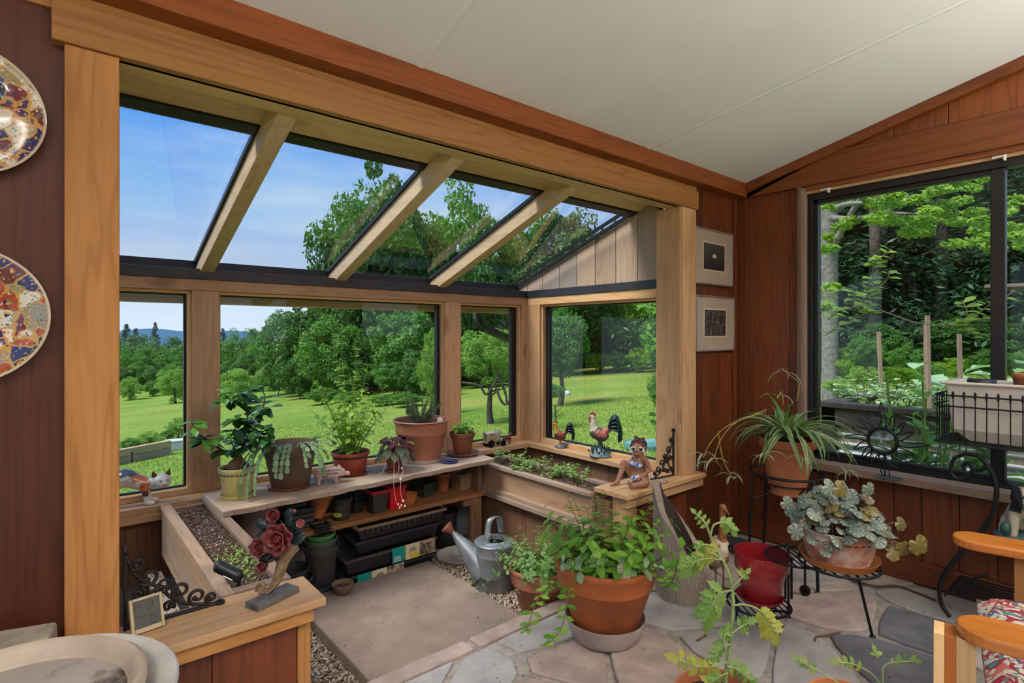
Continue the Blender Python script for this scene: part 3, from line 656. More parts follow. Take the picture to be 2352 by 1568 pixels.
tree(1540, 20, 700, 840, 70, cr_mid, 'maple_tree', 'leafy maple at the right edge of the side window', 28)
for i, (u, t, a, b, hw) in enumerate([(1370, 24, 805, 850, 36), (1420, 23, 808, 848, 34), (1475, 22, 790, 850, 40), (1530, 20, 800, 860, 44), (1265, 26, 815, 850, 30), (1318, 25, 812, 850, 30)]): tree(u, t, a, b, hw, cr_mid if i % 2 else [cr_bright], 'hedge_shrub', 'low bright shrub along the back of the right lawn', 30 + i, 'shrubs behind the right lawn')
tree(1275, 9.2, 880, 915, 26, cr_mid, 'weed_shrub', 'small clump of tall weeds on the lawn beside a white stone', 40)
tree(1512, 7.0, 850, 935, 24, cr_mid, 'weed_shrub', 'green shrub cut off by the right jamb of the bay', 41)
HG = 'dense bushes under the big maples'
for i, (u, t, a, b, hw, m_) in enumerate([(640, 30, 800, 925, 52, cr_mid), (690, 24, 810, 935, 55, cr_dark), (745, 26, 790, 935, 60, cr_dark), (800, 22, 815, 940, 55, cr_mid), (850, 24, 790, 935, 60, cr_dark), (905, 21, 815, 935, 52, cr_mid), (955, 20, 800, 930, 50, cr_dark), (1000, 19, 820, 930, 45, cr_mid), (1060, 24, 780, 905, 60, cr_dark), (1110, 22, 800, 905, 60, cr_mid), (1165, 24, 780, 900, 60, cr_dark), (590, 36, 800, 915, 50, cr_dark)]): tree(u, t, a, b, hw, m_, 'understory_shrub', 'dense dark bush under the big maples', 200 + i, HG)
for i, (u, t, a, b, hw, m_) in enumerate([(240, 45, 830, 925, 34, cr_mid), (275, 46, 835, 925, 32, cr_dark), (318, 47, 830, 920, 34, cr_mid), (365, 46, 835, 922, 32, cr_dark), (405, 47, 830, 920, 34, cr_mid), (445, 46, 840, 920, 34, cr_dark), (495, 46, 830, 920, 36, cr_mid), (540, 45, 820, 918, 36, cr_dark)]): tree(u, t, a, b, hw, m_, 'understory_shrub', 'bushy growth at the edge of the left woods', 230 + i, 'bushes along the left woods')
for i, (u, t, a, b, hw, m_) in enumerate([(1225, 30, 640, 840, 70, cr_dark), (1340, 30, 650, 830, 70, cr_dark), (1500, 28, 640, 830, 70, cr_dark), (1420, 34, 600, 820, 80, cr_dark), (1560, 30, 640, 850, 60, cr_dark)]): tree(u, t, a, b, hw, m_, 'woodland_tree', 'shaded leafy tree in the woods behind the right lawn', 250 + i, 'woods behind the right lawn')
for i, (u, t, a, b, hw, m_) in enumerate([(800, 31, 560, 900, 110, cr_dark), (940, 32, 480, 900, 120, cr_dark), (1010, 34, 520, 880, 110, cr_mid), (680, 36, 700, 905, 80, cr_dark)]): tree(u, t, a, b, hw, m_, 'maple_tree', 'maple crown filling the gaps behind the tallest maple', 260 + i, 'maples behind the tallest one')
# gnarled bare branches of the apple tree
ap = thing('fallen_branch', 'crooked bare grey apple branches reaching down to the lawn', 'branch', (0, 0, 0))
for pts in ([(1062, 878), (1100, 885), (1118, 905), (1140, 872), (1150, 860)], [(1140, 850), (1160, 900), (1168, 925), (1195, 880)], [(1135, 880), (1158, 928), (1190, 905), (1200, 880)], [(1170, 845), (1185, 875), (1196, 850)]):
    MB().tube(spline([PT(u, v, 10.2) for u, v in pts], 5), .024, 7).build('limb', bark, ap, True)
# hills, with distance haze put into their blue base colour
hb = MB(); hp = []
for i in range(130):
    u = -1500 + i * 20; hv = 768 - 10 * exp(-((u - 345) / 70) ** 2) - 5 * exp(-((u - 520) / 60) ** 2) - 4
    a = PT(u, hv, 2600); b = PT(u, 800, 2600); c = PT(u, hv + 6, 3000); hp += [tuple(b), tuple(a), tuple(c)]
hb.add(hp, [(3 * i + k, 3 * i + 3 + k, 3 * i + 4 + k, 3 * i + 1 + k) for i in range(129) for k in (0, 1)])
hills = hb.build('hill_range', plain('hazed_hillside', (.10, .22, .34), 1, spec=0)); hills['kind'] = 'structure'
# things on the lawn
def at_ground(u, v):
    d = ray(u, v); t = 2.0
    for _ in range(60):
        p = O + d * t; e = p.z - ground(p.x, p.y); t += e / max(.02, -d.z + .05) * .6
    return O + d * t
tim = wood('garden_timber', (.52, .34, .21), (.32, .2, .12), 'x', .85, .4, grey=.2)
a, b = at_ground(250, 1072), at_ground(391, 1043); d = (b - a)
bed = thing('garden_timber', 'two stacked timbers edging a vegetable bed on the left lawn', 'timber edging', a, atan2(d.y, d.x)); L = sqrt(d.x ** 2 + d.y ** 2); sl_ = atan2(d.z, L)
for k in range(2): MB().box(-.4, L, -.05, .05, k * .13, k * .13 + .126, M.Rotation(-sl_, 4, 'Y')).build('timber', tim, bed, bevel=.008)
for i, (u, v, h, hw) in enumerate([(300, 1040, 36, 24), (345, 1030, 42, 30), (385, 1015, 30, 18), (410, 1005, 50, 30)]):
    p = at_ground(u, v); tt = dep(p); tree(u, tt, v - h, v, hw, cr_light if i % 2 else cr_mid, 'bean_shrub', 'leafy vegetable plant growing behind the garden timbers', 50 + i, 'vegetables behind the timbers', base=p.z)
for u, v, h in ((303, 1062, 26), (345, 1035, 30), (417, 1020, 36)):
    p = at_ground(u, v); tag(MB().tube([(0, 0, -.05), (0, 0, px(p, h))], .012, 8).build('fence_post', frameb, None, True, loc=p), 'thin dark metal fence post in the vegetable bed', 'fence post', 'posts of the vegetable bed')
p = at_ground(408, 1032); tb_ = thing('storage_tub', 'pale grey plastic tub standing at the end of the vegetable bed', 'tub', p)
MB().box(-.16, .16, -.12, .12, 0, .16).build('body', white, tb_, bevel=.02); MB().box(-.18, .18, -.14, .14, .16, .19).build('lid', plain('grey_plastic', (.5, .53, .56), .5), tb_, bevel=.01)
p = at_ground(1422, 836); tag(MB().tube([(0, 0, -.1), (0, 0, px(p, 22)), (0, 0, px(p, 24))], [.09, .09, .03], 10).build('marker_post', white, None, True, loc=p), 'short white post at the back of the right lawn', 'post')
p = at_ground(1301, 908); tag(MB().ell((0, 0, .04), (.13, .10, .09), None, 10, 7).build('stone', white, None, True, loc=p), 'white rounded stone beside the weed clump', 'stone')
p = at_ground(1482, 1028); lid = thing('tank_lid', 'flat teal green lid set in the grass outside the side window', 'lid', p)
MB().lathe([(.0, 0), (.26, 0), (.26, .05), (.24, .06), (0, .065)], 24).build('cover', plain('teal_plastic', (.11, .30, .27), .6, 0, .2, 9), lid, True)
for k in range(3): MB().lathe([(.26 - k * .08, .056), (.255 - k * .08, .07), (.245 - k * .08, .056)], 24).build('rib', plain('teal_rib', (.10, .27, .25), .6), lid, True)
# ---------------------------------------------------------------- beyond the right window
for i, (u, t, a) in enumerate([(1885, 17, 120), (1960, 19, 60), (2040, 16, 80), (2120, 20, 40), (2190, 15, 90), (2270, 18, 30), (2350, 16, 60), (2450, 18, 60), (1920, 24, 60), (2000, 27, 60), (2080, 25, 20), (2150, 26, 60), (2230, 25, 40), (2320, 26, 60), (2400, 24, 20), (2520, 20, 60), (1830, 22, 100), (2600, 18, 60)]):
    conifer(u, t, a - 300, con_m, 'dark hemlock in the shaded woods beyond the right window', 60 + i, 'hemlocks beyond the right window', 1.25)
for i, (u, w_) in enumerate([(2008, .16), (2028, .12), (2075, .14), (2160, .15), (2250, .17), (1965, .12)]):
    p = PT(u, HY, 13.5 + (i % 3)); g = ground(p.x, p.y); tag(MB().tube([(p.x, p.y, g - .2), (p.x + .1, p.y, g + 3), (p.x, p.y + .15, g + 9)], [w_, w_ * .8, w_ * .6], 10).build('tree_trunk', bark, None, True), 'bare brown trunk standing in the dark woods', 'tree trunk', 'bare trunks in the dark woods')
p = PT(1906, HY, 8.5); g = ground(p.x, p.y)
mt_ = thing('maple_tree', 'grey barked maple trunk with bright leafy limbs beyond the right window', 'tree', (p.x, p.y, g))
MB().tube(spline([(0, 0, -.1), (.0, 0, 1.5), (-.02, 0, 3), (0, 0, 5.4)], 5), .115, 12).build('trunk', greybark, mt_, True)
for pts in ([(1912, 500), (1960, 502), (2040, 490), (2120, 492)], [(1912, 480), (1950, 468), (2000, 462), (2080, 420)], [(1915, 560), (2000, 430), (2150, 380)], [(2040, 490), (2058, 470), (2090, 455)]):
    q = [PT(u, v, 8.3 - i * .5) - V((p.x, p.y, g)) for i, (u, v) in enumerate(pts)]; MB().tube(spline(q, 4), [.05 - .04 * i / (4 * (len(pts) - 1)) for i in range(4 * (len(pts) - 1) + 1)], 7).build('limb', greybark, mt_, True)
def leaf_cloud(name, clumps, mat, size, n, t0, tj, sx_, sz_, parent=None, origin=V((0, 0, 0)), flat=.35, jit=.5):
    P = []; Nn = []
    for (u, v, ru, rv) in clumps:
        c = PT(u, v, t0 + random.uniform(-tj, tj)); m_ = int(n * ru * rv / 2000)
        d = rs.randn(m_, 3); d = unit(d) * rs.uniform(.2, 1, (m_, 1)) ** .4
        q = np.array(c - origin) + d[:, :1] * np.array(RT) * ru * t0 / F_PX + d[:, 1:2] * np.array([0, 0, 1]) * rv * t0 / F_PX + d[:, 2:] * np.array(FW) * .5 * ru * t0 / F_PX
        P.append(q); Nn.append(np.tile([0, 0, 1], (m_, 1)) - .6 * np.array(FW))
    return np_mesh(name, leaves_at(np.concatenate(P), np.concatenate(Nn), size, .6, jit), mat)
cl = []
for (u, v, ru, rv, k) in [(1930, 470, 40, 60, 5), (2000, 440, 70, 35, 9), (2080, 470, 80, 40, 12), (2150, 430, 60, 40, 8), (2200, 500, 70, 35, 10), (2240, 540, 70, 30, 9), (2100, 540, 60, 22, 6), (2330, 540, 60, 35, 8), (2040, 515, 40, 20, 3), (2230, 420, 40, 30, 4), (1915, 690, 20, 30, 2), (1910, 560, 20, 30, 2), (1985, 400, 80, 30, 6), (2330, 470, 40, 30, 4)]:
    for _ in range(k): cl.append((u + random.uniform(-ru, ru), v + random.uniform(-rv, rv), 26, 11))
link('foliage', leaf_cloud('foliage', cl, lf_bright, .036, 700, 7.6, 1.0, 1, 1, origin=V((p.x, p.y, g))), mt_)['kind'] = 'stuff'
# undergrowth
for i, (u, t, a, b, hw, m_) in enumerate([(1985, 10, 770, 850, 42, cr_mid), (2085, 10.5, 790, 860, 45, cr_mid), (1925, 8.5, 800, 880, 32, [cr_bright]), (1990, 8, 835, 895, 45, [cr_bright]), (2060, 8.6, 835, 890, 45, [cr_bright]), (2130, 9, 830, 885, 45, cr_light), (2200, 9.5, 815, 870, 45, [cr_bright]), (1930, 7, 865, 905, 40, [cr_bright]), (2280, 9, 800, 860, 50, cr_mid), (2360, 9, 800, 880, 50, cr_light), (2020, 12, 740, 830, 60, cr_dark), (2180, 12.5, 720, 830, 80, cr_dark), (2320, 12, 720, 830, 80, cr_dark)]):
    tree(u, t, a, b, hw, m_, 'undergrowth_shrub', 'sunlit leafy shrub at the edge of the dark woods', 80 + i, 'shrubs at the edge of the dark woods')
# raised bed of corrugated metal
rbed = thing('raised_bed', 'raised garden bed with dark timber frame and corrugated metal sides', 'raised bed', (4.55, 1.70, -.15))
dkt = plain('dark_stained_timber', (.060, .052, .05), .7, 0, .35, 20, .3, 60); galv = plain('corrugated_steel', (.50, .54, .58), .55, .35, .15, 5)
BL, BWd, BH = 3.0, 1.1, .894
for nm, a in (('cap_rail', (-.04, .10, -BL, .04, BH - .04, BH)), ('cap_rail', (BWd - .10, BWd + .04, -BL, .04, BH - .04, BH)), ('cap_rail', (.10, BWd - .10, -.10, .04, BH - .04, BH)), ('side_rail', (-.02, .03, -BL, .02, BH - .17, BH - .04)), ('side_rail', (0, BWd, -.02, .03, BH - .17, BH - .04)), ('corner_post', (-.02, .08, -.08, .02, 0, BH - .04)), ('corner_post', (BWd - .08, BWd, -.08, .02, 0, BH - .04)), ('post', (-.025, .06, -1.0, -.9, 0, BH - .04)), ('bottom_rail', (-.02, .03, -BL, 0, .08, .2))):
    MB().box(*a).build(nm, dkt, rbed, bevel=.004)
def corrug(x0, y0, x1, y1, z0, z1, nrm):
    vs = []; m_ = 64
    for i in range(m_ + 1):
        z = z0 + (z1 - z0) * i / m_; o_ = .014 * sin(i / m_ * 2 * pi * 9)
        vs += [(x0 + nrm[0] * o_, y0 + nrm[1] * o_, z), (x1 + nrm[0] * o_, y1 + nrm[1] * o_, z)]
    return MB().add(vs, [(2 * i, 2 * i + 1, 2 * i + 3, 2 * i + 2) for i in range(m_)])
corrug(.02, -.05, .02, -BL, .1, BH - .15, (1, 0)).build('metal_panel', galv, rbed, True); corrug(.05, 0, BWd, 0, .1, BH - .15, (0, 1)).build('metal_panel', galv, rbed, True)
soilm = plain('soil', (.055, .036, .026), .95, 0, .6, 60, .9, 120)
MB().box(.02, BWd - .03, -BL, 0, BH - .3, BH - .09).build('straw_mulch', plain('straw', (.55, .46, .36), .9, 0, .5, 30, .8, 80), rbed)
for (u, v0, v1, x) in ((2018, 762, 905, 5.25), (2130, 724, 915, 4.95), (2126, 742, 905, 5.1), (2203, 767, 895, 5.35)):
    a = PX(u, v0, x); b = PX(u + (8 if u < 2100 else 4), v1, x); tag(MB().tube([b - V((0, 0, .1)), a], [.017, .016], 4).build('garden_stake', weath['z'], None), {2018: 'grey wooden stake at the left of the raised bed', 2130: 'tallest wooden stake in the middle of the raised bed', 2126: 'shorter stake close behind the tallest stake', 2203: 'leaning wooden stake left of the window stile'}[u], 'stake')
def herb(name, label, cat, base, h, n, leaf_size, mat, stemm, spread=.12, per=9, seed=0, asp=.5, parent=None, group=None, up=.5, first=.25, drop=.1, pair=False, lean=None):
    """upright stems with leaves up each one: leaves are single objects sharing one mesh"""
    rr = random.Random(seed); o = thing(name, label, cat, base, 0, group) if parent is None else parent
    for s_ in range(n):
        a = rr.uniform(0, 2 * pi); r0 = spread * rr.uniform(0, 1) * .4; b = V((cos(a) * r0, sin(a) * r0, 0)); hh = h * rr.uniform(.6, 1.05)
        d = V((cos(a), sin(a), 0)) * spread * rr.uniform(.3, 1.0) + (V(lean) * hh if lean else V((0, 0, 0)))
        c = spline([b, b + d * .35 + V((0, 0, hh * .5)), b + d + V((0, 0, hh))], 5)
        so2 = MB().tube(c, [.0035 * (1.2 - .8 * i / 10) * (h / .4 + .5) for i in range(11)], 5).build('stem', stemm, o, True)
        for k in range(per):
            t = first + (1 - first) * k / (per - 1); q = c[min(10, int(t * 10))]
            for s2 in ((0, pi) if pair else (0,)):
                aa = (k * (pi / 2) if pair else k * 2.4) + a + s2 + rr.uniform(-.3, .3); sc = leaf_size * rr.uniform(.7, 1.15) * (1.0 - .45 * max(0, t - .6) / .4)
                dirv = V((cos(aa), sin(aa), up + .5 * (t - .5) + rr.uniform(-.25, .25)))
                link('leaf', mat, so2, basis(q, dirv, V((0, 0, 1))) @ M.Scale(sc, 4))
    return o
def leafmesh(name, mat, w=.5, fold=.15, curl=.25, n=5, tipp=1.0, wave=0.0, peak=.45):
    """leaf of length 1 along +x, half width w/2"""
    vs = []
    for i in range(n + 1):
        t = i / n; ww = w / 2 * (sin(pi * min(1, t ** (.5 / max(.05, peak)) if peak != .5 else t)) ** .8 if 0 < t < 1 else 0.02)
        z = -curl * t * t; wv = wave * sin(i * 2.3)
        vs += [(t, -ww, z + fold * ww + wv), (t, 0, z), (t, ww, z + fold * ww - wv)]
    fs = []
    for i in range(n):
        a = 3 * i; fs += [(a, a + 3, a + 4, a + 1), (a + 1, a + 4, a + 5, a + 2)]
    me = bpy.data.meshes.new(name); me.from_pydata(vs, [], fs); me.update(); me.materials.append(mat); me.polygons.foreach_set('use_smooth', [True] * len(me.polygons)); return me
L_green = leafmat('garden_leaf', (.10, .30, .035), (.24, .50, .07), .45); L_pale = leafmat('pale_garden_leaf', (.30, .46, .24), (.42, .58, .34), .3)
stem_g = plain('green_stem', (.16, .27, .06), .5); stem_b = plain('brown_stem', (.16, .085, .04), .7)
lm_milk = leafmesh('leaf', L_green, .42, .1, .3); lm_pale = leafmesh('leaf', L_pale, .8, .2, .35, wave=.03)
for i, (u, y_) in enumerate([(2075, 0), (2110, 0), (2140, 0), (2165, 0), (2200, 0), (2235, 0), (2270, 0), (2055, 0)]):
    b = PX(u, 1120, 4.05 + .08 * (i % 3)); b.z = .05; herb('milkweed', 'tall leafy green plant between the raised bed and the window', 'plant', b, (.95, .8, 1.0, .7, .75, .6, .7, .45)[i], 3, .17, lm_milk, stem_g, .14, 10, 100 + i, group='tall plants outside the right window')
for i, (u, x) in enumerate([(1975, 5.0), (2050, 4.9), (2085, 5.2), (2160, 5.2), (2200, 5.0), (2240, 5.3), (2010, 5.4), (2110, 5.5)]):
    b = PX(u, 900, x); b.z = .65; herb('garden_herb', 'pale leafy vegetable growing in the raised bed', 'plant', b, .24, 8, .10, lm_pale, stem_g, .22, 5, 120 + i, group='vegetables in the raised bed', up=.2)
sq = leafmat('squash_leaf', (.28, .47, .27), (.40, .58, .36), .25); lm_sq = leafmesh('leaf', sq, 1.0, .25, .35, wave=.06)
for i, (u, x) in enumerate([(2230, 6.2), (2290, 6.1), (2340, 6.3), (2180, 6.4)]):
    b = PX(u, 880, x); b.z = .1; herb('squash_plant', 'broad pale grey green squash plant behind the stakes', 'plant', b, .85, 8, .38, lm_sq, stem_g, .5, 3, 140 + i, group='squash plants behind the bed', up=.25, first=.6)
# shrub branch close to the glass
vb = leafmat('viburnum_leaf', (.30, .47, .05), (.45, .60, .12), .5); lm_vb = leafmesh('leaf', vb, .62, .12, .2)
sb = thing('shrub_branch', 'twiggy branch with yellow green leaves just outside the right window', 'branch')
tw = plain('twig', (.33, .26, .19), .8)
def XB(u, v, x=4.05): return PX(u, v, x)
twigs = [[(1895, 770), (1940, 742), (1985, 722), (2020, 712)], [(2020, 712), (2060, 726), (2110, 742), (2180, 747), (2206, 748)], [(1900, 735), (1935, 710), (1975, 700), (2010, 660)], [(1992, 712), (2003, 660), (2005, 620), (2008, 590)], [(2206, 748), (2230, 740), (2280, 728)], [(2206, 748), (2240, 770), (2286, 778)], [(2206, 748), (2222, 720), (2210, 690)], [(2230, 738), (2265, 705), (2300, 690), (2330, 665)], [(2000, 672), (2030, 650), (2045, 625)], [(1962, 700), (1963, 675), (1960, 670)], [(1895, 660), (1905, 690)], [(2005, 610), (2030, 585), (2048, 572)]]
for k, tw_ in enumerate(twigs):
    c = spline([XB(u, v) for u, v in tw_], 6); MB().tube(c, .0035, 6).build('twig', tw, sb, True)
    rr = random.Random(k)
    if k == 1: continue
    for i in range(1, len(c), 2):
        for s_ in (1, -1):
            dirv = RT * (s_ * rr.uniform(.5, 1)) + V((0, 0, rr.uniform(-.1, .5))) - FW * rr.uniform(-.3, .6)
            if rr.random() < .85: link('leaf', lm_vb, sb, basis(c[i], dirv, V((0, 0, 1)) - FW * .5) @ M.Scale(rr.uniform(.05, .085), 4))
vn = thing('vine', 'leafy vine hanging outside the right edge of the side window', 'vine'); lm_v = leafmesh('leaf', L_green, .6, .1, .2)
for k, pts in enumerate([[(1520, 690), (1500, 730), (1485, 760), (1490, 790)], [(1520, 720), (1490, 700), (1472, 705)], [(1520, 780), (1500, 800), (1495, 830)], [(1520, 930), (1500, 910), (1490, 905)], [(1520, 1000), (1509, 960), (1512, 900)]]):
    c = spline([PX(u, v, 3.3) for u, v in pts], 6); MB().tube(c, .004, 5).build('stem', tw, vn, True); rr = random.Random(k)
    for i in range(0, len(c)): 
        if k < 3 or rr.random() < .35: link('leaf', lm_v, vn, basis(c[i], RT * rr.uniform(-1, .6) + V((0, 0, rr.uniform(-.6, .5))) - FW * .4, V((0, 0, 1)) - FW) @ M.Scale(rr.uniform(.05, .085), 4))
tr_ = thing('trellis', 'grey weathered beam of a garden trellis at the far right', 'trellis')
a, b = PX(2262, 661, 7.5), PX(2420, 655, 7.5); MB().tube([a, b], .035, 4).build('beam', greyw['y'], tr_); 
for q in (a.lerp(b, .75),): MB().tube([(q.x, q.y, .0), q], .035, 4).build('post', greyw['z'], tr_)
# ================================================================ shared makers for the things indoors
def sdist(P, pr):
    if pr[0] == 'e':
        _, c, r, rot, col = pr; q = P - np.array(c)
        if rot is not None: q = q @ np.array(rot.to_3x3())
        r = np.array(r if not isinstance(r, (int, float)) else (r, r, r)); k = np.linalg.norm(q / r, axis=1); return (k - 1) * r.min()
    _, a, b, r0, r1, col = pr; a = np.array(a); b = np.array(b); d = b - a; h = np.clip(((P - a) @ d) / max(1e-9, d @ d), 0, 1)
    return np.linalg.norm(P - a - h[:, None] * d, axis=1) - (r0 + (r1 - r0) * h)
def figure(name, prims, mat, parent, voxel=.004, smooth=3, paint=None, mt=None):
    """one continuous body grown from overlapping volumes; painted by the nearest volume"""
    mb = MB()
    for pr in prims:
        if pr[0] == 'e': mb.ell(pr[1], pr[2], pr[3].to_3x3() if pr[3] is not None else None, 14, 10)
        else:
            a, b = V(pr[1]), V(pr[2]); r0, r1 = pr[3], pr[4]; d = (b - a)
            if d.length < 1e-6: mb.ell(a, r0); continue
            dn = d.normalized(); pts = []; rr_ = []
            for k in range(4): an = pi / 2 * (1 - k / 4); pts.append(a - dn * r0 * sin(an)); rr_.append(max(.0004, r0 * cos(an)))
            for k in range(5): an = pi / 2 * k / 4; pts.append(b + dn * r1 * sin(an)); rr_.append(max(.0004, r1 * cos(an)))
            mb.tube(pts, rr_, 12)
    o = mb.build('tmp', None); m_ = o.modifiers.new('r', 'REMESH'); m_.mode = 'VOXEL'; m_.voxel_size = voxel; m_.use_smooth_shade = True
    s_ = o.modifiers.new('s', 'SMOOTH'); s_.iterations = smooth; s_.factor = .5
    dg = bpy.context.evaluated_depsgraph_get(); me = bpy.data.meshes.new_from_object(o.evaluated_get(dg)); old = o.data
    bpy.data.objects.remove(o); bpy.data.meshes.remove(old); me.name = name
    n = len(me.vertices); co = np.empty(n * 3, np.float32); me.vertices.foreach_get('co', co); co = co.reshape(-1, 3).astype(float)
    D = np.stack([sdist(co, p) for p in prims], 1); cols = np.array([p[-1] for p in prims])[D.argmin(1)]
    if paint: cols = paint(co, cols)
    ca = me.color_attributes.new('paint', 'FLOAT_COLOR', 'POINT'); ca.data.foreach_set('color', np.concatenate([cols, np.ones((n, 1))], 1).astype(np.float32).reshape(-1))
    me.materials.clear(); me.materials.append(mat); me.polygons.foreach_set('use_smooth', [True] * len(me.polygons))
    return link(name, me, parent, mt)
ceramic = vcolmat('glazed_ceramic', .22, .5, coat=.4); castiron = vcolmat('painted_cast_iron', .42, .5, .25, 90); resin = vcolmat('painted_resin', .45, .4)
terra = plain('terracotta', (.50, .165, .065), .8, 0, .3, 7, .2, 60); terra_dk = plain('dark_terracotta', (.27, .085, .045), .75, 0, .45, 9, .2, 50)
terra_pl = plain('terracotta_plastic', (.40, .15, .085), .45, 0, .12, 4); red_pl = plain('brick_red_plastic', (.30, .055, .028), .4, 0, .15, 6)
terra_old = plain('mossy_terracotta', (.17, .075, .045), .9, 0, .5, 10, .4, 40, col2=(.13, .115, .085), lo=.3, hi=.7)
orange_terra = plain('orange_terracotta', (.58, .20, .055), .7, 0, .22, 8, .15, 60)
limed = plain('limed_terracotta', (.42, .15, .085), .85, 0, .4, 9, .3, 40, col2=(.52, .42, .36), lo=.42, hi=.58)
yellowp = plain('pale_yellow_plastic', (.66, .58, .22), .4, 0, .07, 5); redglz = plain('red_glaze', (.36, .018, .022), .18, 0, .15, 6, coat=.5)
blackp = plain('black_plastic', (.018, .018, .019), .5, 0, .3, 20); blackp2 = plain('dusty_black_plastic', (.05, .047, .045), .6, 0, .5, 16); greenp = plain('dark_green_plastic', (.025, .055, .035), .45, 0, .2, 10)
redp = plain('bright_red_plastic', (.62, .012, .02), .3); peat = plain('peat_fibre', (.28, .175, .085), .95, 0, .35, 40, .5, 90)
soil = soilm; iron = plain('black_wrought_iron', (.018, .018, .02), .5, .5, .3, 25, .2, 90); rustiron = plain('brown_cast_iron', (.030, .021, .018), .55, .4, .4, 30, .35, 100)
_m, _nt, _b, _nd = new_mat('cloudy_plastic'); _b.inputs['Base Color'].default_value = (.82, .80, .77, 1); _b.inputs['Roughness'].default_value = .25; _b.inputs['Alpha'].default_value = .45; cloudy = _m
galvm = plain('galvanised_steel', (.33, .37, .41), .42, .65, .35, 14, .1, 40)
def pot_mesh(rt, rb, h, rim_h=0.0, rim_o=.006, th=.006, n=40, sides=None, mid=None):
    p = [(0, 0), (rb * .93, 0), (rb, .004)]
    if rim_h:
        r1 = min(rt - rim_o, rt * .91); p += [(r1, h - rim_h), (rt - .001, h - rim_h + .002), (rt, h - rim_h + .006), (rt + rim_o * .25, h - .004), (rt + rim_o * .1, h)]
    else: p += [(rt, h - .004), (rt, h)]
    p += [(rt - th, h), (rt - th - .001, h - .006), (rb - th + (rt - rb) * .15, th), (0, th)]
    return p
def pot(parent, rt, rb, h, mat, rim_h=0.0, rim_o=.006, soil_at=.03, name='pot', soilmat=None, sx=1, sy=1, n=40, mt=None, wob=None, z0=0.0):
    MB().lathe([(r, z + z0) for r, z in pot_mesh(rt, rb, h, rim_h, rim_o)], n, sx=sx, sy=sy, wob=wob).build(name, mat, parent, True, mt=mt)
    if soil_at is not None:
        rs_ = (rb + (rt - rb) * (h - soil_at) / h) - .006; MB().lathe([(rs_, -.02), (rs_, 0), (rs_ * .6, .005), (0, .008)], 24, (0, 0, h - soil_at + z0), sx, sy).build('soil', soilmat or soil, parent, True, mt=mt)
def saucer(p, r, h, mat, label, rb=.82, name='saucer', sx=1, rz=0, cat='saucer'):
    o = MB().lathe([(0, 0), (r * rb, 0), (r * .97, h * .8), (r, h), (r - .004, h), (r * rb - .004, .006), (0, .006)], 40, sx=sx).build(name, mat, None, True, loc=p)
    o.rotation_euler.z = rz; return tag(o, label, cat)
def sqpot(parent, wt, wb, h, mat, rimm=None, name='pot', soil_at=None, rim=.012):
    mb = MB(); a, b = wt / 2, wb / 2; vs = []
    for w_, z in ((b, 0), (a, h), (a - .003, h), (b - .003, .004)): vs += [(-w_, -w_, z), (w_, -w_, z), (w_, w_, z), (-w_, w_, z)]
    fs = [(3, 2, 1, 0), (12, 13, 14, 15)] + [(k * 4 + i, k * 4 + (i + 1) % 4, k * 4 + 4 + (i + 1) % 4, k * 4 + 4 + i) for k in range(3) for i in range(4)]
    mb.add(vs, fs).build(name, mat, parent, bevel=.004)
    mr = MB(); a2 = a + .004
    for x0, x1, y0, y1 in ((-a2, a2, -a2, -a + .003), (-a2, a2, a - .003, a2), (-a2, -a + .003, -a + .003, a - .003), (a - .003, a2, -a + .003, a - .003)): mr.box(x0, x1, y0, y1, h - rim, h + .001)
    mr.build('rim', rimm or mat, parent)
    if soil_at: MB().box(-a + .006, a - .006, -a + .006, a - .006, h - soil_at - .01, h - soil_at).build('soil', soil, parent)
def branch(parent, pts, t, r, mat, n=6, dt=None, name='branch'):
    """a branch through picture points at distance t, kept relative to its plant"""
    o = parent.location; q = [PT(u, v, t + (dt[i] if dt else 0)) - o for i, (u, v) in enumerate(pts)]; c = spline(q, n); k = len(c)
    rr_ = [r[0] + (r[1] - r[0]) * i / (k - 1) for i in range(k)] if isinstance(r, tuple) else r
    global LAST
    LAST = MB().tube(c, rr_, 7).build(name, mat, parent, True); return c
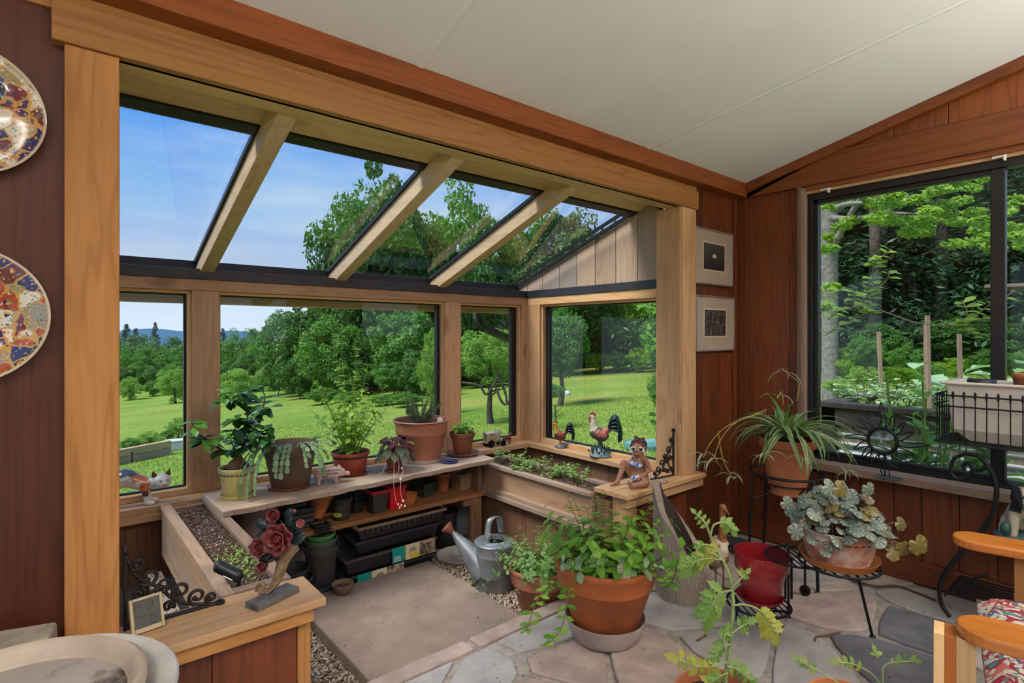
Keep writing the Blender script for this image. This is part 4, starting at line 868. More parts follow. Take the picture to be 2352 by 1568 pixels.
# ================================================================ left side: plates, post, knee wall
def platemat(name, bands):
    m, nt, b, nd = new_mat(name); v = coords(nt, nd, rnd=False)
    sp_ = nd('ShaderNodeSeparateXYZ'); nt.links.new(v, sp_.inputs[0])
    ln = nd('ShaderNodeVectorMath', operation='LENGTH'); cb_ = nd('ShaderNodeCombineXYZ'); nt.links.new(sp_.outputs['X'], cb_.inputs[0]); nt.links.new(sp_.outputs['Z'], cb_.inputs[1]); nt.links.new(cb_.outputs[0], ln.inputs[0])
    dn = nd('ShaderNodeTexNoise', Scale=22.0, Detail=2.0); nt.links.new(v, dn.inputs['Vector']); ds2 = nd('ShaderNodeVectorMath', operation='SCALE'); ds2.inputs['Scale'].default_value = .045; nt.links.new(dn.outputs['Color'], ds2.inputs[0]); da = nd('ShaderNodeVectorMath', operation='ADD'); nt.links.new(v, da.inputs[0]); nt.links.new(ds2.outputs[0], da.inputs[1]); v = da.outputs[0]
    vo = nd('ShaderNodeTexVoronoi', Scale=bands[0]); nt.links.new(v, vo.inputs['Vector'])
    cells = ramp(nt, nd, vo.outputs['Color'], bands[1]); cells.color_ramp.interpolation = 'CONSTANT'
    f = nd('ShaderNodeTexVoronoi', Scale=bands[0] * 5.5); nt.links.new(v, f.inputs['Vector'])
    fl = ramp(nt, nd, f.outputs['Color'], bands[2]); fl.color_ramp.interpolation = 'CONSTANT'
    fm = ramp(nt, nd, f.outputs['Distance'], [(0, (1, 1, 1)), (.32, (1, 1, 1)), (.36, (0, 0, 0))])
    c = mixc(nt, nd, fm.outputs[0], cells.outputs[0], fl.outputs[0])
    ed = nd('ShaderNodeTexVoronoi', Scale=bands[0], feature='DISTANCE_TO_EDGE'); nt.links.new(v, ed.inputs['Vector'])
    em = ramp(nt, nd, ed.outputs['Distance'], [(0, (1, 1, 1)), (.035, (1, 1, 1)), (.05, (0, 0, 0))]); c = mixc(nt, nd, em.outputs[0], c, (.55, .33, .10))
    rm = ramp(nt, nd, ln.outputs['Value'], [(0, (0, 0, 0)), (bands[3] * .965, (0, 0, 0)), (bands[3] * .97, (1, 1, 1))])
    c = mixc(nt, nd, rm.outputs[0], c, (.62, .55, .42))
    nt.links.new(c, b.inputs['Base Color']); b.inputs['Roughness'].default_value = .12; b.inputs['Coat Weight'].default_value = .5; return m
navy, rust, cream, gold, jade, plum = (.02, .03, .14), (.42, .07, .04), (.72, .68, .60), (.62, .42, .05), (.12, .28, .2), (.16, .03, .05)
def plate(u_r, v_c, ry, label, bands):
    """flat decorated plate hung on the left wall; u_r is its right edge in the picture"""
    e = PY(u_r, v_c, 1.775); R = ry; o = thing('wall_plate', label, 'plate', (e.x - R, 1.789, e.z)); m_ = platemat('plate_pattern', bands); Rx = M.Rotation(pi / 2, 4, 'X')
    MB().lathe([(0, .002), (R * .5, .002), (R * .62, .010), (R, .026), (R, .029), (R * .985, .030), (R * .60, .014), (R * .5, .007), (0, .007)], 56, mt=Rx).build('dish', m_, o, True)
    MB().lathe([(R * .5, 0), (R * .5, .006), (R * .45, .006), (R * .45, 0)], 40, mt=Rx).build('foot_ring', white, o, True)
plate(108, 284, .152, 'porcelain plate with blue scrolls, bird and yellow flowers, upper on the left wall', (21, [(0, navy), (.3, navy), (.45, cream), (.62, plum), (.75, (.35, .3, .14)), (.86, navy)], [(0, gold), (.25, (.3, .15, .25)), (.45, cream), (.6, jade), (.8, rust)], .152))
plate(117, 726, .160, 'porcelain plate with lattice bands and red flower medallions, lower on the left wall', (24, [(0, navy), (.3, rust), (.45, cream), (.55, (.30, .28, .24)), (.7, navy), (.8, plum)], [(0, rust), (.3, gold), (.5, navy), (.65, jade), (.8, cream)], .160))
# stone chunk, crock and basin at the lower left
rk_ = MB(); rr = random.Random(3); vs = [(x + rr.uniform(-.012, .012), y + rr.uniform(-.012, .012), z + rr.uniform(-.01, .01)) for z in (0, .05, .10) for (x, y) in ((-.16, -.05), (-.05, -.06), (.08, -.05), (.10, .03), (-.04, .05), (-.15, .05))]
fs = [tuple(range(5, -1, -1)), tuple(range(12, 18))] + [(k * 6 + i, k * 6 + (i + 1) % 6, k * 6 + 6 + (i + 1) % 6, k * 6 + 6 + i) for k in range(2) for i in range(6)]
tag(rk_.add(vs, fs).build('field_stone', plain('pale_stone', (.42, .38, .30), .9, 0, .4, 14, .6, 50), loc=(-.08, 1.70, .46), bevel=.008), 'rough pale stone lying on the knee wall cap under the plates', 'stone')
basin = thing('basin', 'large white enamel basin on a pedestal in the lower left corner', 'basin', (-.055, 1.372, 0))
enam = plain('chalky_enamel', (.66, .64, .60), .45, 0, .25, 7, .15, 30); dirt = plain('dried_dirt', (.50, .45, .41), .8, 0, .75, 10, .3, 60, col2=(.10, .075, .06), lo=.30, hi=.45)
BR = .268
MB().lathe([(.0, .40), (.14, .40), (.17, .43), (BR * .86, .52), (BR * .97, .535), (BR, .545), (BR, .556), (BR * .985, .560), (BR * .87, .552), (.165, .45), (0, .44)], 64).build('bowl', enam, basin, True)
MB().lathe([(0, 0), (.15, 0), (.15, .03), (.07, .07), (.055, .2), (.06, .34), (.12, .40), (0, .40)], 40).build('pedestal', enam, basin, True)
crock = thing('crock', 'broken beige stoneware dish with dirt inside, sitting in the basin', 'crock', (-.065, 1.372, .452))
CRr = .222
vs = []; n = 64; prof = [(CRr * .66, -.002), (CRr * .86, .06), (CRr * 1.0, .105), (CRr, .128), (CRr * .955, .136), (CRr * .90, .128), (CRr * .885, .108), (CRr * .86, .098), (.0, .096)]
def chip(a, z): return 0.0
for i, (r, z) in enumerate(prof):
    for j in range(n):
        a = 2 * pi * j / n; k_ = 1.0
        dz = -.028 * max(0, 1 - abs(((a - 2.15 + pi) % (2 * pi)) - pi) / .16) if z > .09 else 0
        vs.append((r * cos(a), r * sin(a), z + dz))
fs = [(i * n + j, i * n + (j + 1) % n, (i + 1) * n + (j + 1) % n, (i + 1) * n + j) for i in range(len(prof) - 1) for j in range(n)] + [tuple(range(n - 1, -1, -1))]
MB().add(vs, fs).build('dish', plain('stoneware', (.60, .50, .38), .5, 0, .25, 10, .15, 40), crock, True)
MB().lathe([(CRr * .855, .0975), (CRr * .84, .100), (0, .101)], 40).build('dirt', dirt, crock, True)
MB().lathe([(.055, .101), (.055, .107), (.052, .107), (.05, .101)], 32, (-.02, .02, 0)).build('ring', enam, crock, True)
# iron scroll brackets
def scroll_bracket(o, L, H, r, mat, mt):
    """L-shaped bracket: bar along x, bar along z, scrollwork between"""
    def build(pts, rad, nm, n=6): MB().tube([mt @ V((p[0], 0, p[1])) for p in pts], rad, 8).build(nm, mat, o, True)
    MB().box(0, L, -r * 1.6, r * 1.6, 0, r * 1.7, mt).build('foot_bar', mat, o, bevel=.002); MB().box(0, r * 1.7, -r * 1.6, r * 1.6, 0, H, mt).build('upright_bar', mat, o, bevel=.002)
    MB().lathe([(r * 3, 0), (r * 3, r * 1.5), (r * 1.2, r * 1.5), (r * 1.2, 0), (r * 3, 0)], 20, (L + r * 2, 0, 0), mt=mt).build('lug', mat, o, True)
    m90 = mt @ M.Translation((0, 0, H + r * 2)) @ M.Rotation(pi / 2, 4, 'Y'); MB().lathe([(r * 3, 0), (r * 3, r * 1.5), (r * 1.2, r * 1.5), (r * 1.2, 0), (r * 3, 0)], 20, mt=m90).build('lug', mat, o, True)
    def C(cx_, cz_, R, a0, turns, sgn=1):
        pts = []
        for i in range(26):
            t = i / 25; a = a0 + sgn * turns * 2 * pi * t; q = R * (1 - .66 * t); pts.append((cx_ + q * cos(a), cz_ + q * sin(a)))
        build(pts, [r * (1.15 - .25 * i / 25) for i in range(26)], 'scroll'); MB().ell(mt @ V((pts[-1][0], 0, pts[-1][1])), r * 1.6, None, 10, 8).build('scroll_end', mat, o, True)
    d = V((1, 1)) * .0
    stem = [(r, r), (L * .22, H * .22), (L * .40, H * .42)]; build(spline([V((a, 0, b)) for a, b in stem], 4) and [(p.x, p.z) for p in spline([V((a, 0, b)) for a, b in stem], 4)], r * 1.1, 'stem')
    for (x, z, R, a0, tn, sg) in [(.14, .83, .085, -2.6, 1.1, 1), (.26, .62, .115, -2.6, 1.1, 1), (.41, .47, .11, -2.9, 1.1, 1), (.60, .33, .12, -1.9, 1.1, -1), (.78, .19, .115, -1.9, 1.1, -1), (.94, .12, .075, -2.0, 1.1, -1),
                                  (.15, .42, .085, 1.2, 1.1, -1), (.13, .16, .075, 1.4, 1.1, -1), (.33, .12, .08, -2.4, 1.1, -1), (.46, .16, .075, -.6, 1.1, 1), (.30, .36, .08, -.9, 1.1, 1)]:
        C(x * L, z * H, R * max(min(L, H), .88 * sqrt(L * H)), a0, tn, sg)
    bow = [(p.x, p.z) for p in spline([V((.02 * L, 0, .97 * H)), V((.14 * L, 0, .66 * H)), V((.36 * L, 0, .46 * H)), V((.46 * L, 0, .42 * H)), V((.44 * L, 0, .34 * H)), V((.64 * L, 0, .14 * H)), V((.97 * L, 0, .02 * H))], 5)]
    build(bow, r * 1.05, 'bow'); MB().prism([(0, -r * 2), (r * 5, 0), (0, r * 2)], -r, r, mt @ M(((.7, -.7, 0, .46 * L), (0, 0, 1, 0), (.7, .7, 0, .44 * H), (0, 0, 0, 1)))).build('finial', mat, o)
a, b = PZ(284, 1452, .46), PZ(524, 1398, .46)
a.y = b.y = 1.815; L_ = b.x - a.x
o = thing('scroll_bracket', 'large brown iron scroll bracket standing on the left knee wall cap', 'bracket', (a.x, 1.80, .46)); scroll_bracket(o, L_ - .02, .205, .0046, rustiron, M.Identity(4))
# weather station
tp = PZ(325, 1470, .46); o = thing('thermometer', 'cream framed digital weather display leaning on the iron bracket', 'thermometer', (.205, 1.752, .462), radians(8)); tl = M.Rotation(radians(-20), 4, 'X') @ M.Rotation(radians(0), 4, 'Y')
beige = plain('cream_plastic', (.50, .40, .24), .45); lcd = plain('lcd_grey', (.085, .085, .055), .2); lcdk = plain('lcd_segment', (.012, .014, .012), .4)
w2, h2 = .038, .088
for nm, bx in (('frame_side', (-w2, -w2 + .007, -.007, .007, 0, h2)), ('frame_side', (w2 - .007, w2, -.007, .007, 0, h2)), ('frame_side', (-w2 + .007, w2 - .007, -.007, .007, h2 - .007, h2)), ('frame_side', (-w2 + .007, w2 - .007, -.007, .007, 0, .012))): MB().box(*bx, tl).build(nm, beige, o, bevel=.0015)
MB().box(-w2 + .006, w2 - .006, -.003, .006, .01, h2 - .006, tl).build('screen', lcd, o)
for q in ((.004, .066, .012, .0022), (.014, .060, .0022, .010), (.004, .056, .012, .0022), (.003, .050, .0022, .006), (-.028, .040, .05, .0012), (.006, .033, .02, .002), (.006, .027, .02, .002), (.006, .016, .014, .003), (-.026, .062, .0016, .01), (-.018, .062, .0016, .01)): MB().box(q[0], q[0] + q[2], -.0036, -.003, q[1], q[1] + q[3], tl).build('segment', lcdk, o)
# cast iron rose bouquet on its slate block
bp = PZ(630, 1376, .46); slate = plain('slate_block', (.16, .15, .145), .8, 0, .5, 30, .4, 70)
ang = atan2((PZ(688, 1357, .46) - PZ(604, 1398, .46)).y, (PZ(688, 1357, .46) - PZ(604, 1398, .46)).x)
rose = thing('rose_doorstop', 'cast iron bouquet of red roses in a golden horn on a slate block', 'doorstop', (bp.x, bp.y, .46), ang)
MB().box(-.075, .068, -.028, .03, 0, .018).build('slate_base', slate, rose, bevel=.002)
goldc, goldd = (.42, .30, .15), (.20, .13, .07); leafc, leafh = (.022, .05, .05), (.06, .11, .11); r1c, r2c = (.20, .025, .022), (.36, .07, .06)
tr_ = bp + V((0, 0, 0)); tq = dep(bp)
def RP(u, v, d=0.0): return rose.matrix_basis.inverted() @ (PT(u, v, tq + d))
bpy.context.view_layer.update(); rose.matrix_basis = T(bp.x, bp.y, .46) @ Rz(ang)
horn = [(588, 1358), (592, 1345), (602, 1340), (606, 1350), (598, 1358), (612, 1358), (628, 1345), (640, 1322), (650, 1290), (662, 1268), (672, 1254)]
hc = spline([RP(u, v) for u, v in horn], 5); k = len(hc)
MB().tube(hc, [.0045 + .0150 * max(0, (i / (k - 1) - .45) / .55) + .003 * min(1, i / 20) for i in range(k)], 14).build('horn', plain('gilt_paint', (.42, .30, .16), .45, .3, .5, 40, .3, 80, col2=(.16, .10, .06)), rose, True)
for s_ in (-1, 0, 1):
    MB().tube([p + V((s_ * .006, -.010 - .004 * (i / k), 0)) for i, p in enumerate(hc[24:])], .0022, 5).build('flute', plain('gilt_ridge', (.50, .38, .22), .4, .3), rose, True)
rose_r = plain('rose_red', (.20, .022, .02), .35, 0, .4, 30, .3, 90, coat=.2); rose_p = plain('rose_pink', (.42, .10, .09), .35, 0, .4, 30, coat=.2); rose_l = plain('rose_leaf', (.020, .045, .046), .35, .1, .5, 30)
petal = leafmesh('petal', rose_r, .95, .5, -.25, 6, peak=.6); petal_p = leafmesh('petal', rose_p, .95, .5, -.25, 6, peak=.6)
def rosette(u, v, R, mt_, d=-.02, yaw=0.0, rings=3):
    c = RP(u, v, d)
    out = (rose.matrix_basis.inverted().to_3x3() @ (-FW + V((0, 0, .15)))).normalized(); sx_, sy_ = frame(out)
    head = MB().ell(c, R * .42, None, 12, 8).build('rose', mt_.materials[0], rose, True)
    for k_ in range(rings):
        m_ = 5 + k_
        for i in range(m_):
            a = 2 * pi * i / m_ + k_ * .6; rad = sx_ * cos(a) + sy_ * sin(a); op = (.25, .75, 1.25)[k_]
            dirv = out * cos(op) + rad * sin(op); ob = link('petal', mt_, head, basis(c - out * R * .1 + rad * R * .1, dirv, -out * sin(op) * -1 + rad * -cos(op)) @ M.Scale(R * (.62 + .22 * k_), 4))
            so_ = ob.modifiers.new('t', 'SOLIDIFY'); so_.thickness = .10
rosette(641, 1236, .046, petal); rosette(632, 1182, .034, petal, -.015, rings=2); rosette(597, 1256, .028, petal, -.015); rosette(606, 1300, .028, petal, -.015, rings=2); rosette(693, 1200, .022, petal_p, -.012, rings=2); rosette(676, 1173, .014, petal_p, -.01, rings=1); rosette(624, 1286, .016, petal, -.012, rings=1); rosette(600, 1236, .014, petal_p, -.01, rings=1)
rl = leafmesh('leaf', rose_l, .6, .25, .25, 5)
for i, (u, v, du, dv, s_) in enumerate([(622, 1210, -34, -12, .05), (625, 1222, -32, 6, .045), (655, 1195, 10, -28, .04), (668, 1225, 22, -22, .05), (665, 1245, 30, -12, .05), (672, 1240, 30, -25, .04), (625, 1268, -28, 16, .045), (618, 1275, -22, 24, .04), (650, 1262, -6, 18, .035), (660, 1210, 4, -30, .035), (668, 1215, 14, -10, .04), (640, 1265, -26, 20, .04)]):
    a = RP(u, v, -.005); b = RP(u + du, v + dv, -.015); ob = link('leaf', rl, rose, basis(a, b - a, rose.matrix_basis.inverted().to_3x3() @ (-FW + V((0, 0, .4)))) @ M.Scale(s_, 4)); so_ = ob.modifiers.new('t', 'SOLIDIFY'); so_.thickness = .09
for pts in ([(665, 1255), (660, 1220), (672, 1180)], [(664, 1255), (672, 1230), (690, 1205)], [(655, 1255), (650, 1210), (645, 1195)], [(650, 1262), (620, 1262), (602, 1262)], [(652, 1265), (630, 1280), (612, 1295)]): MB().tube(spline([RP(u, v, .003) for u, v in pts], 4), .003, 6).build('stem', rose_l, rose, True)
# left planter trough: boards, soil, sprouts
pl_ = thing('planter_box', 'long wooden trough of dark soil running from the left window to the knee wall', 'planter')
x0, x1, y0, y1, zt = .402, .602, 1.84, 2.995, .4635
for nm, a, ax in (('rim_board', (x0 - .006, x0 + .036, y0, y1, zt - .018, zt), 'y'), ('rim_board', (x1 - .036, x1 + .004, y0 + .036, y1, zt - .018, zt), 'y'), ('rim_board', (x0 + .036, x1 + .004, y0, y0 + .036, zt - .018, zt), 'x'), ('side_board', (x0, x0 + .022, y0 + .002, y1, .255, zt - .018), 'y'), ('side_board', (x1 - .022, x1, y0 + .002, y1, .255, zt - .018), 'y'), ('end_board', (x0 + .022, x1 - .022, y0 + .002, y0 + .024, .255, zt - .018), 'x'), ('end_board', (x0 + .022, x1 - .022, y1 - .022, y1, .255, zt - .018), 'x'), ('bottom_board', (x0, x1, y0 + .002, y1, .235, .255), 'y')):
    MB().box(*a).build(nm, boxm[ax], pl_, bevel=.002)
ns_, nt2 = 10, 60; sv = [(x0 + .022 + (x1 - x0 - .044) * i / ns_, y0 + .024 + (y1 - y0 - .046) * j / nt2, .422 + random.uniform(-.006, .006)) for i in range(ns_ + 1) for j in range(nt2 + 1)]
potting = plain('potting_mix', (.10, .058, .040), .95, 0, .7, 90, 1.0, 160, col2=(.018, .012, .010), lo=.3, hi=.6)
MB().add(sv, grid_mesh(sv, ns_ + 1, nt2 + 1)).build('soil', potting, pl_, True)
def bits(n, x0, x1, y0, y1, z, s0, s1, seed):
    r_ = np.random.RandomState(seed); p = np.stack([r_.uniform(x0, x1, n), r_.uniform(y0, y1, n), np.full(n, z) + r_.uniform(0, .004, n)], 1)
    tet = np.array([[1, 1, 1], [1, -1, -1], [-1, 1, -1], [-1, -1, 1]]) * .6; s_ = r_.uniform(s0, s1, (n, 1, 1)); R_ = unit(r_.randn(n, 3)); K = np.array(tet)[None] * s_ * (1 + .4 * r_.randn(n, 4, 1))
    a = r_.uniform(0, 6.28, n); ca, sa = np.cos(a)[:, None], np.sin(a)[:, None]; K = np.stack([K[..., 0] * ca - K[..., 1] * sa, K[..., 0] * sa + K[..., 1] * ca, K[..., 2] * .6], 2)
    Vv = (K + p[:, None]).reshape(-1, 3); f = (np.arange(n)[:, None, None] * 4 + np.array([[0, 1, 2], [0, 3, 1], [0, 2, 3], [1, 3, 2]])[None]).reshape(-1, 3); return Vv, f
def bits_obj(name, args, mat, parent):
    vv, ff = bits(*args); me = bpy.data.meshes.new(name); me.from_pydata(vv.tolist(), [], ff.tolist()); me.update(); me.materials.append(mat); o = link(name, me, parent); o['kind'] = 'stuff'; return o
def islandmat(name, stops, rough=.8):
    m, nt, b, nd = new_mat(name); g = nd('ShaderNodeNewGeometry'); r = ramp(nt, nd, g.outputs['Random Per Island'], stops); nt.links.new(r.outputs[0], b.inputs['Base Color']); b.inputs['Roughness'].default_value = rough; return m
perl = islandmat('bark_chips', [(0, (.05, .03, .02)), (.6, (.17, .09, .06)), (.93, (.30, .20, .15)), (1, (.7, .66, .6))])
bits_obj('soil_crumbs', (2600, x0 + .03, x1 - .03, y0 + .03, y1 - .03, .424, .002, .006, 2), perl, pl_)
spr = leafmat('sprout', (.22, .42, .06), (.40, .58, .14), .3, island=True); c = PZ(560, 1290, .43)
n = 420; q = np.stack([rs.normal(c.x, .05, n), rs.normal(c.y - .02, .09, n), rs.uniform(.432, .448, n)], 1); q = q[(q[:, 0] > x0 + .03) & (q[:, 0] < x1 - .03) & (q[:, 1] > y0 + .04)]
link('sprouts', np_mesh('sprouts', leaves_at(q, np.tile([0, 0, 1.], (len(q), 1)), .0055, .7, .5), spr), pl_)['kind'] = 'stuff'
ldg = thing('ledge_board', 'rough earthy timber ledge along the foot of the left trough', 'ledge'); MB().box(.345, .40, 1.84, 2.99, .13, .165).build('plank', weath['y'], ldg, bevel=.003); MB().box(.352, .40, 1.84, 2.99, gz - .02, .13).build('support', brownb['y'], ldg)
bits_obj('crumbs', (260, .35, .395, 1.86, 2.97, .165, .002, .005, 5), perl, ldg)
# black solar spotlight on the trough corner
sp_ = PZ(548, 1345, .455); so_l = thing('solar_spotlight', 'black plastic solar spotlight tilted on the corner of the left trough', 'spotlight', sp_)
p0 = PT(505, 1303, dep(sp_) - .005) - sp_; p1 = PT(545, 1322, dep(sp_) - .005) - sp_
figure('housing', [('c', p0, p1, .020, .019, (.012, .013, .015)), ('c', p0 + V((0, 0, .004)), p1 + V((0, 0, .003)), .019, .018, (.02, .022, .025))], vcolmat('satin_black', .35, .5), so_l, .004, 4)
MB().tube([p1 * .8, (p1 * .5 + V((.004, 0, .008))), (0, 0, 0)], [.006, .005, .007], 8).build('bracket', blackp, so_l, True)
ax_ = (p1 - p0).normalized(); MB().box(-.016, .016, -.012, .012, -.003, .0, T(p0.lerp(p1, .55) - V((0, 0, .018)) - FW * .008) @ basis((0, 0, 0), ax_, -V((0, 0, 1)) - FW * .6)).build('lens', plain('lamp_lens', (.75, .72, .68), .1), so_l)
# calico cat on the left sill
cp = PZ(318, 1163, .467); cat = thing('cat_figurine', 'glazed calico cat figurine crouching on the left window sill', 'figurine', (cp.x - .035, cp.y + .03, .467), radians(-8)); cat.scale = (1.25, 1.25, 1.2)
wh, og, bk, bl = (.80, .74, .68), (.62, .17, .035), (.03, .035, .045), (.10, .30, .42)
def catpaint(P, C):
    n1 = np.array([mnoise.noise(V(p * 22)) for p in P]); C = C.copy()
    top = P[:, 2] + .25 * P[:, 0] * 0
    C[(P[:, 2] > .118) & (P[:, 0] < .05)] = (.10, .12, .16); C[(P[:, 2] > .094) & (P[:, 2] < .120) & (P[:, 0] > .01) & (P[:, 0] < .06)] = og
    C[(P[:, 0] > .035) & (P[:, 0] < .066) & (P[:, 2] > .055) & (P[:, 2] < .092)] = og; C[(np.abs(P[:, 0] - .05) < .012) & (P[:, 2] < .056) & (P[:, 2] > .036) & (P[:, 1] < -.012)] = (.08, .03, .02)
    C[(P[:, 0] < -.05) & (P[:, 2] > .07) & (P[:, 2] < .1)] = og; return C
hc_ = V((.102, -.012, .086)); fd = V((.30, -.95, 0)).normalized(); sd_ = V((fd.y, -fd.x, 0))
figure('body', [('c', (-.075, 0, .088), (-.01, 0, .110), .030, .036, wh), ('c', (-.01, 0, .110), (.05, 0, .078), .035, .028, wh), ('c', (.05, 0, .078), (.095, -.008, .084), .024, .022, wh), ('e', hc_, (.033, .029, .028), None, wh), ('e', hc_ + fd * .020 + V((0, 0, -.010)), (.015, .013, .010), None, wh),
                ('c', (.05, -.016, .06), (.058, -.02, .012), .013, .010, wh), ('c', (.058, -.02, .010), (.076, -.022, .008), .010, .009, wh), ('c', (.05, .016, .06), (.066, .02, .012), .013, .010, wh), ('c', (.066, .02, .010), (.084, .02, .008), .010, .009, wh),
                ('c', (-.075, -.018, .07), (-.085, -.022, .012), .017, .010, wh), ('c', (-.085, -.022, .010), (-.062, -.024, .008), .010, .009, wh), ('c', (-.075, .018, .07), (-.09, .022, .012), .017, .010, wh), ('c', (-.10, 0, .09), (-.14, 0, .14), .011, .008, wh), ('c', (-.14, 0, .14), (-.12, 0, .18), .008, .006, og)], ceramic, cat, .004, 3, catpaint)
earm = plain('cat_ear', (.12, .035, .02), .3, coat=.4); eyem = plain('cat_eye', (.16, .42, .55), .1, coat=.5); blkm = plain('glossy_black', (.01, .01, .012), .15, coat=.3)
for s_, dx in ((1, -.004), (-1, .010)):
    q = hc_ + sd_ * s_ * .020 + V((0, 0, .018)); MB().add([q - sd_ * .013 - fd * .004, q + sd_ * .013 - fd * .004, q + fd * .007, q + sd_ * s_ * .008 + V((0, 0, .026))], [(0, 1, 3), (1, 2, 3), (2, 0, 3), (2, 1, 0)]).build('ear', earm, cat)
for s_ in (-1, 1):
    q = hc_ + fd * .0265 + sd_ * s_ * .012 + V((0, 0, .005)); MB().ell(q, (.0045, .0045, .0038), None, 10, 8).build('eye', eyem, cat, True); MB().ell(q + fd * .003, (.002, .002, .0028), None, 8, 6).build('pupil', blkm, cat, True)
MB().ell(hc_ + fd * .034 + V((0, 0, -.007)), (.004, .004, .003), None, 8, 6).build('nose', plain('cat_nose', (.5, .16, .13), .3), cat, True)
# ================================================================ bay: slab, gravel, bench, shelf
slabm = plain('dusty_slab', (.275, .21, .17), .9, 0, .3, 5, .25, 45, col2=(.19, .14, .112))
mat_o = thing('floor_slab', 'brown dusty paving slab sunk in the gravel of the bay', 'slab'); MB().box(.915, 1.662, 1.885, 2.72, gz - .02, -.035).build('slab', slabm, mat_o, bevel=.005)
bits_obj('litter', (260, .93, 1.65, 1.9, 2.7, -.034, .0012, .004, 9), islandmat('litter', [(0, (.03, .02, .015)), (.45, (.14, .09, .05)), (.9, (.4, .33, .25)), (1, (.75, .72, .66))]), mat_o)
gravm = islandmat('pea_gravel', [(0, (.13, .085, .055)), (.35, (.27, .19, .125)), (.7, (.42, .33, .245)), (1, (.60, .53, .46))])
def gravel(n, regions, seed, s0=.005, s1=.011):
    r_ = np.random.RandomState(seed); P = []
    tot = sum((b - a) * (d - c) for a, b, c, d in regions)
    for a, b, c, d in regions: k = int(n * (b - a) * (d - c) / tot); P.append(np.stack([r_.uniform(a, b, k), r_.uniform(c, d, k), gz - .010 + r_.uniform(0, .012, k)], 1))
    P = np.concatenate(P); k = len(P)
    oc = np.array([[1, 0, 0], [0, 1, 0], [-1, 0, 0], [0, -1, 0], [0, 0, 1], [0, 0, -1]], float); f = np.array([[0, 1, 4], [1, 2, 4], [2, 3, 4], [3, 0, 4], [1, 0, 5], [2, 1, 5], [3, 2, 5], [0, 3, 5]])
    sc = r_.uniform(s0, s1, (k, 1, 3)) * np.array([1.25, .95, .75]); a = r_.uniform(0, 6.28, k); ca, sa = np.cos(a)[:, None], np.sin(a)[:, None]
    K = oc[None] * sc * (1 + .22 * r_.randn(k, 6, 1)); K = np.stack([K[..., 0] * ca - K[..., 1] * sa, K[..., 0] * sa + K[..., 1] * ca, K[..., 2] + K[..., 0] * .25], 2)
    me = bpy.data.meshes.new('gravel'); me.from_pydata((K + P[:, None]).reshape(-1, 3).tolist(), [], (np.arange(k)[:, None, None] * 6 + f[None]).reshape(-1, 3).tolist()); me.update(); me.materials.append(gravm)
    me.polygons.foreach_set('use_smooth', [True] * len(me.polygons)); o = link('gravel', me); return tag(o, 'loose brown and cream pea gravel around the slab', 'gravel', kind='stuff')
gravel(26000, [(.62, .915, 1.865, 2.95), (1.66, 2.2, 1.865, 2.95), (-.05, .35, 1.865, 3.0), (.915, 1.66, 2.72, 2.95)], 4)
# bench plank and its shelf
bn = thing('bench_plank', 'rough weathered plank holding the potted plants under the front windows', 'bench')
fa, fb = PZ(512, 1175.5, .49), PZ(1137, 1052, .49); ba = PZ(462, 1132.4, .49); bb = PZ(1108, 1030, .49)
nb_ = 40; top = []; rr = random.Random(2)
for i in range(nb_ + 1):
    t = i / nb_; f = fa.lerp(fb, t); b = V((ba.x + (fb.x + .01 - ba.x) * t, 2.965, .49)); f = f + V((0, -.006 + .006 * sin(i * 1.3) + rr.uniform(-.003, .003), 0)); top.append((f, b))
vs = []
for f, b in top: vs += [(f.x, f.y, .49), (b.x, b.y, .49), (b.x, b.y, .464), (f.x + .002, f.y + .005, .464)]
fs = [(0, 1, 2, 3), (4 * nb_ + 3, 4 * nb_ + 2, 4 * nb_ + 1, 4 * nb_)] + [(4 * i + a, 4 * i + 4 + a, 4 * i + 4 + (a + 1) % 4, 4 * i + (a + 1) % 4) for i in range(nb_) for a in range(4)]
MB().add(vs, fs).build('plank', benchm, bn, bevel=.002)
MB().box(2.085, 2.115, 2.82, 2.95, .2605, .464).build('leg_board', brownb['z'], bn, bevel=.002)
sh = thing('shelf_board', 'long brown shelf board of small pots below the plank', 'shelf'); MB().box(.62, 2.135, 2.79, 3.05, .235, .26).build('board', wood('shelf_wood', (.33, .15, .055), (.18, .08, .03), 'x', .6, .5), sh, bevel=.002)
MB().box(2.02, 2.10, 2.80, 2.83, gz - .01, .235).build('support_board', brownb['z'], sh, bevel=.002); MB().box(1.96, 2.02, 2.80, 2.825, .19, .235).build('bracket', brownb['x'], sh, bevel=.002)
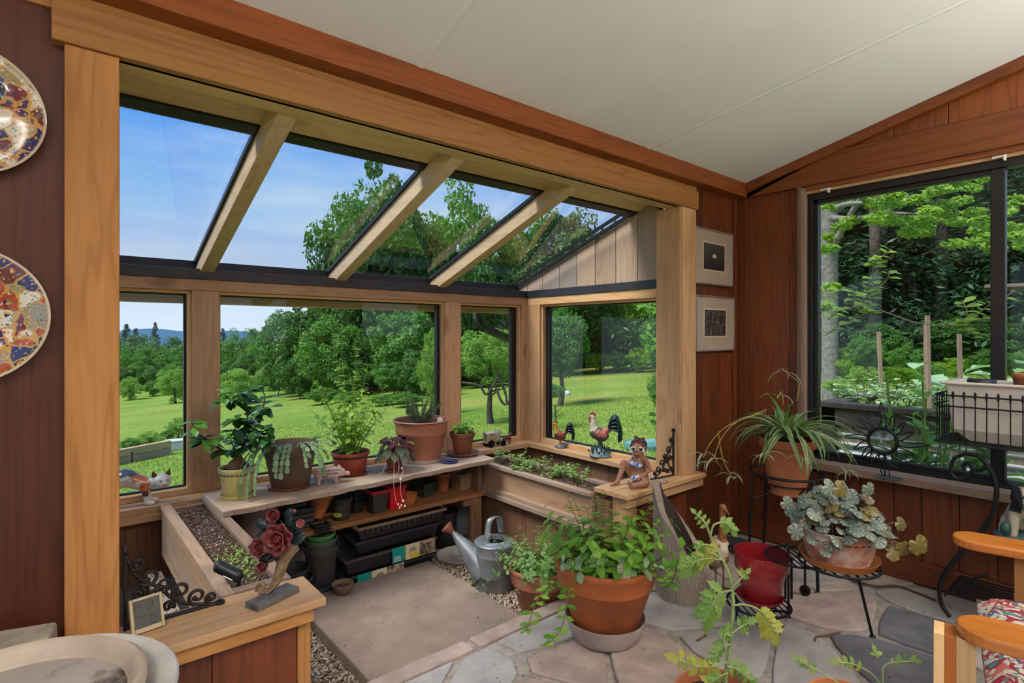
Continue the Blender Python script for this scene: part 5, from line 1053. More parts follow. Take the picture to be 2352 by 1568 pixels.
# ---------------------------------------------------------------- right planter and the low wall under it
lw_ = thing('board_partition', 'low partition of brown upright boards carrying the herb planter', 'partition')
for k in range(6): a = 1.93 + k * .175; MB().box(2.165, 2.19, a + .001, a + .174, gz - .02, .235).build('board', brownb['z'], lw_, bevel=.003)
MB().box(2.115, 2.24, 1.90, 3.0, .235, .262).build('ledge', weath['y'], lw_, bevel=.003); MB().box(2.24, 2.42, 1.93, 3.0, .225, .235).build('planter_bed', brownb['y'], lw_)
MB().box(2.192, 2.30, 1.842, 1.93, gz - .02, .40).build('end_board', brownb['z'], lw_, bevel=.002)
pr = thing('planter_box', 'weathered wooden trough of parsley seedlings beside the side window', 'planter')
a0, a1, b0, b1, zt = 2.165, 2.385, 1.935, 2.93, .432
for nm, a, ax in (('rim_board', (a0 - .022, a0 + .022, b0 - .004, b1, zt - .02, zt), 'y'), ('rim_board', (a1 - .03, a1 + .01, b0, b1, zt - .02, zt), 'y'), ('side_board', (a0, a0 + .022, b0, b1, .262, zt - .02), 'y'), ('side_board', (a1 - .022, a1, b0, b1, .262, zt - .02), 'y'), ('end_board', (a0 + .022, a1 - .022, b0, b0 + .02, .262, zt - .005), 'x'), ('end_board', (a0 + .022, a1 - .022, b1 - .02, b1, .262, zt - .005), 'x'), ('cleat', (a0 - .03, a0, b0 + .05, b1, .262, .286), 'y')):
    MB().box(*a).build(nm, wood('planter_face', (.42, .24, .12), (.22, .12, .06), 'y', .75, .6, grey=.65) if nm == 'side_board' else weath['y'], pr, bevel=.002)
sv = [(a0 + .022 + (a1 - a0 - .044) * i / 8, b0 + .02 + (b1 - b0 - .04) * j / 50, zt - .028 + random.uniform(-.006, .006)) for i in range(9) for j in range(51)]
MB().add(sv, grid_mesh(sv, 9, 51)).build('soil', potting, pr, True); bits_obj('soil_crumbs', (900, a0 + .03, a1 - .03, b0 + .03, b1 - .03, zt - .026, .002, .005, 12), perl, pr)
L_pars = leafmat('parsley_leaf', (.16, .36, .06), (.36, .55, .16), .4); lm_pars = leafmesh('leaf', L_pars, 1.0, .1, .2, 4, wave=.08)
for i, (u, v, h) in enumerate([(1150, 1060, .10), (1185, 1068, .11), (1215, 1078, .07), (1245, 1082, .10), (1285, 1092, .08), (1305, 1100, .10), (1335, 1108, .09), (1260, 1098, .05), (1180, 1090, .06)]):
    b = PZ(u, v, zt - .02); b.x = min(max(b.x, a0 + .05), a1 - .05); herb('parsley', 'parsley seedling in the trough by the side window', 'plant', b, h, 6, .030, lm_pars, stem_g, .075, 5, 200 + i, group='parsley seedlings in the right trough', first=.55, up=.25)
# ---------------------------------------------------------------- pots on the plank
ZB = .4905
def on(u, v, z=ZB): return PZ(u, v, z)
# ficus
b = on(545, 1140); saucer(b, px(b, 38), .018, yellowp, 'pale yellow saucer under the ficus pot', .9)
fi = thing('potted_ficus', 'ficus bonsai with fat roots in a pale yellow plastic pot', 'potted plant', b + V((0, 0, .007))); ft = dep(b)
pot(fi, px(b, 40), px(b, 30), px(b, 66), yellowp, .022, .006, .012)
trunkm = plain('ficus_bark', (.16, .095, .065), .75, 0, .4, 25, .3, 70); pz_ = px(b, 58)
figure('trunk', [('e', (-.022, -.012, pz_ + .015), (.026, .024, .038), None, (.17, .10, .07)), ('e', (.008, -.014, pz_ + .022), (.019, .019, .05), None, (.16, .09, .06)), ('e', (.032, .0, pz_ + .012), (.020, .018, .026), None, (.20, .12, .09)), ('c', (0, 0, pz_ + .03), (-.002, 0, pz_ + .085), .022, .010, (.14, .08, .05)), ('e', (-.005, .02, pz_ + .01), (.028, .02, .03), None, (.15, .09, .06))], vcolmat('root_bark', .7, .3, .3, 60), fi, .005, 3)
L_fic = leafmat('ficus_leaf', (.014, .062, .014), (.04, .135, .025), .15, .34, spec=.35); L_ficl = leafmat('young_ficus_leaf', (.07, .22, .03), (.16, .38, .05), .3, .25)
lm_f = leafmesh('leaf', L_fic, .50, .18, .22, 6); lm_fl = leafmesh('leaf', L_ficl, .48, .15, .2, 6)
fb_ = plain('ficus_twig', (.10, .055, .03), .7)
rr = random.Random(11)
for k, (pts, dt) in enumerate([([(543, 1042), (515, 1035), (480, 1015), (455, 995), (440, 970)], (0, -.02, -.05, -.08, -.1)), ([(545, 1040), (565, 1015), (572, 980), (565, 940), (560, 905)], (0, 0, .02, .03, .02)), ([(548, 1040), (575, 1020), (600, 995), (625, 975)], (0, -.03, -.05, -.06)), ([(572, 985), (598, 950), (608, 915), (600, 885)], (.02, .04, .06, .08)), ([(565, 945), (540, 925), (515, 920)], (.03, .02, .0)), ([(560, 1010), (590, 1000), (612, 1005)], (0, -.08, -.1)), ([(570, 975), (555, 960), (540, 965)], (.02, -.04, -.08)), ([(480, 1015), (470, 1005), (462, 1012)], (-.05, -.08, -.1)), ([(575, 965), (600, 940), (620, 935)], (.0, -.04, -.05)), ([(560, 905), (535, 900), (508, 905)], (.02, .02, .02)), ([(545, 1038), (530, 1010), (538, 985)], (0, -.05, -.07))]):
    c = branch(fi, pts, ft, (.0055, .0022) if len(pts) > 3 else .0022, fb_, 5, dt)
    young = k in (0, 9)
    for i in range(3 if len(pts) > 3 else 1, len(c)):
        for s_ in range(2):
            if rr.random() < (.62 if i < len(c) - 3 else 1):
                a = rr.uniform(0, 2 * pi); dirv = V((cos(a), sin(a), rr.uniform(-.7, .45))) + RT * rr.uniform(-.4, .4); link('leaf', lm_fl if (young and i > len(c) - 8) or rr.random() < .1 else lm_f, LAST, basis(c[i], dirv, V((0, 0, 1)) - FW * .35) @ M.Scale(rr.uniform(.052, .082), 4))
# christmas cactus
b = on(667, 1117); saucer(b, px(b, 51), .016, terra_pl, 'terracotta plastic saucer under the trailing cactus', .88)
cc = thing('potted_cactus', 'trailing holiday cactus hanging over a dark mossy clay pot', 'potted plant', b + V((0, 0, .0065))); ct = dep(b); RC, HC = px(b, 60), px(b, 98)
pot(cc, RC, px(b, 41), HC, terra_old, .05, .008, .022)
L_cac = leafmat('cactus_segment', (.13, .24, .11), (.27, .37, .19), .15, .5); seg_m = bpy.data.meshes.new('stem_segment')
pv = [(0, 0), (.12, .20), (.35, .30), (.55, .27), (.8, .33), (.97, .14), (.97, -.14), (.8, -.33), (.55, -.27), (.35, -.30), (.12, -.20)]
sm_ = MB().prism(pv, -.05, .05); seg_m.from_pydata(sm_.v, [], sm_.f); seg_m.update(); seg_m.materials.append(L_cac)
rr = random.Random(4)
toward = atan2(-FW.y, -FW.x)
for k in range(27):
    a = toward + rr.uniform(-1.75, 1.45) if k < 22 else rr.uniform(0, 6.28); o_ = V((cos(a), sin(a), 0)); p = o_ * RC * .80 + V((0, 0, HC - .004)); d = (o_ + V((0, 0, .55))).normalized(); nseg = rr.randint(7, 11) if abs(a - toward + .7) < .7 else rr.randint(4, 8)
    for i in range(nseg):
        L = rr.uniform(.026, .036); link('stem_segment', seg_m, cc, basis(p, d, o_ * .9 + V((0, 0, .5)) + V((rr.uniform(-.5, .5), rr.uniform(-.5, .5), 0))) @ M.Scale(L, 4)); p = p + d * L * .95
        d = (d + V((0, 0, -.42)) + o_ * (.12 if p.z > HC - .03 else -.02) + V((rr.uniform(-.12, .12), rr.uniform(-.12, .12), 0))).normalized()
        if p.z > HC - .05 and (p.xy.length < RC + .012) and d.z < 0: d = (d + o_ * .6 + V((0, 0, .25))).normalized()
        if p.z < HC - .03 and p.xy.length < RC + .01: p = p + o_ * .008
# lemon balm
b = on(805, 1086); saucer(b, px(b, 44), .016, red_pl, 'brick red saucer under the bushy lime green plant', .86)
lb = thing('potted_balm', 'bushy lime green balm plant in a brick red plastic pot', 'potted plant', b + V((0, 0, .0065))); pot(lb, px(b, 43), px(b, 34), px(b, 48), red_pl, .02, .005, .010)
L_balm = leafmat('balm_leaf', (.15, .35, .03), (.40, .59, .085), .45); lm_b = leafmesh('leaf', L_balm, .72, .12, .22, 4, wave=.02)
hz = px(b, 40)
def stems(parent, z0, n, h, spread, per, size, mesh, stemm, seed, r0=.03, up=.35, pair=True, first=.12, taper=.45, curve=.0, sr=.0022, hvar=(.55, 1.05), bias=None):
    rr = random.Random(seed)
    for s_ in range(n):
        a = s_ * 2.39996 + rr.uniform(-.3, .3); q = sqrt((s_ + .5) / n); hh = h * rr.uniform(*hvar) * (1.05 - .35 * q); o_ = V((cos(a), sin(a), 0)); b0 = o_ * r0 * q + V((0, 0, z0)); d = o_ * spread * q * rr.uniform(.75, 1.15) + (V(bias) * rr.uniform(.3, 1) if bias else V((0, 0, 0)))
        c = spline([b0, b0 + d * .45 + V((0, 0, hh * .55)), b0 + d + V((0, 0, hh - curve * q))], 6); so2 = MB().tube(c, [sr * (1.2 - .8 * i / 12) for i in range(13)], 5).build('stem', stemm, parent, True)
        for k in range(per):
            t = first + (1 - first) * k / (per - 1); p = c[min(12, int(round(t * 12)))]; ax_ = (c[min(12, int(t * 12) + 1)] - c[max(0, int(t * 12) - 1)]).normalized(); s1, s2 = frame(ax_)
            for w_ in ((0, pi) if pair else (0,)):
                aa = k * pi / 2 + w_ + a + rr.uniform(-.35, .35); rad = s1 * cos(aa) + s2 * sin(aa); dirv = rad + ax_ * up + V((0, 0, rr.uniform(-.25, .15))); sc = size * rr.uniform(.7, 1.15) * (1 - taper * max(0, t - .5) * 2)
                link('leaf', mesh, so2, basis(p + rad * sr, dirv, ax_ + V((0, 0, .6))) @ M.Scale(sc, 4))
stems(lb, hz, 27, .60, .23, 9, .046, lm_b, plain('balm_stem', (.20, .33, .05), .6), 21)
# pink pig with lettering
b = on(757, 1109); pig = thing('pig_figurine', 'small pink cast iron pig with black lettering on its side', 'figurine', b, radians(-12)); pk, pk2 = (.62, .43, .39), (.50, .32, .29)
ps = px(b, 62) / .145; pig.scale = (ps, ps, ps)
figure('body', [('c', (-.045, 0, .058), (.02, 0, .056), .036, .034, pk), ('c', (.02, 0, .058), (.06, 0, .052), .030, .024, pk), ('c', (.06, 0, .052), (.088, 0, .042), .020, .012, pk), ('c', (.086, 0, .042), (.096, 0, .041), .012, .013, (.66, .40, .36)), ('e', (-.05, 0, .055), (.034, .034, .036), None, pk),
                ('c', (-.058, -.02, .04), (-.060, -.021, .006), .014, .009, pk2), ('c', (-.046, .02, .04), (-.036, .021, .006), .014, .009, pk2), ('c', (.028, -.018, .035), (.030, -.020, .006), .012, .009, pk2), ('c', (.03, .018, .035), (.046, .020, .006), .012, .009, pk2), ('c', (.030, -.021, .005), (.038, -.022, .004), .008, .006, pk2), ('c', (-.06, -.021, .005), (-.053, -.022, .004), .008, .006, pk2)], castiron, pig, .004, 3)
for s_ in (-1, 1): MB().ell((.052, s_ * .021, .078), (.006, .011, .012), M.Rotation(s_ * .5, 3, 'X'), 10, 8).build('ear', plain('pig_pink', (.66, .44, .40), .45), pig, True)
for s_ in (-1, 1): MB().ell((.070, s_ * .016, .056), (.006, .003, .0025), None, 8, 6).build('eye', blkm, pig, True)
MB().tube(spline([(-.082, 0, .06), (-.092, .004, .066), (-.090, -.004, .072), (-.084, 0, .07)], 4), .003, 6).build('tail', plain('pig_tail', (.6, .4, .36), .5), pig, True)
def lettering(txt, parent, mt, size, mat, name='lettering', ext=.0006, shear=0):
    cu = bpy.data.curves.new(name, 'FONT'); cu.body = txt; cu.size = size; cu.extrude = ext; cu.align_x = 'CENTER'; cu.align_y = 'CENTER'; cu.shear = shear; cu.resolution_u = 2
    o = bpy.data.objects.new(name, cu); COL.objects.link(o); dg = bpy.context.evaluated_depsgraph_get(); me = bpy.data.meshes.new_from_object(o.evaluated_get(dg)); bpy.data.objects.remove(o); me.materials.clear(); me.materials.append(mat); return link(name, me, parent, mt)
def side_m(x, y, z, tilt=0.0, rot=0.0): return T(x, y, z) @ M.Rotation(pi / 2 - tilt, 4, 'X') @ M.Rotation(rot, 4, 'Z')
for txt, x, y, z, tl_, sz in (('WATSONS HAMS', -.018, -.0325, .074, .5, .0165), ('SYDNEY MELBOURNE', -.022, -.0365, .060, .12, .0125), ('1897', -.032, -.0362, .046, -.3, .0155)): lettering(txt, pig, side_m(x, y, z, tl_, -.03), sz, blkm)
# dark leaved peperomia with white runners
b = on(907, 1082); saucer(b, px(b, 21), .012, terra_dk, 'small dark clay saucer under the purple leaved plant', .9)
pe = thing('potted_begonia', 'purple and grey green leaved plant with white runners in a small dark pot', 'potted plant', b + V((0, 0, .0065))); pot(pe, px(b, 21), px(b, 15), px(b, 34), terra_dk, .02, .004, .01)
L_pg = leafmat('grey_green_leaf', (.10, .135, .095), (.20, .235, .165), .12, .5); L_pp = leafmat('purple_leaf', (.065, .012, .02), (.14, .03, .045), .15, .4); lm_pg = leafmesh('leaf', L_pg, .72, .15, .35, 6); lm_pp = leafmesh('leaf', L_pp, .7, .15, .3, 6)
rr = random.Random(8); zt_ = px(b, 36); pst = plain('red_petiole', (.30, .03, .05), .5)
for k in range(30):
    a = k * 2.4; lv_ = k / 30; p = V((cos(a), sin(a), 0)) * (.02 + .045 * (1 - lv_)) + V((0, 0, zt_ + .005 + .105 * lv_)); MB().tube([V((0, 0, zt_ - .01)), p * .5 + V((0, 0, zt_ * .5 + .01)), p], .0018, 5).build('petiole', pst, pe, True)
    link('leaf', lm_pp if k > 18 else lm_pg, pe, basis(p, V((cos(a), sin(a), rr.uniform(-.75, -.2) if k < 16 else rr.uniform(-.3, .25))), V((0, 0, 1))) @ M.Scale(rr.uniform(.058, .085), 4))
run_m = plain('white_runner', (.62, .42, .36), .6); flw = plain('white_plantlet', (.80, .78, .74), .5); oo = pe.location
for pts in ([(915, 1050), (916, 1080), (905, 1098), (906, 1130), (912, 1156), (922, 1165)], [(920, 1048), (926, 1075), (921, 1100), (920, 1128), (924, 1150)], [(885, 1060), (880, 1082), (869, 1090)], [(905, 1055), (905, 1080), (905, 1096)]):
    tq_ = [ft * 0 + dep(b) - (.06 if v < 1078 else .10 if v < 1092 else .19) for u, v in pts]; MB().tube(spline([PT(u, v, t) - oo for (u, v), t in zip(pts, tq_)], 5), .0014, 5).build('runner', run_m, pe, True)
for (u, v) in ((922, 1160), (918, 1166), (926, 1150), (930, 1162), (915, 1158), (923, 1075), (920, 1100)): MB().ell(PT(u, v, dep(b) - (.19 if v > 1092 else .06)) - oo, (.0065, .003, .0065), M.Rotation(u, 3, 'Z'), 8, 6).build('plantlet', flw, pe, True)
# rosemary in the big pot
b = on(968, 1056); saucer(b, px(b, 50), .020, plain('stone_white', (.66, .60, .54), .7, 0, .2, 10), 'cream saucer under the big rosemary pot', .9)
ro = thing('potted_rosemary', 'rosemary in a large smooth terracotta coloured pot with a banded rim', 'potted plant', b + V((0, 0, .0065))); rt, rb_, hh = px(b, 64), px(b, 42), px(b, 92)
pr_ = [(0, 0), (rb_, 0), (rb_ + .002, .004), (rt * .86, hh * .64), (rt * .90, hh * .66), (rt * .90, hh * .69), (rt * .95, hh - .014), (rt, hh - .012), (rt + .004, hh - .006), (rt, hh), (rt * .93, hh - .002), (rt * .90, hh - .03), (0, hh - .03)]
MB().lathe(pr_, 48).build('pot', terra_pl, ro, True); MB().lathe([(rt * .91, hh - .03), (rt * .905, hh - .022), (0, hh - .018)], 32).build('soil', potting, ro, True)
L_ros = leafmat('rosemary_needle', (.055, .105, .05), (.13, .20, .10), .1, island=True); q = []; nn = []
rr = random.Random(31)
for k in range(30):
    a = rr.uniform(0, 6.28); o_ = V((cos(a), sin(a), 0)); c = spline([o_ * rr.uniform(0, .05) + V((0, 0, hh - .02)), o_ * rr.uniform(.04, .09) + V((0, 0, hh + rr.uniform(.02, .05))), o_ * rr.uniform(.06, .14) + V((0, 0, hh + rr.uniform(.03, .13)))], 6); MB().tube(c, .0015, 4).build('stem', stem_b, ro, True)
    for p in c[2:]:
        for _ in range(7): q.append(p + V((rr.gauss(0, .004), rr.gauss(0, .004), rr.gauss(0, .006)))); nn.append((rr.gauss(0, 1), rr.gauss(0, 1), .2))
link('needles', np_mesh('needles', leaves_at(np.array([tuple(x) for x in q]), np.array(nn), .0125, .13, .3), L_ros), ro)['kind'] = 'stuff'
tg = T(PT(1010, 968, dep(b) - .02) - ro.location) @ Rz(radians(-50)) @ M.Rotation(radians(78), 4, 'X'); MB().prism([(-.014, -.03), (.014, -.03), (.017, .01), (.012, .024), (0, .029), (-.012, .024), (-.017, .01)], -.001, .001, tg).build('plant_tag', plain('tag_white', (.70, .74, .78), .4), ro)
for k in range(4): MB().box(-.010, .010, -.014 + k * .008, -.012 + k * .008, .001, .0014, tg).build('tag_line', plain('tag_ink', (.1, .12, .14), .5), ro)
# basil
b = on(1062, 1044); saucer(b, px(b, 39), .020, plain('worn_clay', (.36, .17, .115), .8, 0, .3, 12), 'wide worn clay saucer under the basil pot', .78)
ba_ = thing('potted_basil', 'small basil plant in a dark clay pot left of the toy wagon', 'potted plant', b + V((0, 0, .0065))); pot(ba_, px(b, 29), px(b, 19), px(b, 50), terra_dk, .03, .005, .012)
L_bas = leafmat('basil_leaf', (.12, .33, .03), (.24, .50, .06), .35, .3); lm_bs = leafmesh('leaf', L_bas, .62, .3, .35, 5); stems(ba_, px(b, 46), 6, .105, .045, 4, .055, lm_bs, stem_g, 41, r0=.02, up=.3)
b = on(1032, 1062); bd = thing('trinket_dish', 'small cobalt blue glass dish on the plank edge', 'dish', b); MB().lathe([(0, 0), (.042, .001), (.048, .006), (.050, .010), (.047, .010), (.04, .006), (0, .005)], 36).build('dish', plain('cobalt_glass', (.01, .03, .30), .08, 0, .3, 30, coat=.6), bd, True)
MB().lathe([(.030, .0065), (.031, .0085), (.027, .0085), (.026, .0065)], 30).build('ring', plain('light_blue_glass', (.20, .30, .65), .1), bd, True)
# ---------------------------------------------------------------- small pots on the shelf
ZS = .2605
def sh_at(u, v): p = PZ(u, v, ZS); p.y = max(p.y, 2.84); return p
b = sh_at(728, 1200); o = thing('clay_pot', 'empty orange clay pot lying tilted on the left of the shelf', 'pot', b + V((.0, .02, .022)), 0); tilt = M.Rotation(radians(20), 4, 'Y') @ M.Rotation(radians(-4), 4, 'X')
pot(o, px(b, 26), px(b, 16), px(b, 56), orange_terra, .028, .005, None, mt=tilt)
o = thing('nursery_pot', 'dusty black nursery pot with a yellow green oval label on the shelf', 'pot', sh_at(784, 1190)); b = o.location; pot(o, px(b, 25), px(b, 19), px(b, 48), blackp2, .022, .004, .016)
lab = plain('lime_label', (.35, .42, .05), .5); k_ = (-FW).normalized(); r_ = px(b, 21.5); a0_ = atan2(k_.y, k_.x) - .15
vs = [(r_ * (1.03 + .0) * cos(a0_ + s * .5) * (1 + .06 * (z - .03) / .03), r_ * 1.03 * sin(a0_ + s * .5) * (1 + .06 * (z - .03) / .03), z) for s in (-1, -.5, 0, .5, 1) for z in ((.026, .040) if abs(s) == 1 else (.021, .045))]
MB().add([tuple(v) for v in vs], [(2 * i, 2 * i + 2, 2 * i + 3, 2 * i + 1) for i in range(4)]).build('label', lab, o)
for i, (u, v, h) in enumerate([(822, 1178, 0), (822, 1178, .03), (822, 1178, .058)]):
    b = sh_at(u, v); o = thing('seed_pot', ['lowest', 'middle', 'topmost'][i] + ' of three nested black square seed pots on the shelf', 'pot', b + V((0, 0.02, h)), radians(10)); sqpot(o, .062, .045, .062, blackp)
o = thing('square_pot', 'tall black square pot with a red rim on the shelf', 'pot', sh_at(868, 1176) + V((0, .02, 0)), radians(4)); sqpot(o, .108, .072, .125, plain('charcoal_plastic', (.035, .033, .033), .5), redp, rim=.014)
o = thing('square_pot', 'bright red square pot beside the stacked clay saucers', 'pot', sh_at(907, 1166) + V((0, .02, 0)), radians(2)); sqpot(o, .104, .078, .128, redp, redp, rim=.016)
b = sh_at(938, 1156)
for i in range(3): saucer(b + V((.003 * i, .015 - .002 * i, .0175 * i)), .054 - .001 * i, .022, orange_terra, ['bottom', 'middle', 'top'][i] + ' clay saucer of the little stack of three', .8)
o = thing('square_pot', 'dark green square pot right of the clay saucers', 'pot', sh_at(977, 1138) + V((0, .01, 0)), radians(12)); sqpot(o, .115, .082, .085, greenp)
o = thing('square_pot', 'black square pot behind the dark green one', 'pot', sh_at(950, 1134) + V((-.03, .10, 0)), radians(8)); sqpot(o, .10, .075, .075, blackp)
o = thing('clay_pot', 'small upright orange clay pot left of the fibre pot', 'pot', sh_at(1018, 1127) + V((0, .01, 0))); b = o.location; pot(o, px(b, 19), px(b, 13), px(b, 41), terra, .018, .003, None)
o = thing('fibre_pot', 'square brown peat fibre pot at the right end of the shelf', 'pot', sh_at(1062, 1122) + V((.0, .01, 0)), radians(6)); sqpot(o, .115, .085, .105, peat, rim=.03, soil_at=.02)
o = thing('plastic_bin', 'large mauve grey plastic bin behind the roses', 'bin', (.80, 2.93, .262)); MB().lathe([(0, 0), (.085, 0), (.10, .15), (.104, .15), (.104, .16), (.097, .16), (.083, .006), (0, .006)], 32).build('bin', plain('mauve_plastic', (.22, .155, .145), .5), o, True)
for i in range(4):
    o = thing('seed_tray', ['lowest', 'second', 'third', 'top'][i] + ' tray of the black seed tray stack on the left of the shelf', 'tray', (.985, 2.93, .2605 + i * .026)); MB().box(-.05, .07, -.08, .08, 0, .004).build('bottom', blackp, o)
    for a in ((-.05, .07, -.08, -.076, .004, .022), (-.05, .07, .076, .08, .004, .022), (-.05, -.046, -.076, .076, .004, .022), (.066, .07, -.076, .076, .004, .022)): MB().box(*a).build('side', blackp2, o)
# ---------------------------------------------------------------- under the shelf
def tubpot(label, p, rt, rb, h, m, rim=.02, soil_at=None, band=None):
    o = thing('nursery_pot', label, 'pot', p); pot(o, rt, rb, h, m, rim, .005, soil_at)
    if band: MB().lathe([(rb + (rt - rb) * band[0] / h + .001, band[0]), (rb + (rt - rb) * band[1] / h + .0025, band[1]), (rb + (rt - rb) * band[1] / h, band[1] + .001), (rb + (rt - rb) * band[0] / h - .001, band[0] - .001)], 36).build('band', lab, o, True)
q = V((.90, 2.72, gz + .004))
tubpot('bottom wide black pot of the left stack with a lime stripe', q, .100, .084, .12, blackp, .02, None, (.02, .038)); tubpot('second black pot nested in the left stack', q + V((0, 0, .045)), .097, .076, .12, blackp2); tubpot('topmost smaller black pot of the left stack', q + V((.0, .0, .09)), .082, .064, .12, blackp)
q = V((1.072, 2.80, gz + .066)); gp2 = plain('bright_green_plastic', (.05, .16, .05), .5); gp3 = plain('olive_plastic', (.055, .075, .045), .55)
tubpot('tall black nursery pot holding the green pots', q, .086, .066, .195, blackp2, .03); tubpot('olive green pot nested in the tall black pot', q + V((0, 0, .06)), .08, .058, .17, gp3); tubpot('bright green pot nested above the olive pot', q + V((0, 0, .115)), .070, .050, .14, gp2)
for i in range(3): o = thing('seed_pot', ['lower', 'middle', 'upper'][i] + ' black cell tray resting in the bright green pot', 'tray', q + V((0, .01, .265 + i * .012))); sqpot(o, .075, .07, .01, blackp, rim=.004)
o = thing('square_tray', 'dark square plastic tray under the tall black nursery pot', 'tray', V((1.072, 2.80, gz + .004)), 0); sqpot(o, .15, .145, .06, blackp2); MB().box(-.07, .07, -.07, .07, .05, .0605).build('lid', blackp2, o)
b = V((1.125, 2.655, -.034)); o = thing('clay_bowl', 'small dusty brown clay bowl on the corner of the slab', 'bowl', b); MB().lathe([(0, 0), (.030, 0), (.036, .004), (.052, .042), (.054, .048), (.049, .048), (.036, .014), (0, .01)], 32).build('bowl', plain('dusty_clay', (.21, .13, .085), .9, 0, .4, 14), o, True); MB().lathe([(.043, .028), (.04, .03), (0, .031)], 20).build('dirt', potting, o, True)
# stack of long window boxes
def window_box(label, x0, x1, y0, y1, z, h, m, ribs=False, rim=None, lbl=None):
    o = thing('window_box', label, 'planter', ((x0 + x1) / 2, (y0 + y1) / 2, z)); lx, ly = (x1 - x0) / 2, (y1 - y0) / 2; tpx, tpy = .02, .018
    vs = []
    for sx_, sy_, zz in ((lx - tpx, ly - tpy, 0), (lx, ly, h), (lx - .006, ly - .006, h), (lx - tpx - .004, ly - tpy - .004, .006)): vs += [(-sx_, -sy_, zz), (sx_, -sy_, zz), (sx_, sy_, zz), (-sx_, sy_, zz)]
    MB().add(vs, [(3, 2, 1, 0), (12, 13, 14, 15)] + [(k * 4 + i, k * 4 + (i + 1) % 4, k * 4 + 4 + (i + 1) % 4, k * 4 + 4 + i) for k in range(3) for i in range(4)]).build('trough', m, o, bevel=.003)
    e = .008
    for a in ((-lx - e, lx + e, -ly - e, -ly + .004, h - .014, h), (-lx - e, lx + e, ly - .004, ly + e, h - .014, h), (-lx - e, -lx + .004, -ly, ly, h - .014, h), (lx - .004, lx + e, -ly, ly, h - .014, h)): MB().box(*a).build('rim', rim or m, o, bevel=.002)
    if ribs:
        for k in range(15): x = -lx + .05 + k * (2 * lx - .1) / 14; MB().box(x - .012, x + .012, -ly - .003, -ly + .01, .03, h - .016, T(0, .0, 0)).build('rib', m, o, bevel=.003)
    if lbl:
        xa, xb, lean_ = lbl; yf = -ly - .010
        def panel(f0, f1, z0, z1, mm, nm, d=0.0): MB().box(xa + (xb - xa) * f0, xa + (xb - xa) * f1, yf - .0012 - d, yf - d, z0 * h, z1 * h).build(nm, mm, o)
        panel(0, .26, .06, 1.04, lab_teal, 'label_panel'); panel(.26, .30, .06, 1.04, lab_green, 'label_panel'); panel(.30, .62, .06, 1.04, lab_cream, 'label_panel'); panel(.40, .60, .10, .42, lab_yel, 'label_blob', .0012); panel(.62, 1, .06, 1.04, lab_photo, 'label_photo')
        for k in range(4): panel(.03, .20 - .02 * (k % 2), .16 + k * .09, .19 + k * .09, flw, 'label_line', .0012)
        lettering('Jiffy', o, T(xa + (xb - xa) * .46, yf - .003, h * .66) @ M.Rotation(pi / 2, 4, 'X'), .030, plain('label_ink', (.02, .06, .03), .5), 'label_text', .0003, .25)
    return o
lab_teal = plain('label_teal', (.0, .24, .22), .35); lab_green = plain('label_green', (.08, .22, .04), .4); lab_cream = plain('label_cream', (.62, .52, .36), .4); lab_yel = plain('label_yellow', (.62, .48, .03), .4); lab_photo = plain('label_photo', (.50, .32, .25), .4, 0, 0, 55, 0, 60, col2=(.05, .06, .03), lo=.42, hi=.58)
xl = 1.17; brim = plain('dry_brown_rim', (.20, .13, .085), .8, 0, .3, 20)
window_box('bottom black window box with a half hidden seed label', xl, 1.715, 2.735, 2.90, gz + .004, .075, blackp, lbl=(-.207, .065, 0))
window_box('second black window box with the teal and cream seed label', xl + .005, 1.72, 2.735, 2.90, gz + .083, .085, blackp, rim=blackp2, lbl=(-.012, .262, 0))
window_box('plain black window box third in the stack', xl + .07, 1.76, 2.755, 2.92, gz + .17, .072, blackp)
window_box('ribbed black window box with a dry brown rim on top of the stack', xl + .08, 1.79, 2.745, 2.93, gz + .244, .074, blackp, True, brim)
b = PZ(1042, 1248, gz); tubpot('tall black pot standing in the shade at the right end of the shelf', V((1.925, 2.955, gz + .004)), .085, .07, .22, blackp)
q = V((1.885, 2.74, gz + .004)); saucer(q, .135, .022, cloudy, 'wide cloudy plastic saucer on the gravel near the watering can', .85); saucer(q + V((.03, -.015, .007)), .078, .020, cloudy, 'smaller cloudy saucer lying in the wide one', .85)
# ---------------------------------------------------------------- watering can
b = PZ(1136, 1346, gz); wc = thing('watering_can', 'galvanised steel watering can with a long spout and copper rose', 'watering can', (b.x, b.y, gz)); R = px(b, 46); H = px(b, 112) * .92; tw_ = dep(b)
MB().lathe([(0, 0), (R * .93, 0), (R * .96, .006), (R * .95, H * .3), (R * .97, H * .31), (R * .96, H * .33), (R * .98, H * .74), (R * 1.0, H * .755), (R * .985, H * .77), (R, H - .004), (R * 1.02, H), (R * .98, H + .004), (R * .62, H + .006), (R * .60, H + .012), (R * .55, H + .012), (R * .55, H - .01), (R * .9, H - .02), (R * .88, .02), (0, .02)], 44).build('body', galvm, wc, True)
def WC(u, v, d=0.0): return PT(u, v, tw_ + d) - wc.location
sp0, sp1 = WC(1092, 1290), WC(1040, 1222, .02)
MB().tube([WC(1113, 1308), WC(1074, 1262, .01), sp1], [.082, .046, .012], 24).build('spout', galvm, wc, True)
MB().tube([sp1, WC(1034, 1216, .02), WC(1027, 1210, .02), WC(1025, 1208, .02)], [.012, .020, .034, .033], 20).build('rose', plain('copper_rose', (.36, .13, .085), .5, .5, .3, 20), wc, True)
hp = spline([WC(1116, 1290, -.04), WC(1118, 1245, -.03), WC(1124, 1198, -.01), WC(1136, 1186, .02), WC(1146, 1190, .05), WC(1152, 1225, .09)], 6); vs = []
for i, p in enumerate(hp):
    s_ = V((RT.x, RT.y, 0)) * .016; vs += [p - s_, p + s_]
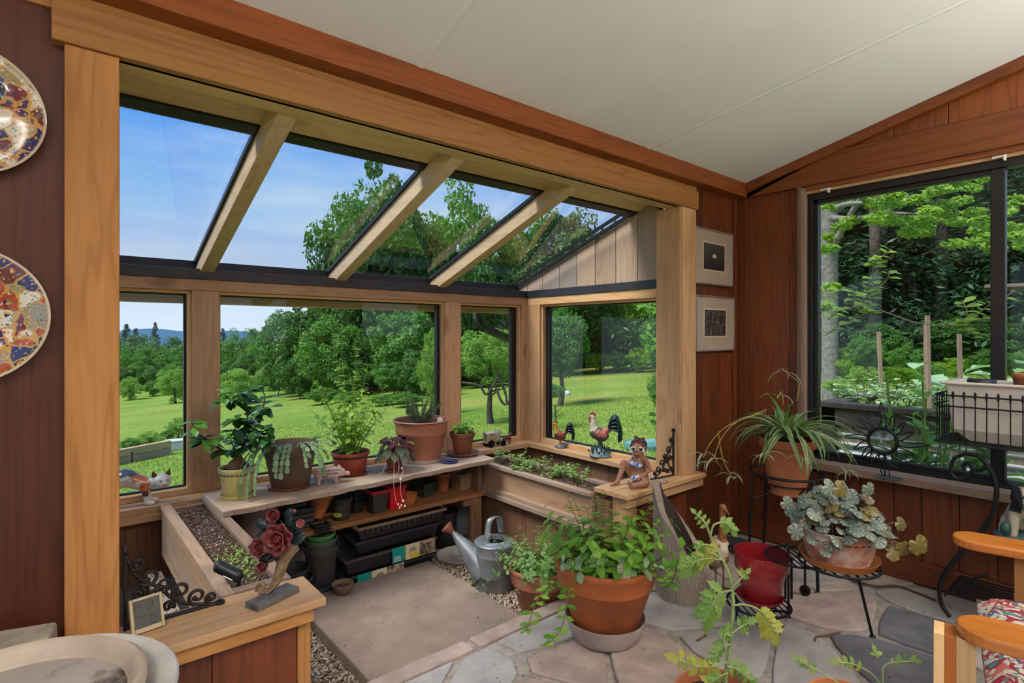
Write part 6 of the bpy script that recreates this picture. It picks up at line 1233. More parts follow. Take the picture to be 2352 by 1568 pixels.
hm = MB().add(vs, [(2 * i, 2 * i + 1, 2 * i + 3, 2 * i + 2) for i in range(len(hp) - 1)]).build('handle', galvm, wc, True); so_ = hm.modifiers.new('t', 'SOLIDIFY'); so_.thickness = .005
# ================================================================ sills and right knee wall: ornaments
# toy wagon and horse
wp = PZ(1140, 1022, .467); wg = thing('toy_wagon', 'cast iron toy milk wagon with a brown horse on the front sill corner', 'toy', (wp.x, 3.055, .467), radians(-4)); ws_ = px(wp, 78) / .24; wg.scale = (ws_,) * 3
wcr = plain('wagon_cream', (.52, .45, .28), .5, 0, .3, 30); wgr = plain('wagon_green', (.06, .13, .06), .5); wred = plain('wagon_red', (.36, .10, .06), .5)
MB().box(-.112, -.004, -.024, -.021, .036, .092).build('side_panel', wcr, wg); MB().box(-.112, -.004, .021, .024, .036, .092).build('side_panel', wcr, wg); MB().box(-.114, .004, -.024, .024, .030, .036).build('floor', wcr, wg, bevel=.001)
for x in (-.112, -.004): MB().box(x - .002, x + .003, -.025, -.020, .034, .098).build('pillar', wcr, wg); MB().box(x - .002, x + .003, .020, .025, .034, .098).build('pillar', wcr, wg)
MB().box(-.112, -.109, -.02, .02, .09, .098).build('back_bar', wcr, wg); MB().box(-.112, .0, -.026, -.023, .034, .044).build('stripe', wgr, wg)
rfv = []
for i in range(9): a = -1 + i / 4; rfv += [(-.122, a * .031, .098 + .010 * (1 - a * a)), (.012, a * .031, .098 + .010 * (1 - a * a))]
rfo = MB().add(rfv, [(2 * i, 2 * i + 1, 2 * i + 3, 2 * i + 2) for i in range(8)]).build('roof', plain('wagon_roof', (.50, .46, .42), .5), wg, True); so_ = rfo.modifiers.new('t', 'SOLIDIFY'); so_.thickness = .004
lettering('PURE', wg, T(-.066, -.0245, .078) @ M.Rotation(pi / 2, 4, 'X'), .020, wred); lettering('MILK', wg, T(-.06, -.0245, .056) @ M.Rotation(pi / 2, 4, 'X'), .024, wred)
def wheel(x, y, z, R, nm='wheel'):
    mb = MB().lathe([(R * .86, -.002), (R, -.002), (R, .002), (R * .86, .002), (R * .86, -.002)], 24).lathe([(0, -.004), (R * .2, -.004), (R * .2, .004), (0, .004)], 12)
    for k in range(9): a = k * 2 * pi / 9; mb.box(R * .1, R * .9, -.0012, .0012, -.0012, .0012, Rz(a))
    mb.build(nm, iron, wg, mt=T(x, y, z) @ M.Rotation(pi / 2, 4, 'X'))
for y in (-.030, .030): wheel(-.082, y, .026, .026); wheel(.018, y, .020, .020)
MB().tube([(-.082, -.03, .026), (-.082, .03, .026)], .0025, 6).build('axle', iron, wg); MB().tube([(.018, -.03, .02), (.018, .03, .02)], .0025, 6).build('axle', iron, wg)
MB().tube(spline([(-.02, 0, .030), (.018, 0, .026), (.05, -.014, .030), (.108, -.014, .042)], 4), .002, 6).build('shaft', iron, wg, True); MB().tube(spline([(.018, 0, .026), (.05, .014, .030), (.108, .014, .042)], 4), .002, 6).build('shaft', iron, wg, True)
hb_ = (.16, .028, .014)
figure('horse', [('c', (.05, 0, .046), (.092, 0, .048), .0135, .0135, hb_), ('c', (.092, 0, .05), (.106, 0, .075), .010, .007, hb_), ('c', (.106, 0, .078), (.118, 0, .066), .007, .0045, hb_), ('c', (.103, 0, .082), (.104, 0, .088), .003, .0015, hb_), ('c', (.047, -.007, .04), (.052, -.008, .020), .006, .0035, hb_), ('c', (.052, -.008, .02), (.054, -.008, .003), .0033, .0042, hb_), ('c', (.048, .007, .04), (.058, .008, .018), .006, .0035, hb_), ('c', (.058, .008, .018), (.054, .008, .003), .0033, .0042, hb_),
                 ('c', (.09, -.007, .04), (.097, -.008, .022), .005, .0033, hb_), ('c', (.097, -.008, .022), (.090, -.008, .008), .0033, .004, hb_), ('c', (.092, .007, .04), (.094, .008, .003), .005, .004, hb_), ('c', (.042, 0, .048), (.037, 0, .03), .0035, .002, (.03, .012, .01))], castiron, wg, .0026, 2)
# roosters
def rooster(p, H, rz, name_label, neck, body, wing, tail, comb, base_c, feet, grass_base):
    o = thing('rooster_figurine', name_label, 'figurine', p, rz); k = H / .30; o.scale = (k, k, k)
    def paint(P, C):
        C = C.copy(); n1 = np.array([mnoise.noise(V(q * 70)) for q in P]); n2 = np.array([mnoise.noise(V(q * 150)) for q in P]); C *= (1 + .45 * n1 + .35 * n2)[:, None].clip(.4, 1.7); return C
    z0 = .075 if grass_base else .055
    bodyp = [('e', (.0, 0, z0 + .070), (.058, .040, .045), M.Rotation(-.35, 4, 'Y'), body), ('e', (.030, 0, z0 + .082), (.042, .036, .045), None, body), ('c', (.038, 0, z0 + .10), (.050, 0, z0 + .165), .033, .018, neck), ('e', (.054, 0, z0 + .182), (.021, .016, .019), None, neck), ('c', (-.02, 0, z0 + .085), (-.05, 0, z0 + .105), .03, .022, wing), ('c', (.010, -.012, z0 + .04), (.008, -.014, z0 + .01), .016, .009, body), ('c', (.004, .012, z0 + .04), (.0, .014, z0 + .01), .016, .009, body)]
    figure('body', bodyp, castiron, o, .0045, 2, paint)
    wm_ = plain('wing_paint', wing, .45, 0, .5, 60, .4, 90); figure('wing', [('e', (-.008, -.036, z0 + .078), (.045, .010, .026), M.Rotation(-.3, 4, 'Y'), wing)], castiron, o, .004, 1, paint); figure('wing', [('e', (-.008, .036, z0 + .078), (.045, .010, .026), M.Rotation(-.3, 4, 'Y'), wing)], castiron, o, .004, 1, paint)
    tm = plain('tail_paint', tail, .35, .1, .6, 50, .4, 80)
    for i in range(12):
        t = i / 11; h = .135 - .125 * t; y = (i % 3 - 1) * .010
        c = spline([(-.045, y * .5, z0 + .10 - .01 * t), (-.075 - .01 * t, y, z0 + .10 + h * .62), (-.105 - .02 * t, y, z0 + .085 + h * .78), (-.135 + .015 * t, y * 1.4, z0 + .055 + h * .40), (-.140 + .02 * t, y * 1.6, z0 + .02 + h * .15)], 5)
        MB().tube(c, [.005 + .0115 * sin(pi * min(1, (j + 3) / (len(c) + 2))) for j in range(len(c))], 8, flat=.55).build('tail_feather', tm, o, True)
    cm = plain('comb_paint', comb, .4)
    MB().prism([(.030, 0), (.030, .016), (.036, .014), (.040, .026), (.047, .018), (.053, .030), (.058, .018), (.066, .024), (.068, .012), (.074, .008), (.070, 0)], -.004, .004, T(0, 0, z0 + .192) @ M.Rotation(pi / 2, 4, 'X')).build('comb', cm, o, bevel=.002)
    MB().ell((.068, 0, z0 + .160), (.008, .008, .017), None, 10, 8).build('wattle', cm, o, True); MB().ell((.068, 0, z0 + .180), (.010, .0165, .010), None, 10, 8).build('cheek', cm, o, True)
    MB().tube([(.070, 0, z0 + .184), (.080, 0, z0 + .181), (.088, 0, z0 + .176)], [.007, .005, .001], 8).build('beak', plain('beak', (.45, .28, .06), .4), o, True)
    for s_ in (-1, 1): MB().ell((.064, s_ * .0155, z0 + .189), .0032, None, 8, 6).build('eye', blkm, o, True)
    if grass_base:
        gp_ = [('e', (0, 0, .008), (.078, .070, .014), None, base_c), ('e', (0, 0, .024), (.062, .055, .014), None, base_c), ('e', (0, 0, .038), (.044, .040, .018), None, base_c), ('c', (0, 0, .04), (0, 0, .085), .026, .016, (.03, .06, .065))]
        figure('base', gp_, castiron, o, .005, 1, paint)
        gm2 = plain('iron_grass', (.03, .07, .075), .45, .1, .5, 50); rr = random.Random(3)
        for i in range(22): a = i * 2.4; R = .02 + .05 * (i / 22); MB().tube([(cos(a) * R, sin(a) * R, .03), (cos(a) * (R + .01), sin(a) * (R + .01), .06 - .02 * i / 22), (cos(a) * (R + .018), sin(a) * (R + .018), .085 - .04 * i / 22)], [.006, .005, .001], 6).build('grass_tuft', gm2, o, True)
    else:
        figure('base', [('e', (0, 0, .010), (.062, .050, .016), None, base_c), ('e', (-.01, .005, .024), (.046, .036, .016), None, base_c)], castiron, o, .005, 1, paint)
        fm_ = plain('foot_paint', feet, .45)
        for s_ in (-1, 1):
            for dy in (-.008, 0, .008): MB().tube([(.005, s_ * .013, .062), (.008, s_ * .013, .042), (.034, s_ * .013 + dy, .034)], [.007, .006, .003], 6).build('toe', fm_, o, True)
    return o
b = PZ(1310, 1024, .467); b.x = 2.725; rooster(b, .205, radians(126), 'smaller rooster with a yellow neck and black tail on the side sill', (.50, .24, .03), (.22, .045, .03), (.24, .06, .035), (.022, .026, .03), (.34, .03, .02), (.10, .115, .13), (.55, .35, .03), False)
b = PZ(1402, 1043, .467); b.x = 2.728; rooster(b, .292, radians(124), 'larger rooster with a white neck and teal tail on a grassy base', (.52, .46, .36), (.06, .085, .085), (.40, .12, .08), (.015, .05, .06), (.30, .035, .04), (.13, .20, .20), (.1, .1, .1), True)
# sunbathing woman
b = PZ(1468, 1118, .46); wo_ = thing('woman_figurine', 'woman in blue bikini, white sunglasses and hair rollers sitting on the cap', 'figurine', (b.x + .045, 1.818, .46), radians(164)); wk = 1.0; wo_.scale = (wk,) * 3
sk, sk2 = (.36, .175, .105), (.30, .14, .085); blu = (.03, .14, .52)
# local: x forward (picture left), y towards the camera side is +y after the half turn
def wpaint(P, C):
    C = C.copy(); return C
hd = V((.020, .030, .196)); HS = 1.36
body = [('e', (-.01, 0, .038), (.046, .052, .036), None, sk), ('c', (-.012, 0, .04), (-.006, .004, .085), .040, .034, sk), ('c', (-.006, .004, .085), (.000, .008, .130), .036, .034, sk), ('e', (.0, .008, .142), (.030, .050, .024), None, sk), ('c', (.004, .012, .150), (.016, .022, .178), .018, .016, sk), ('e', (.024, -.014, .112), (.022, .021, .021), None, sk), ('e', (.020, .034, .112), (.022, .021, .021), None, sk),
        ('e', hd, (.037, .035, .041), None, sk), ('e', hd + V((.014, .014, -.022)), (.026, .026, .020), None, sk), ('e', hd + V((.029, .029, -.006)), (.008, .008, .011), None, sk2), ('e', hd + V((.028, .028, -.025)), (.008, .009, .005), None, (.36, .08, .07)), ('e', hd + V((-.016, .034, -.005)), (.009, .006, .013), None, sk), ('e', hd + V((.021, -.034, -.005)), (.008, .006, .013), None, sk),
        # far leg: knee up
        ('c', (-.005, -.030, .032), (.062, -.036, .104), .030, .022, sk), ('c', (.062, -.036, .104), (.108, -.030, .022), .021, .011, sk), ('c', (.106, -.030, .014), (.150, -.022, .008), .012, .008, sk),
        # near leg: folded flat
        ('c', (-.012, .030, .030), (.014, .078, .026), .031, .023, sk), ('c', (.014, .078, .024), (.098, .074, .017), .021, .012, sk), ('c', (.098, .074, .014), (.110, .076, .032), .012, .009, sk),
        # arms
        ('c', (-.004, .054, .140), (-.026, .068, .088), .016, .0125, sk), ('c', (-.026, .068, .088), (.022, .058, .054), .0125, .009, sk), ('c', (-.006, -.040, .142), (-.050, -.052, .084), .016, .0125, sk), ('c', (-.050, -.052, .084), (-.058, -.046, .016), .012, .009, sk),
        ('e', (.030, .058, .050), (.013, .010, .007), None, sk), ('e', (-.058, -.046, .010), (.012, .010, .007), None, sk)]
for i in range(4): body.append(('c', (.036, .050 + i * .005, .050), (.049, .049 + i * .0055, .040 + .001 * (i % 2)), .0036, .0028, sk))
body.append(('c', (.026, .050, .052), (.034, .042, .044), .0038, .003, sk))
for i in range(5): body.append(('c', (.108 + .002 * i, .068 + i * .004, .038), (.112 + .002 * i, .068 + i * .0045, .048 - i * .0015), .0036, .003, sk))
for i in range(5): body.append(('c', (.150, -.030 + i * .004, .007), (.160 - i * .002, -.030 + i * .0042, .005), .0036, .003, sk))
for i in range(4): body.append(('c', (-.052, -.054 + i * .005, .008), (-.042, -.056 + i * .006, .004), .0034, .0028, sk))
figure('body', body, resin, wo_, .0032, 2, wpaint)
hairm = plain('brown_hair', (.035, .016, .012), .45, 0, .5, 50, .4, 90); curl = plain('pink_roller', (.24, .075, .085), .45)
hr = MB(); hr.ell(hd + V((-.013, -.010, .014)), (.041, .040, .039), None, 16, 12).build('hair', hairm, wo_, True)
fdir = V((.72, .69, 0)).normalized(); fs_ = V((fdir.y, -fdir.x, 0))
for i, (s_, z, f) in enumerate([(-.022, .020, .012), (-.010, .031, .014), (.006, .033, .012), (.020, .024, .010), (-.018, .036, -.002), (.010, .040, -.006), (.026, .010, .002), (-.028, .006, .004)]):
    q = hd + (fs_ * s_ + fdir * f + V((0, 0, z))) * HS; MB().lathe([(.0075, -.010), (.0085, -.010), (.0085, .010), (.0075, .010), (.004, .010), (.004, -.010)], 14, mt=T(q) @ basis((0, 0, 0), fs_ * .3 + V((0, 0, .2)), fdir + V((0, 0, .15)))).build('hair_roller', curl, wo_, True); MB().tube(spline([q - fs_ * .008, q + fdir * .003 + V((0, 0, .009)), q + fs_ * .008], 4), .003, 6).build('hair_lock', hairm, wo_, True)
frw = plain('white_frame', (.80, .76, .68), .3); lensm = plain('dark_lens', (.03, .04, .045), .1, coat=.5)
for s_ in (-1, 1):
    c_ = hd + fdir * .0405 + fs_ * s_ * .019 + V((0, 0, .004)); mt_ = basis((0, 0, 0), fs_ * s_, fdir) @ M.Scale(HS, 4)
    poly = [(-.0105, 0), (-.008, .007), (0, .0085), (.008, .009), (.017, .016), (.013, .004), (.009, -.006), (.001, -.010), (-.007, -.007)]
    MB().prism(poly, -.002, .002, T(c_) @ mt_ if s_ == 1 else T(c_) @ mt_ @ M.Diagonal((1, -1, 1, 1))).build('glasses_frame', frw, wo_, bevel=.001); MB().lathe([(0, 0), (.0078, 0), (.007, .0028), (0, .0032)], 16, sx=1.12, sy=.86, mt=T(c_ + V((0, 0, -.001))) @ mt_).build('glasses_lens', lensm, wo_, True)
    MB().tube([c_ + fs_ * s_ * .019 + V((0, 0, .012)), c_ + fs_ * s_ * .021 - fdir * .04 + V((0, 0, .005))], .0018, 6).build('glasses_temple', frw, wo_)
MB().tube([hd + fdir * .041 - fs_ * .008, hd + fdir * .044, hd + fdir * .041 + fs_ * .008], .002, 6).build('glasses_bridge', frw, wo_)
bik = plain('blue_flowered_cloth', (.03, .15, .55), .5, 0, 0, 60, 0, 60, col2=(.75, .75, .68), lo=.50, hi=.53)
for c_ in ((.026, -.014, .110), (.022, .034, .110)): MB().ell(c_, (.0228, .0222, .0185), M.Rotation(-.25, 3, 'Y'), 16, 12).build('bikini_cup', bik, wo_, True)
MB().tube(spline([(.040, -.010, .112), (.043, .010, .106), (.036, .034, .110)], 4), .004, 6).build('bikini_band', bik, wo_, True)
for a_, b_ in (((.030, -.020, .126), (.010, .004, .166)), ((.024, .040, .126), (.004, .030, .166))): MB().tube(spline([a_, V(a_).lerp(V(b_), .5) + V((.012, .006, .002)), b_], 4), .0026, 6).build('bikini_strap', bik, wo_, True)
MB().ell((.006, .004, .046), (.037, .040, .019), M.Rotation(.5, 3, 'Y'), 16, 12).build('bikini_bottom', bik, wo_, True)
# right bracket leaning in the corner of the cap, shell dish
a = PZ(1500, 1098, .46); o = thing('scroll_bracket', 'brown iron scroll bracket standing against the right jamb of the bay', 'bracket', (2.700, 1.80, .46)); br_mt = Rz(radians(173)); scroll_bracket(o, .165, .245, .0040, rustiron, br_mt)
b = PZ(1524, 1108, .46); o = thing('shell_ornament', 'small cluster of cream and green shells on the cap by the iron bracket', 'ornament', (b.x, b.y, .46)); shm = plain('shell_cream', (.62, .48, .40), .45, 0, .3, 30); shg = plain('shell_green', (.34, .40, .16), .45, 0, .3, 30)
for (x, y, z, r, m_) in ((-.022, .0, .010, .015, shm), (-.006, .004, .015, .013, shg), (.008, -.002, .012, .015, shm), (.022, .004, .010, .012, shm), (.0, -.012, .008, .011, shg), (-.014, -.010, .008, .011, shm)): MB().ell((x, y, z), (r, r * .8, r * .7), None, 12, 8).build('shell', m_, o, True)
# framed photographs on the front wall
silver = plain('silver_frame', (.62, .61, .58), .3, .8, .1, 8); matb = plain('mat_board', (.46, .375, .28), .9, 0, .04, 10); ivory = plain('ivory_bevel', (.62, .55, .42), .8)
def picture(c, label, swan):
    cs_ = [PY(u, v, 1.765) for u, v in c]; x0, x1 = (cs_[0].x + cs_[3].x) / 2, (cs_[1].x + cs_[2].x) / 2; z1, z0 = (cs_[0].z + cs_[1].z) / 2, (cs_[2].z + cs_[3].z) / 2
    o = thing('framed_photograph', label, 'picture', ((x0 + x1) / 2, 1.7885, (z0 + z1) / 2)); w_, h = (x1 - x0) / 2, (z1 - z0) / 2; t = .008
    for nm, a in (('frame_bar', (-w_, w_, -.022, 0, h - t, h)), ('frame_bar', (-w_, w_, -.022, 0, -h, -h + t)), ('frame_bar', (-w_, -w_ + t, -.022, 0, -h + t, h - t)), ('frame_bar', (w_ - t, w_, -.022, 0, -h + t, h - t))): MB().box(*a).build(nm, silver, o, bevel=.001)
    MB().box(-w_ + t, w_ - t, -.014, -.010, -h + t, h - t).build('mat_board', matb, o); MB().box(-w_ * .60, w_ * .60, -.0155, -.014, -h * .50, h * .55).build('bevel', ivory, o)
    m, nt, bb_, nd = new_mat('photo_print'); v = coords(nt, nd, rnd=False); 
    if swan:
        sp_ = nd('ShaderNodeSeparateXYZ'); nt.links.new(v, sp_.inputs[0]); n_ = noise(nt, nd, v, 90, 3, .7); r = ramp(nt, nd, n_, [(.35, (.015, .013, .011)), (.7, (.10, .085, .07))])
        gz_ = nd('ShaderNodeMapRange'); gz_.inputs['From Min'].default_value = -.06; gz_.inputs['From Max'].default_value = .07; gz_.inputs['To Min'].default_value = .3; gz_.inputs['To Max'].default_value = 1.5; nt.links.new(sp_.outputs['Z'], gz_.inputs['Value'])
        c_ = mixc(nt, nd, 1.0, r.outputs[0], gz_.outputs[0], 'MULTIPLY')
    else:
        mpv = nd('ShaderNodeMapping', Scale=(9, 1, 1.4)); nt.links.new(v, mpv.inputs[0]); n1_ = noise(nt, nd, mpv.outputs[0], 10, 4, .7); r = ramp(nt, nd, n1_, [(.42, (.012, .01, .008)), (.62, (.22, .18, .13))]); n2_ = noise(nt, nd, v, 60, 4, .7); r2 = ramp(nt, nd, n2_, [(.35, (.15, .15, .15)), (.65, (1.3, 1.3, 1.3))]); c_ = mixc(nt, nd, 1.0, r.outputs[0], r2.outputs[0], 'MULTIPLY')
    nt.links.new(c_, bb_.inputs['Base Color']); bb_.inputs['Roughness'].default_value = .5
    MB().box(-w_ * .55, w_ * .55, -.0165, -.0155, -h * .45, h * .49).build('print', m, o)
    if swan:
        sw = plain('swan_white', (.68, .62, .52), .6)
        for x, z, rx, rz_ in ((-.012, .008, .010, .012), (.004, .010, .007, .013), (.012, .006, .008, .011)): MB().lathe([(0, 0), (1, 0), (1, .001), (0, .001)], 18, mt=T(x, -.0166, z) @ M.Rotation(pi / 2, 4, 'X') @ M.Diagonal((rx, rz_, 1, 1))).build('print_swan', sw, o)
picture([(1599, 518), (1686, 538), (1684, 657), (1598, 652)], 'silver framed photograph of white swans on dark water, upper of the pair', True)
picture([(1601, 675), (1690, 684), (1686, 804), (1600, 808)], 'silver framed photograph of bare trees by water, lower of the pair', False)
# curtain hooks on the right window
hkm = plain('white_hook', (.74, .72, .66), .5)
for u, v, lb_ in ((1897, 436, 'white curtain rod bracket at the left top corner of the right window'), (2296, 362, 'white curtain rod bracket above the window stile')):
    p = PX(u, v, XR + .0); o = thing('curtain_bracket', lb_, 'bracket', p); MB().box(-.012, .004, -.026, .026, -.004, .008).build('plate', hkm, o, bevel=.002); MB().box(-.03, -.008, -.026, -.016, -.022, .004).build('hook', hkm, o, bevel=.002)
# iron sun catcher on the right sill
b = PZ(2040, 1097, .54); sunc = thing('sun_ornament', 'black wire sun with a glass face standing on the right window sill', 'ornament', b); tS = dep(b)
def SC(u, v): return PX(u, v, b.x) - b
MB().box(-.035, .03, -.055, .055, 0, .005).build('base', plain('sun_base', (.10, .11, .12), .4, .3), sunc, bevel=.001)
cU, cV = 2027, 1012
cc_ = SC(cU, cV); rS = px(b, 29); ring = [cc_ + V((0, cos(a) * rS, sin(a) * rS)) for a in [2 * pi * i / 36 for i in range(37)]]; MB().tube(ring, .009, 8, False).build('ring', iron, sunc, True)
for k in range(16):
    a0 = 2 * pi * k / 16 + pi / 2; L = rS * (2.05 if k % 4 == 0 else 1.25); pts = []
    for i in range(15):
        t = i / 14; s_ = t * 2 - 1; rr_ = rS + L * (1 - abs(s_) ** 2.4) ; wd = (.13 + .02 * (k % 2)) * s_ * (1 if abs(s_) > .5 else .5 + abs(s_)); wv = .10 * sin((rr_ - rS) / L * pi * 1.6); a = a0 + (wd + wv * .6) * rS / max(rr_, rS) * 1.6; pts.append(cc_ + V((0, cos(a) * rr_, sin(a) * rr_)))
    MB().tube(pts, .0033, 6).build('ray', iron, sunc, True)
MB().tube([cc_ + V((0, 0, -rS)), SC(2043, 1075), V((0, -.005, .004))], .0028, 6).build('stem', iron, sunc, True)
gfm = glassmat('sun_face_glass', (.80, .88, .84), .35); MB().lathe([(0, -.004), (rS * .96, -.002), (rS * .96, .002), (rS * .5, .010), (0, .013)], 32, mt=T(cc_) @ M.Rotation(-pi / 2, 4, 'Y')).build('glass_face', gfm, sunc, True)
fem = plain('frosted_face', (.32, .38, .35), .25)
MB().tube([cc_ + V((-.013, 0, .016)), cc_ + V((-.020, 0, -.006)), cc_ + V((-.013, 0, -.010))], [.002, .0055, .004], 8).build('nose', fem, sunc, True)
for s_ in (-1, 1): MB().tube(spline([cc_ + V((-.010, s_ * .010, .016)), cc_ + V((-.012, s_ * .022, .021)), cc_ + V((-.008, s_ * .034, .014))], 4), .0022, 6).build('brow', fem, sunc, True); MB().ell(cc_ + V((-.009, s_ * .021, .008)), (.003, .008, .004), None, 10, 6).build('eye', fem, sunc, True)
MB().tube(spline([cc_ + V((-.011, -.016, -.024)), cc_ + V((-.014, 0, -.028)), cc_ + V((-.011, .016, -.024))], 4), .003, 6).build('mouth', fem, sunc, True)
# ================================================================ floor: pots, log, goose, stands
L_mint = leafmat('mint_leaf', (.10, .30, .025), (.30, .54, .07), .45); lm_m = leafmesh('leaf', L_mint, .52, .15, .25, 5); L_sage = leafmat('sage_leaf', (.16, .27, .15), (.26, .38, .22), .25); lm_s = leafmesh('leaf', L_sage, .60, .1, .2, 5)
L_oreg = leafmat('oregano_leaf', (.17, .36, .09), (.36, .55, .20), .4); lm_o = leafmesh('leaf', L_oreg, .70, .1, .2, 4)
bits_obj('floor_litter', (420, .9, 3.3, .1, 1.75, .003, .0015, .005, 33), islandmat('floor_litter', [(0, (.03, .02, .015)), (.6, (.16, .10, .06)), (1, (.45, .38, .28))]), floor)
# big pot
b = PZ(1390, 1458, 0); sa = thing('pot_saucer', 'deep cloudy plastic saucer under the big orange pot', 'saucer', b); rS_ = px(b, 92)
MB().lathe([(0, 0), (rS_ * .78, 0), (rS_ * .86, .016), (rS_ * .985, .078), (rS_, .088), (rS_ - .004, .088), (rS_ * .85, .022), (rS_ * .76, .008), (0, .008)], 48).build('dish', plain('hazy_plastic', (.55, .49, .45), .3, 0, .35, 5, col2=(.30, .24, .21)), sa, True)
bp_ = thing('potted_mint', 'big orange terracotta pot of mint on the stone floor', 'potted plant', b + V((0, 0, .009))); rt, rb_, hh = px(b, 113), px(b, 64), px(b, 172)
pr_ = [(0, 0), (rb_, 0), (rb_ + .003, .005), (rt * .925, hh * .70), (rt * .955, hh * .71), (rt * .965, hh * .73), (rt * .985, hh * .90), (rt, hh * .915), (rt * 1.02, hh - .012), (rt * 1.005, hh), (rt * .955, hh), (rt * .92, hh - .04), (0, hh - .05)]
MB().lathe(pr_, 64).build('pot', plain('vivid_terracotta', (.52, .145, .04), .65, 0, .3, 6, .15, 50), bp_, True); MB().lathe([(rt * .93, hh - .05), (rt * .92, hh - .03), (0, hh - .022)], 32).build('soil', soil, bp_, True)  # saturated orange clay with random darker tone
stem_p = plain('mint_stem', (.14, .11, .05), .6)
stems(bp_, hh - .04, 24, .34, .22, 8, .068, lm_m, stem_p, 51, r0=.13, up=.35, hvar=(.5, 1.05), sr=.0024); stems(bp_, hh - .04, 20, .15, .17, 4, .055, lm_s, stem_p, 52, r0=.14, up=.25, hvar=(.5, 1.1)); stems(bp_, hh - .03, 18, .10, .10, 4, .042, lm_m, stem_g, 53, r0=.15, up=.3)
tB = dep(b)
for pts in ([(1290, 1330), (1255, 1350), (1230, 1385), (1212, 1440), (1206, 1448)], [(1308, 1335), (1303, 1380), (1290, 1440), (1270, 1468), (1252, 1482)], [(1500, 1310), (1525, 1330), (1535, 1345), (1550, 1320), (1556, 1285)], [(1495, 1300), (1530, 1300), (1545, 1290)]):
    c = branch(bp_, pts, tB - .10, .0022, stem_p, 5, [-.02 - .03 * i for i in range(len(pts))], 'runner'); rr = random.Random(len(pts) + pts[0][0])
    for i in range(2, len(c), 2):
        for s_ in (1, -1): link('leaf', lm_m, LAST, basis(c[i], RT * s_ + V((0, 0, rr.uniform(-.6, .3))), V((0, 0, 1)) - FW * .5) @ M.Scale(rr.uniform(.025, .045) * (.6 if i > len(c) - 6 and pts[-1][1] > 1400 else 1), 4))
tgm = T(PT(1432, 1312, tB - .19) - bp_.location) @ Rz(radians(-40)) @ M.Rotation(radians(80), 4, 'X'); MB().prism([(-.023, -.045), (.023, -.045), (.023, .022), (.012, .028), (.012, .036), (0, .042), (-.012, .036), (-.012, .028), (-.023, .022)], -.0015, .0015, tgm).build('plant_tag', plain('wooden_tag', (.52, .44, .36), .8), bp_)
for k in range(4): MB().box(-.018, .018, -.022 + k * .011, -.0205 + k * .011, .0015, .002, tgm).build('tag_line', plain('tag_groove', (.16, .12, .09), .8), bp_)
# oregano pot in the bay
b = PZ(1240, 1392, gz); og_ = thing('potted_oregano', 'trailing oregano in a smooth terracotta coloured pot on the gravel', 'potted plant', (b.x, max(b.y, 1.99), gz + .004)); b = og_.location; rt, rb_, hh = px(b, 70), px(b, 46), px(b, 94)
pr_ = [(0, 0), (rb_, 0), (rb_ + .002, .004), (rt * .90, hh * .60), (rt * .94, hh * .62), (rt * .94, hh * .66), (rt * .97, hh - .016), (rt + .006, hh - .012), (rt + .006, hh - .003), (rt, hh), (rt * .93, hh - .002), (rt * .9, hh - .03), (0, hh - .03)]
MB().lathe(pr_, 48).build('pot', terra_pl, og_, True); MB().lathe([(rt * .91, hh - .03), (rt * .9, hh - .02), (0, hh - .016)], 32).build('soil', soil, og_, True)
stems(og_, hh - .02, 34, .17, .13, 7, .032, lm_o, plain('oregano_stem', (.22, .24, .10), .6), 61, r0=.10, up=.3, hvar=(.3, 1.15)); stems(og_, hh - .02, 10, .10, .20, 8, .032, lm_o, stem_p, 62, r0=.11, up=.3, bias=(-.10, -.02, -.02), curve=.10); stems(og_, hh - .02, 10, .22, .14, 7, .034, lm_o, stem_p, 63, r0=.08, bias=(-.03, .06, .06))
for u, v in ((1088, 1345), (1170, 1352), (1125, 1358)): herb('gravel_weed', 'little oregano seedling sprouting from the gravel by the watering can', 'plant', PZ(u, v, gz), .07, 2, .022, lm_o, stem_g, .02, 7, u, group='seedlings in the gravel')
# hollow log
b = PZ(1572, 1362, 0); lg = thing('hollow_log', 'tall hollow driftwood log with a slanting pointed top', 'log', (b.x, b.y, 0)); RL = px(b, 64); tL = dep(b)
logm = wood('driftwood', (.46, .39, .33), (.15, .11, .085), 'z', .95, .5, grain=2.2); inm = plain('hollow_shade', (.05, .035, .028), .95)  # inner wall coloured dark for the shade inside the log
n, mz = 44, 22; vs = []; rgt = atan2(RT.y, RT.x)
def ltop(a):
    c_ = cos(a - rgt); s_ = sin(a - rgt)            # c_>0: picture right, s_<0: towards camera
    return px(b, 208) * (.68 - .36 * c_ + .19 * s_ + .16 * max(0, cos(a - rgt - pi + .25)) ** 14)
for i in range(mz + 1):
    for j in range(n):
        a = 2 * pi * j / n; H_ = ltop(a); z = H_ * i / mz; q = RL * (1.02 - .12 * i / mz) * (1 + .06 * mnoise.noise(V((cos(a) * 2, sin(a) * 2, z * 5))) + .02 * sin(a * 9)); lean_ = -.03 * (z / .55) ** 1.4
        vs.append(V((cos(a) * q, sin(a) * q, z)) + RT * lean_)
outer = len(vs)
for i in range(mz + 1):
    for j in range(n): p = vs[(mz - i) * n + j]; z = p.z; c0 = RT * (-.03 * (z / .55) ** 1.4); r_ = V((p.x - c0.x, p.y - c0.y, 0)); vs.append(c0 + r_ * .72 + V((0, 0, z - (.004 if i == 0 else 0))))
fs = [(i * n + j, i * n + (j + 1) % n, (i + 1) * n + (j + 1) % n, (i + 1) * n + j) for i in range(mz + 1 + mz) for j in range(n)]
MB().add(vs[:outer + n], fs[:(mz + 1) * n] + [tuple(range(n - 1, -1, -1))]).build('shell', logm, lg, True); MB().add(vs[outer:], fs[:mz * n]).build('hollow', inm, lg, True)
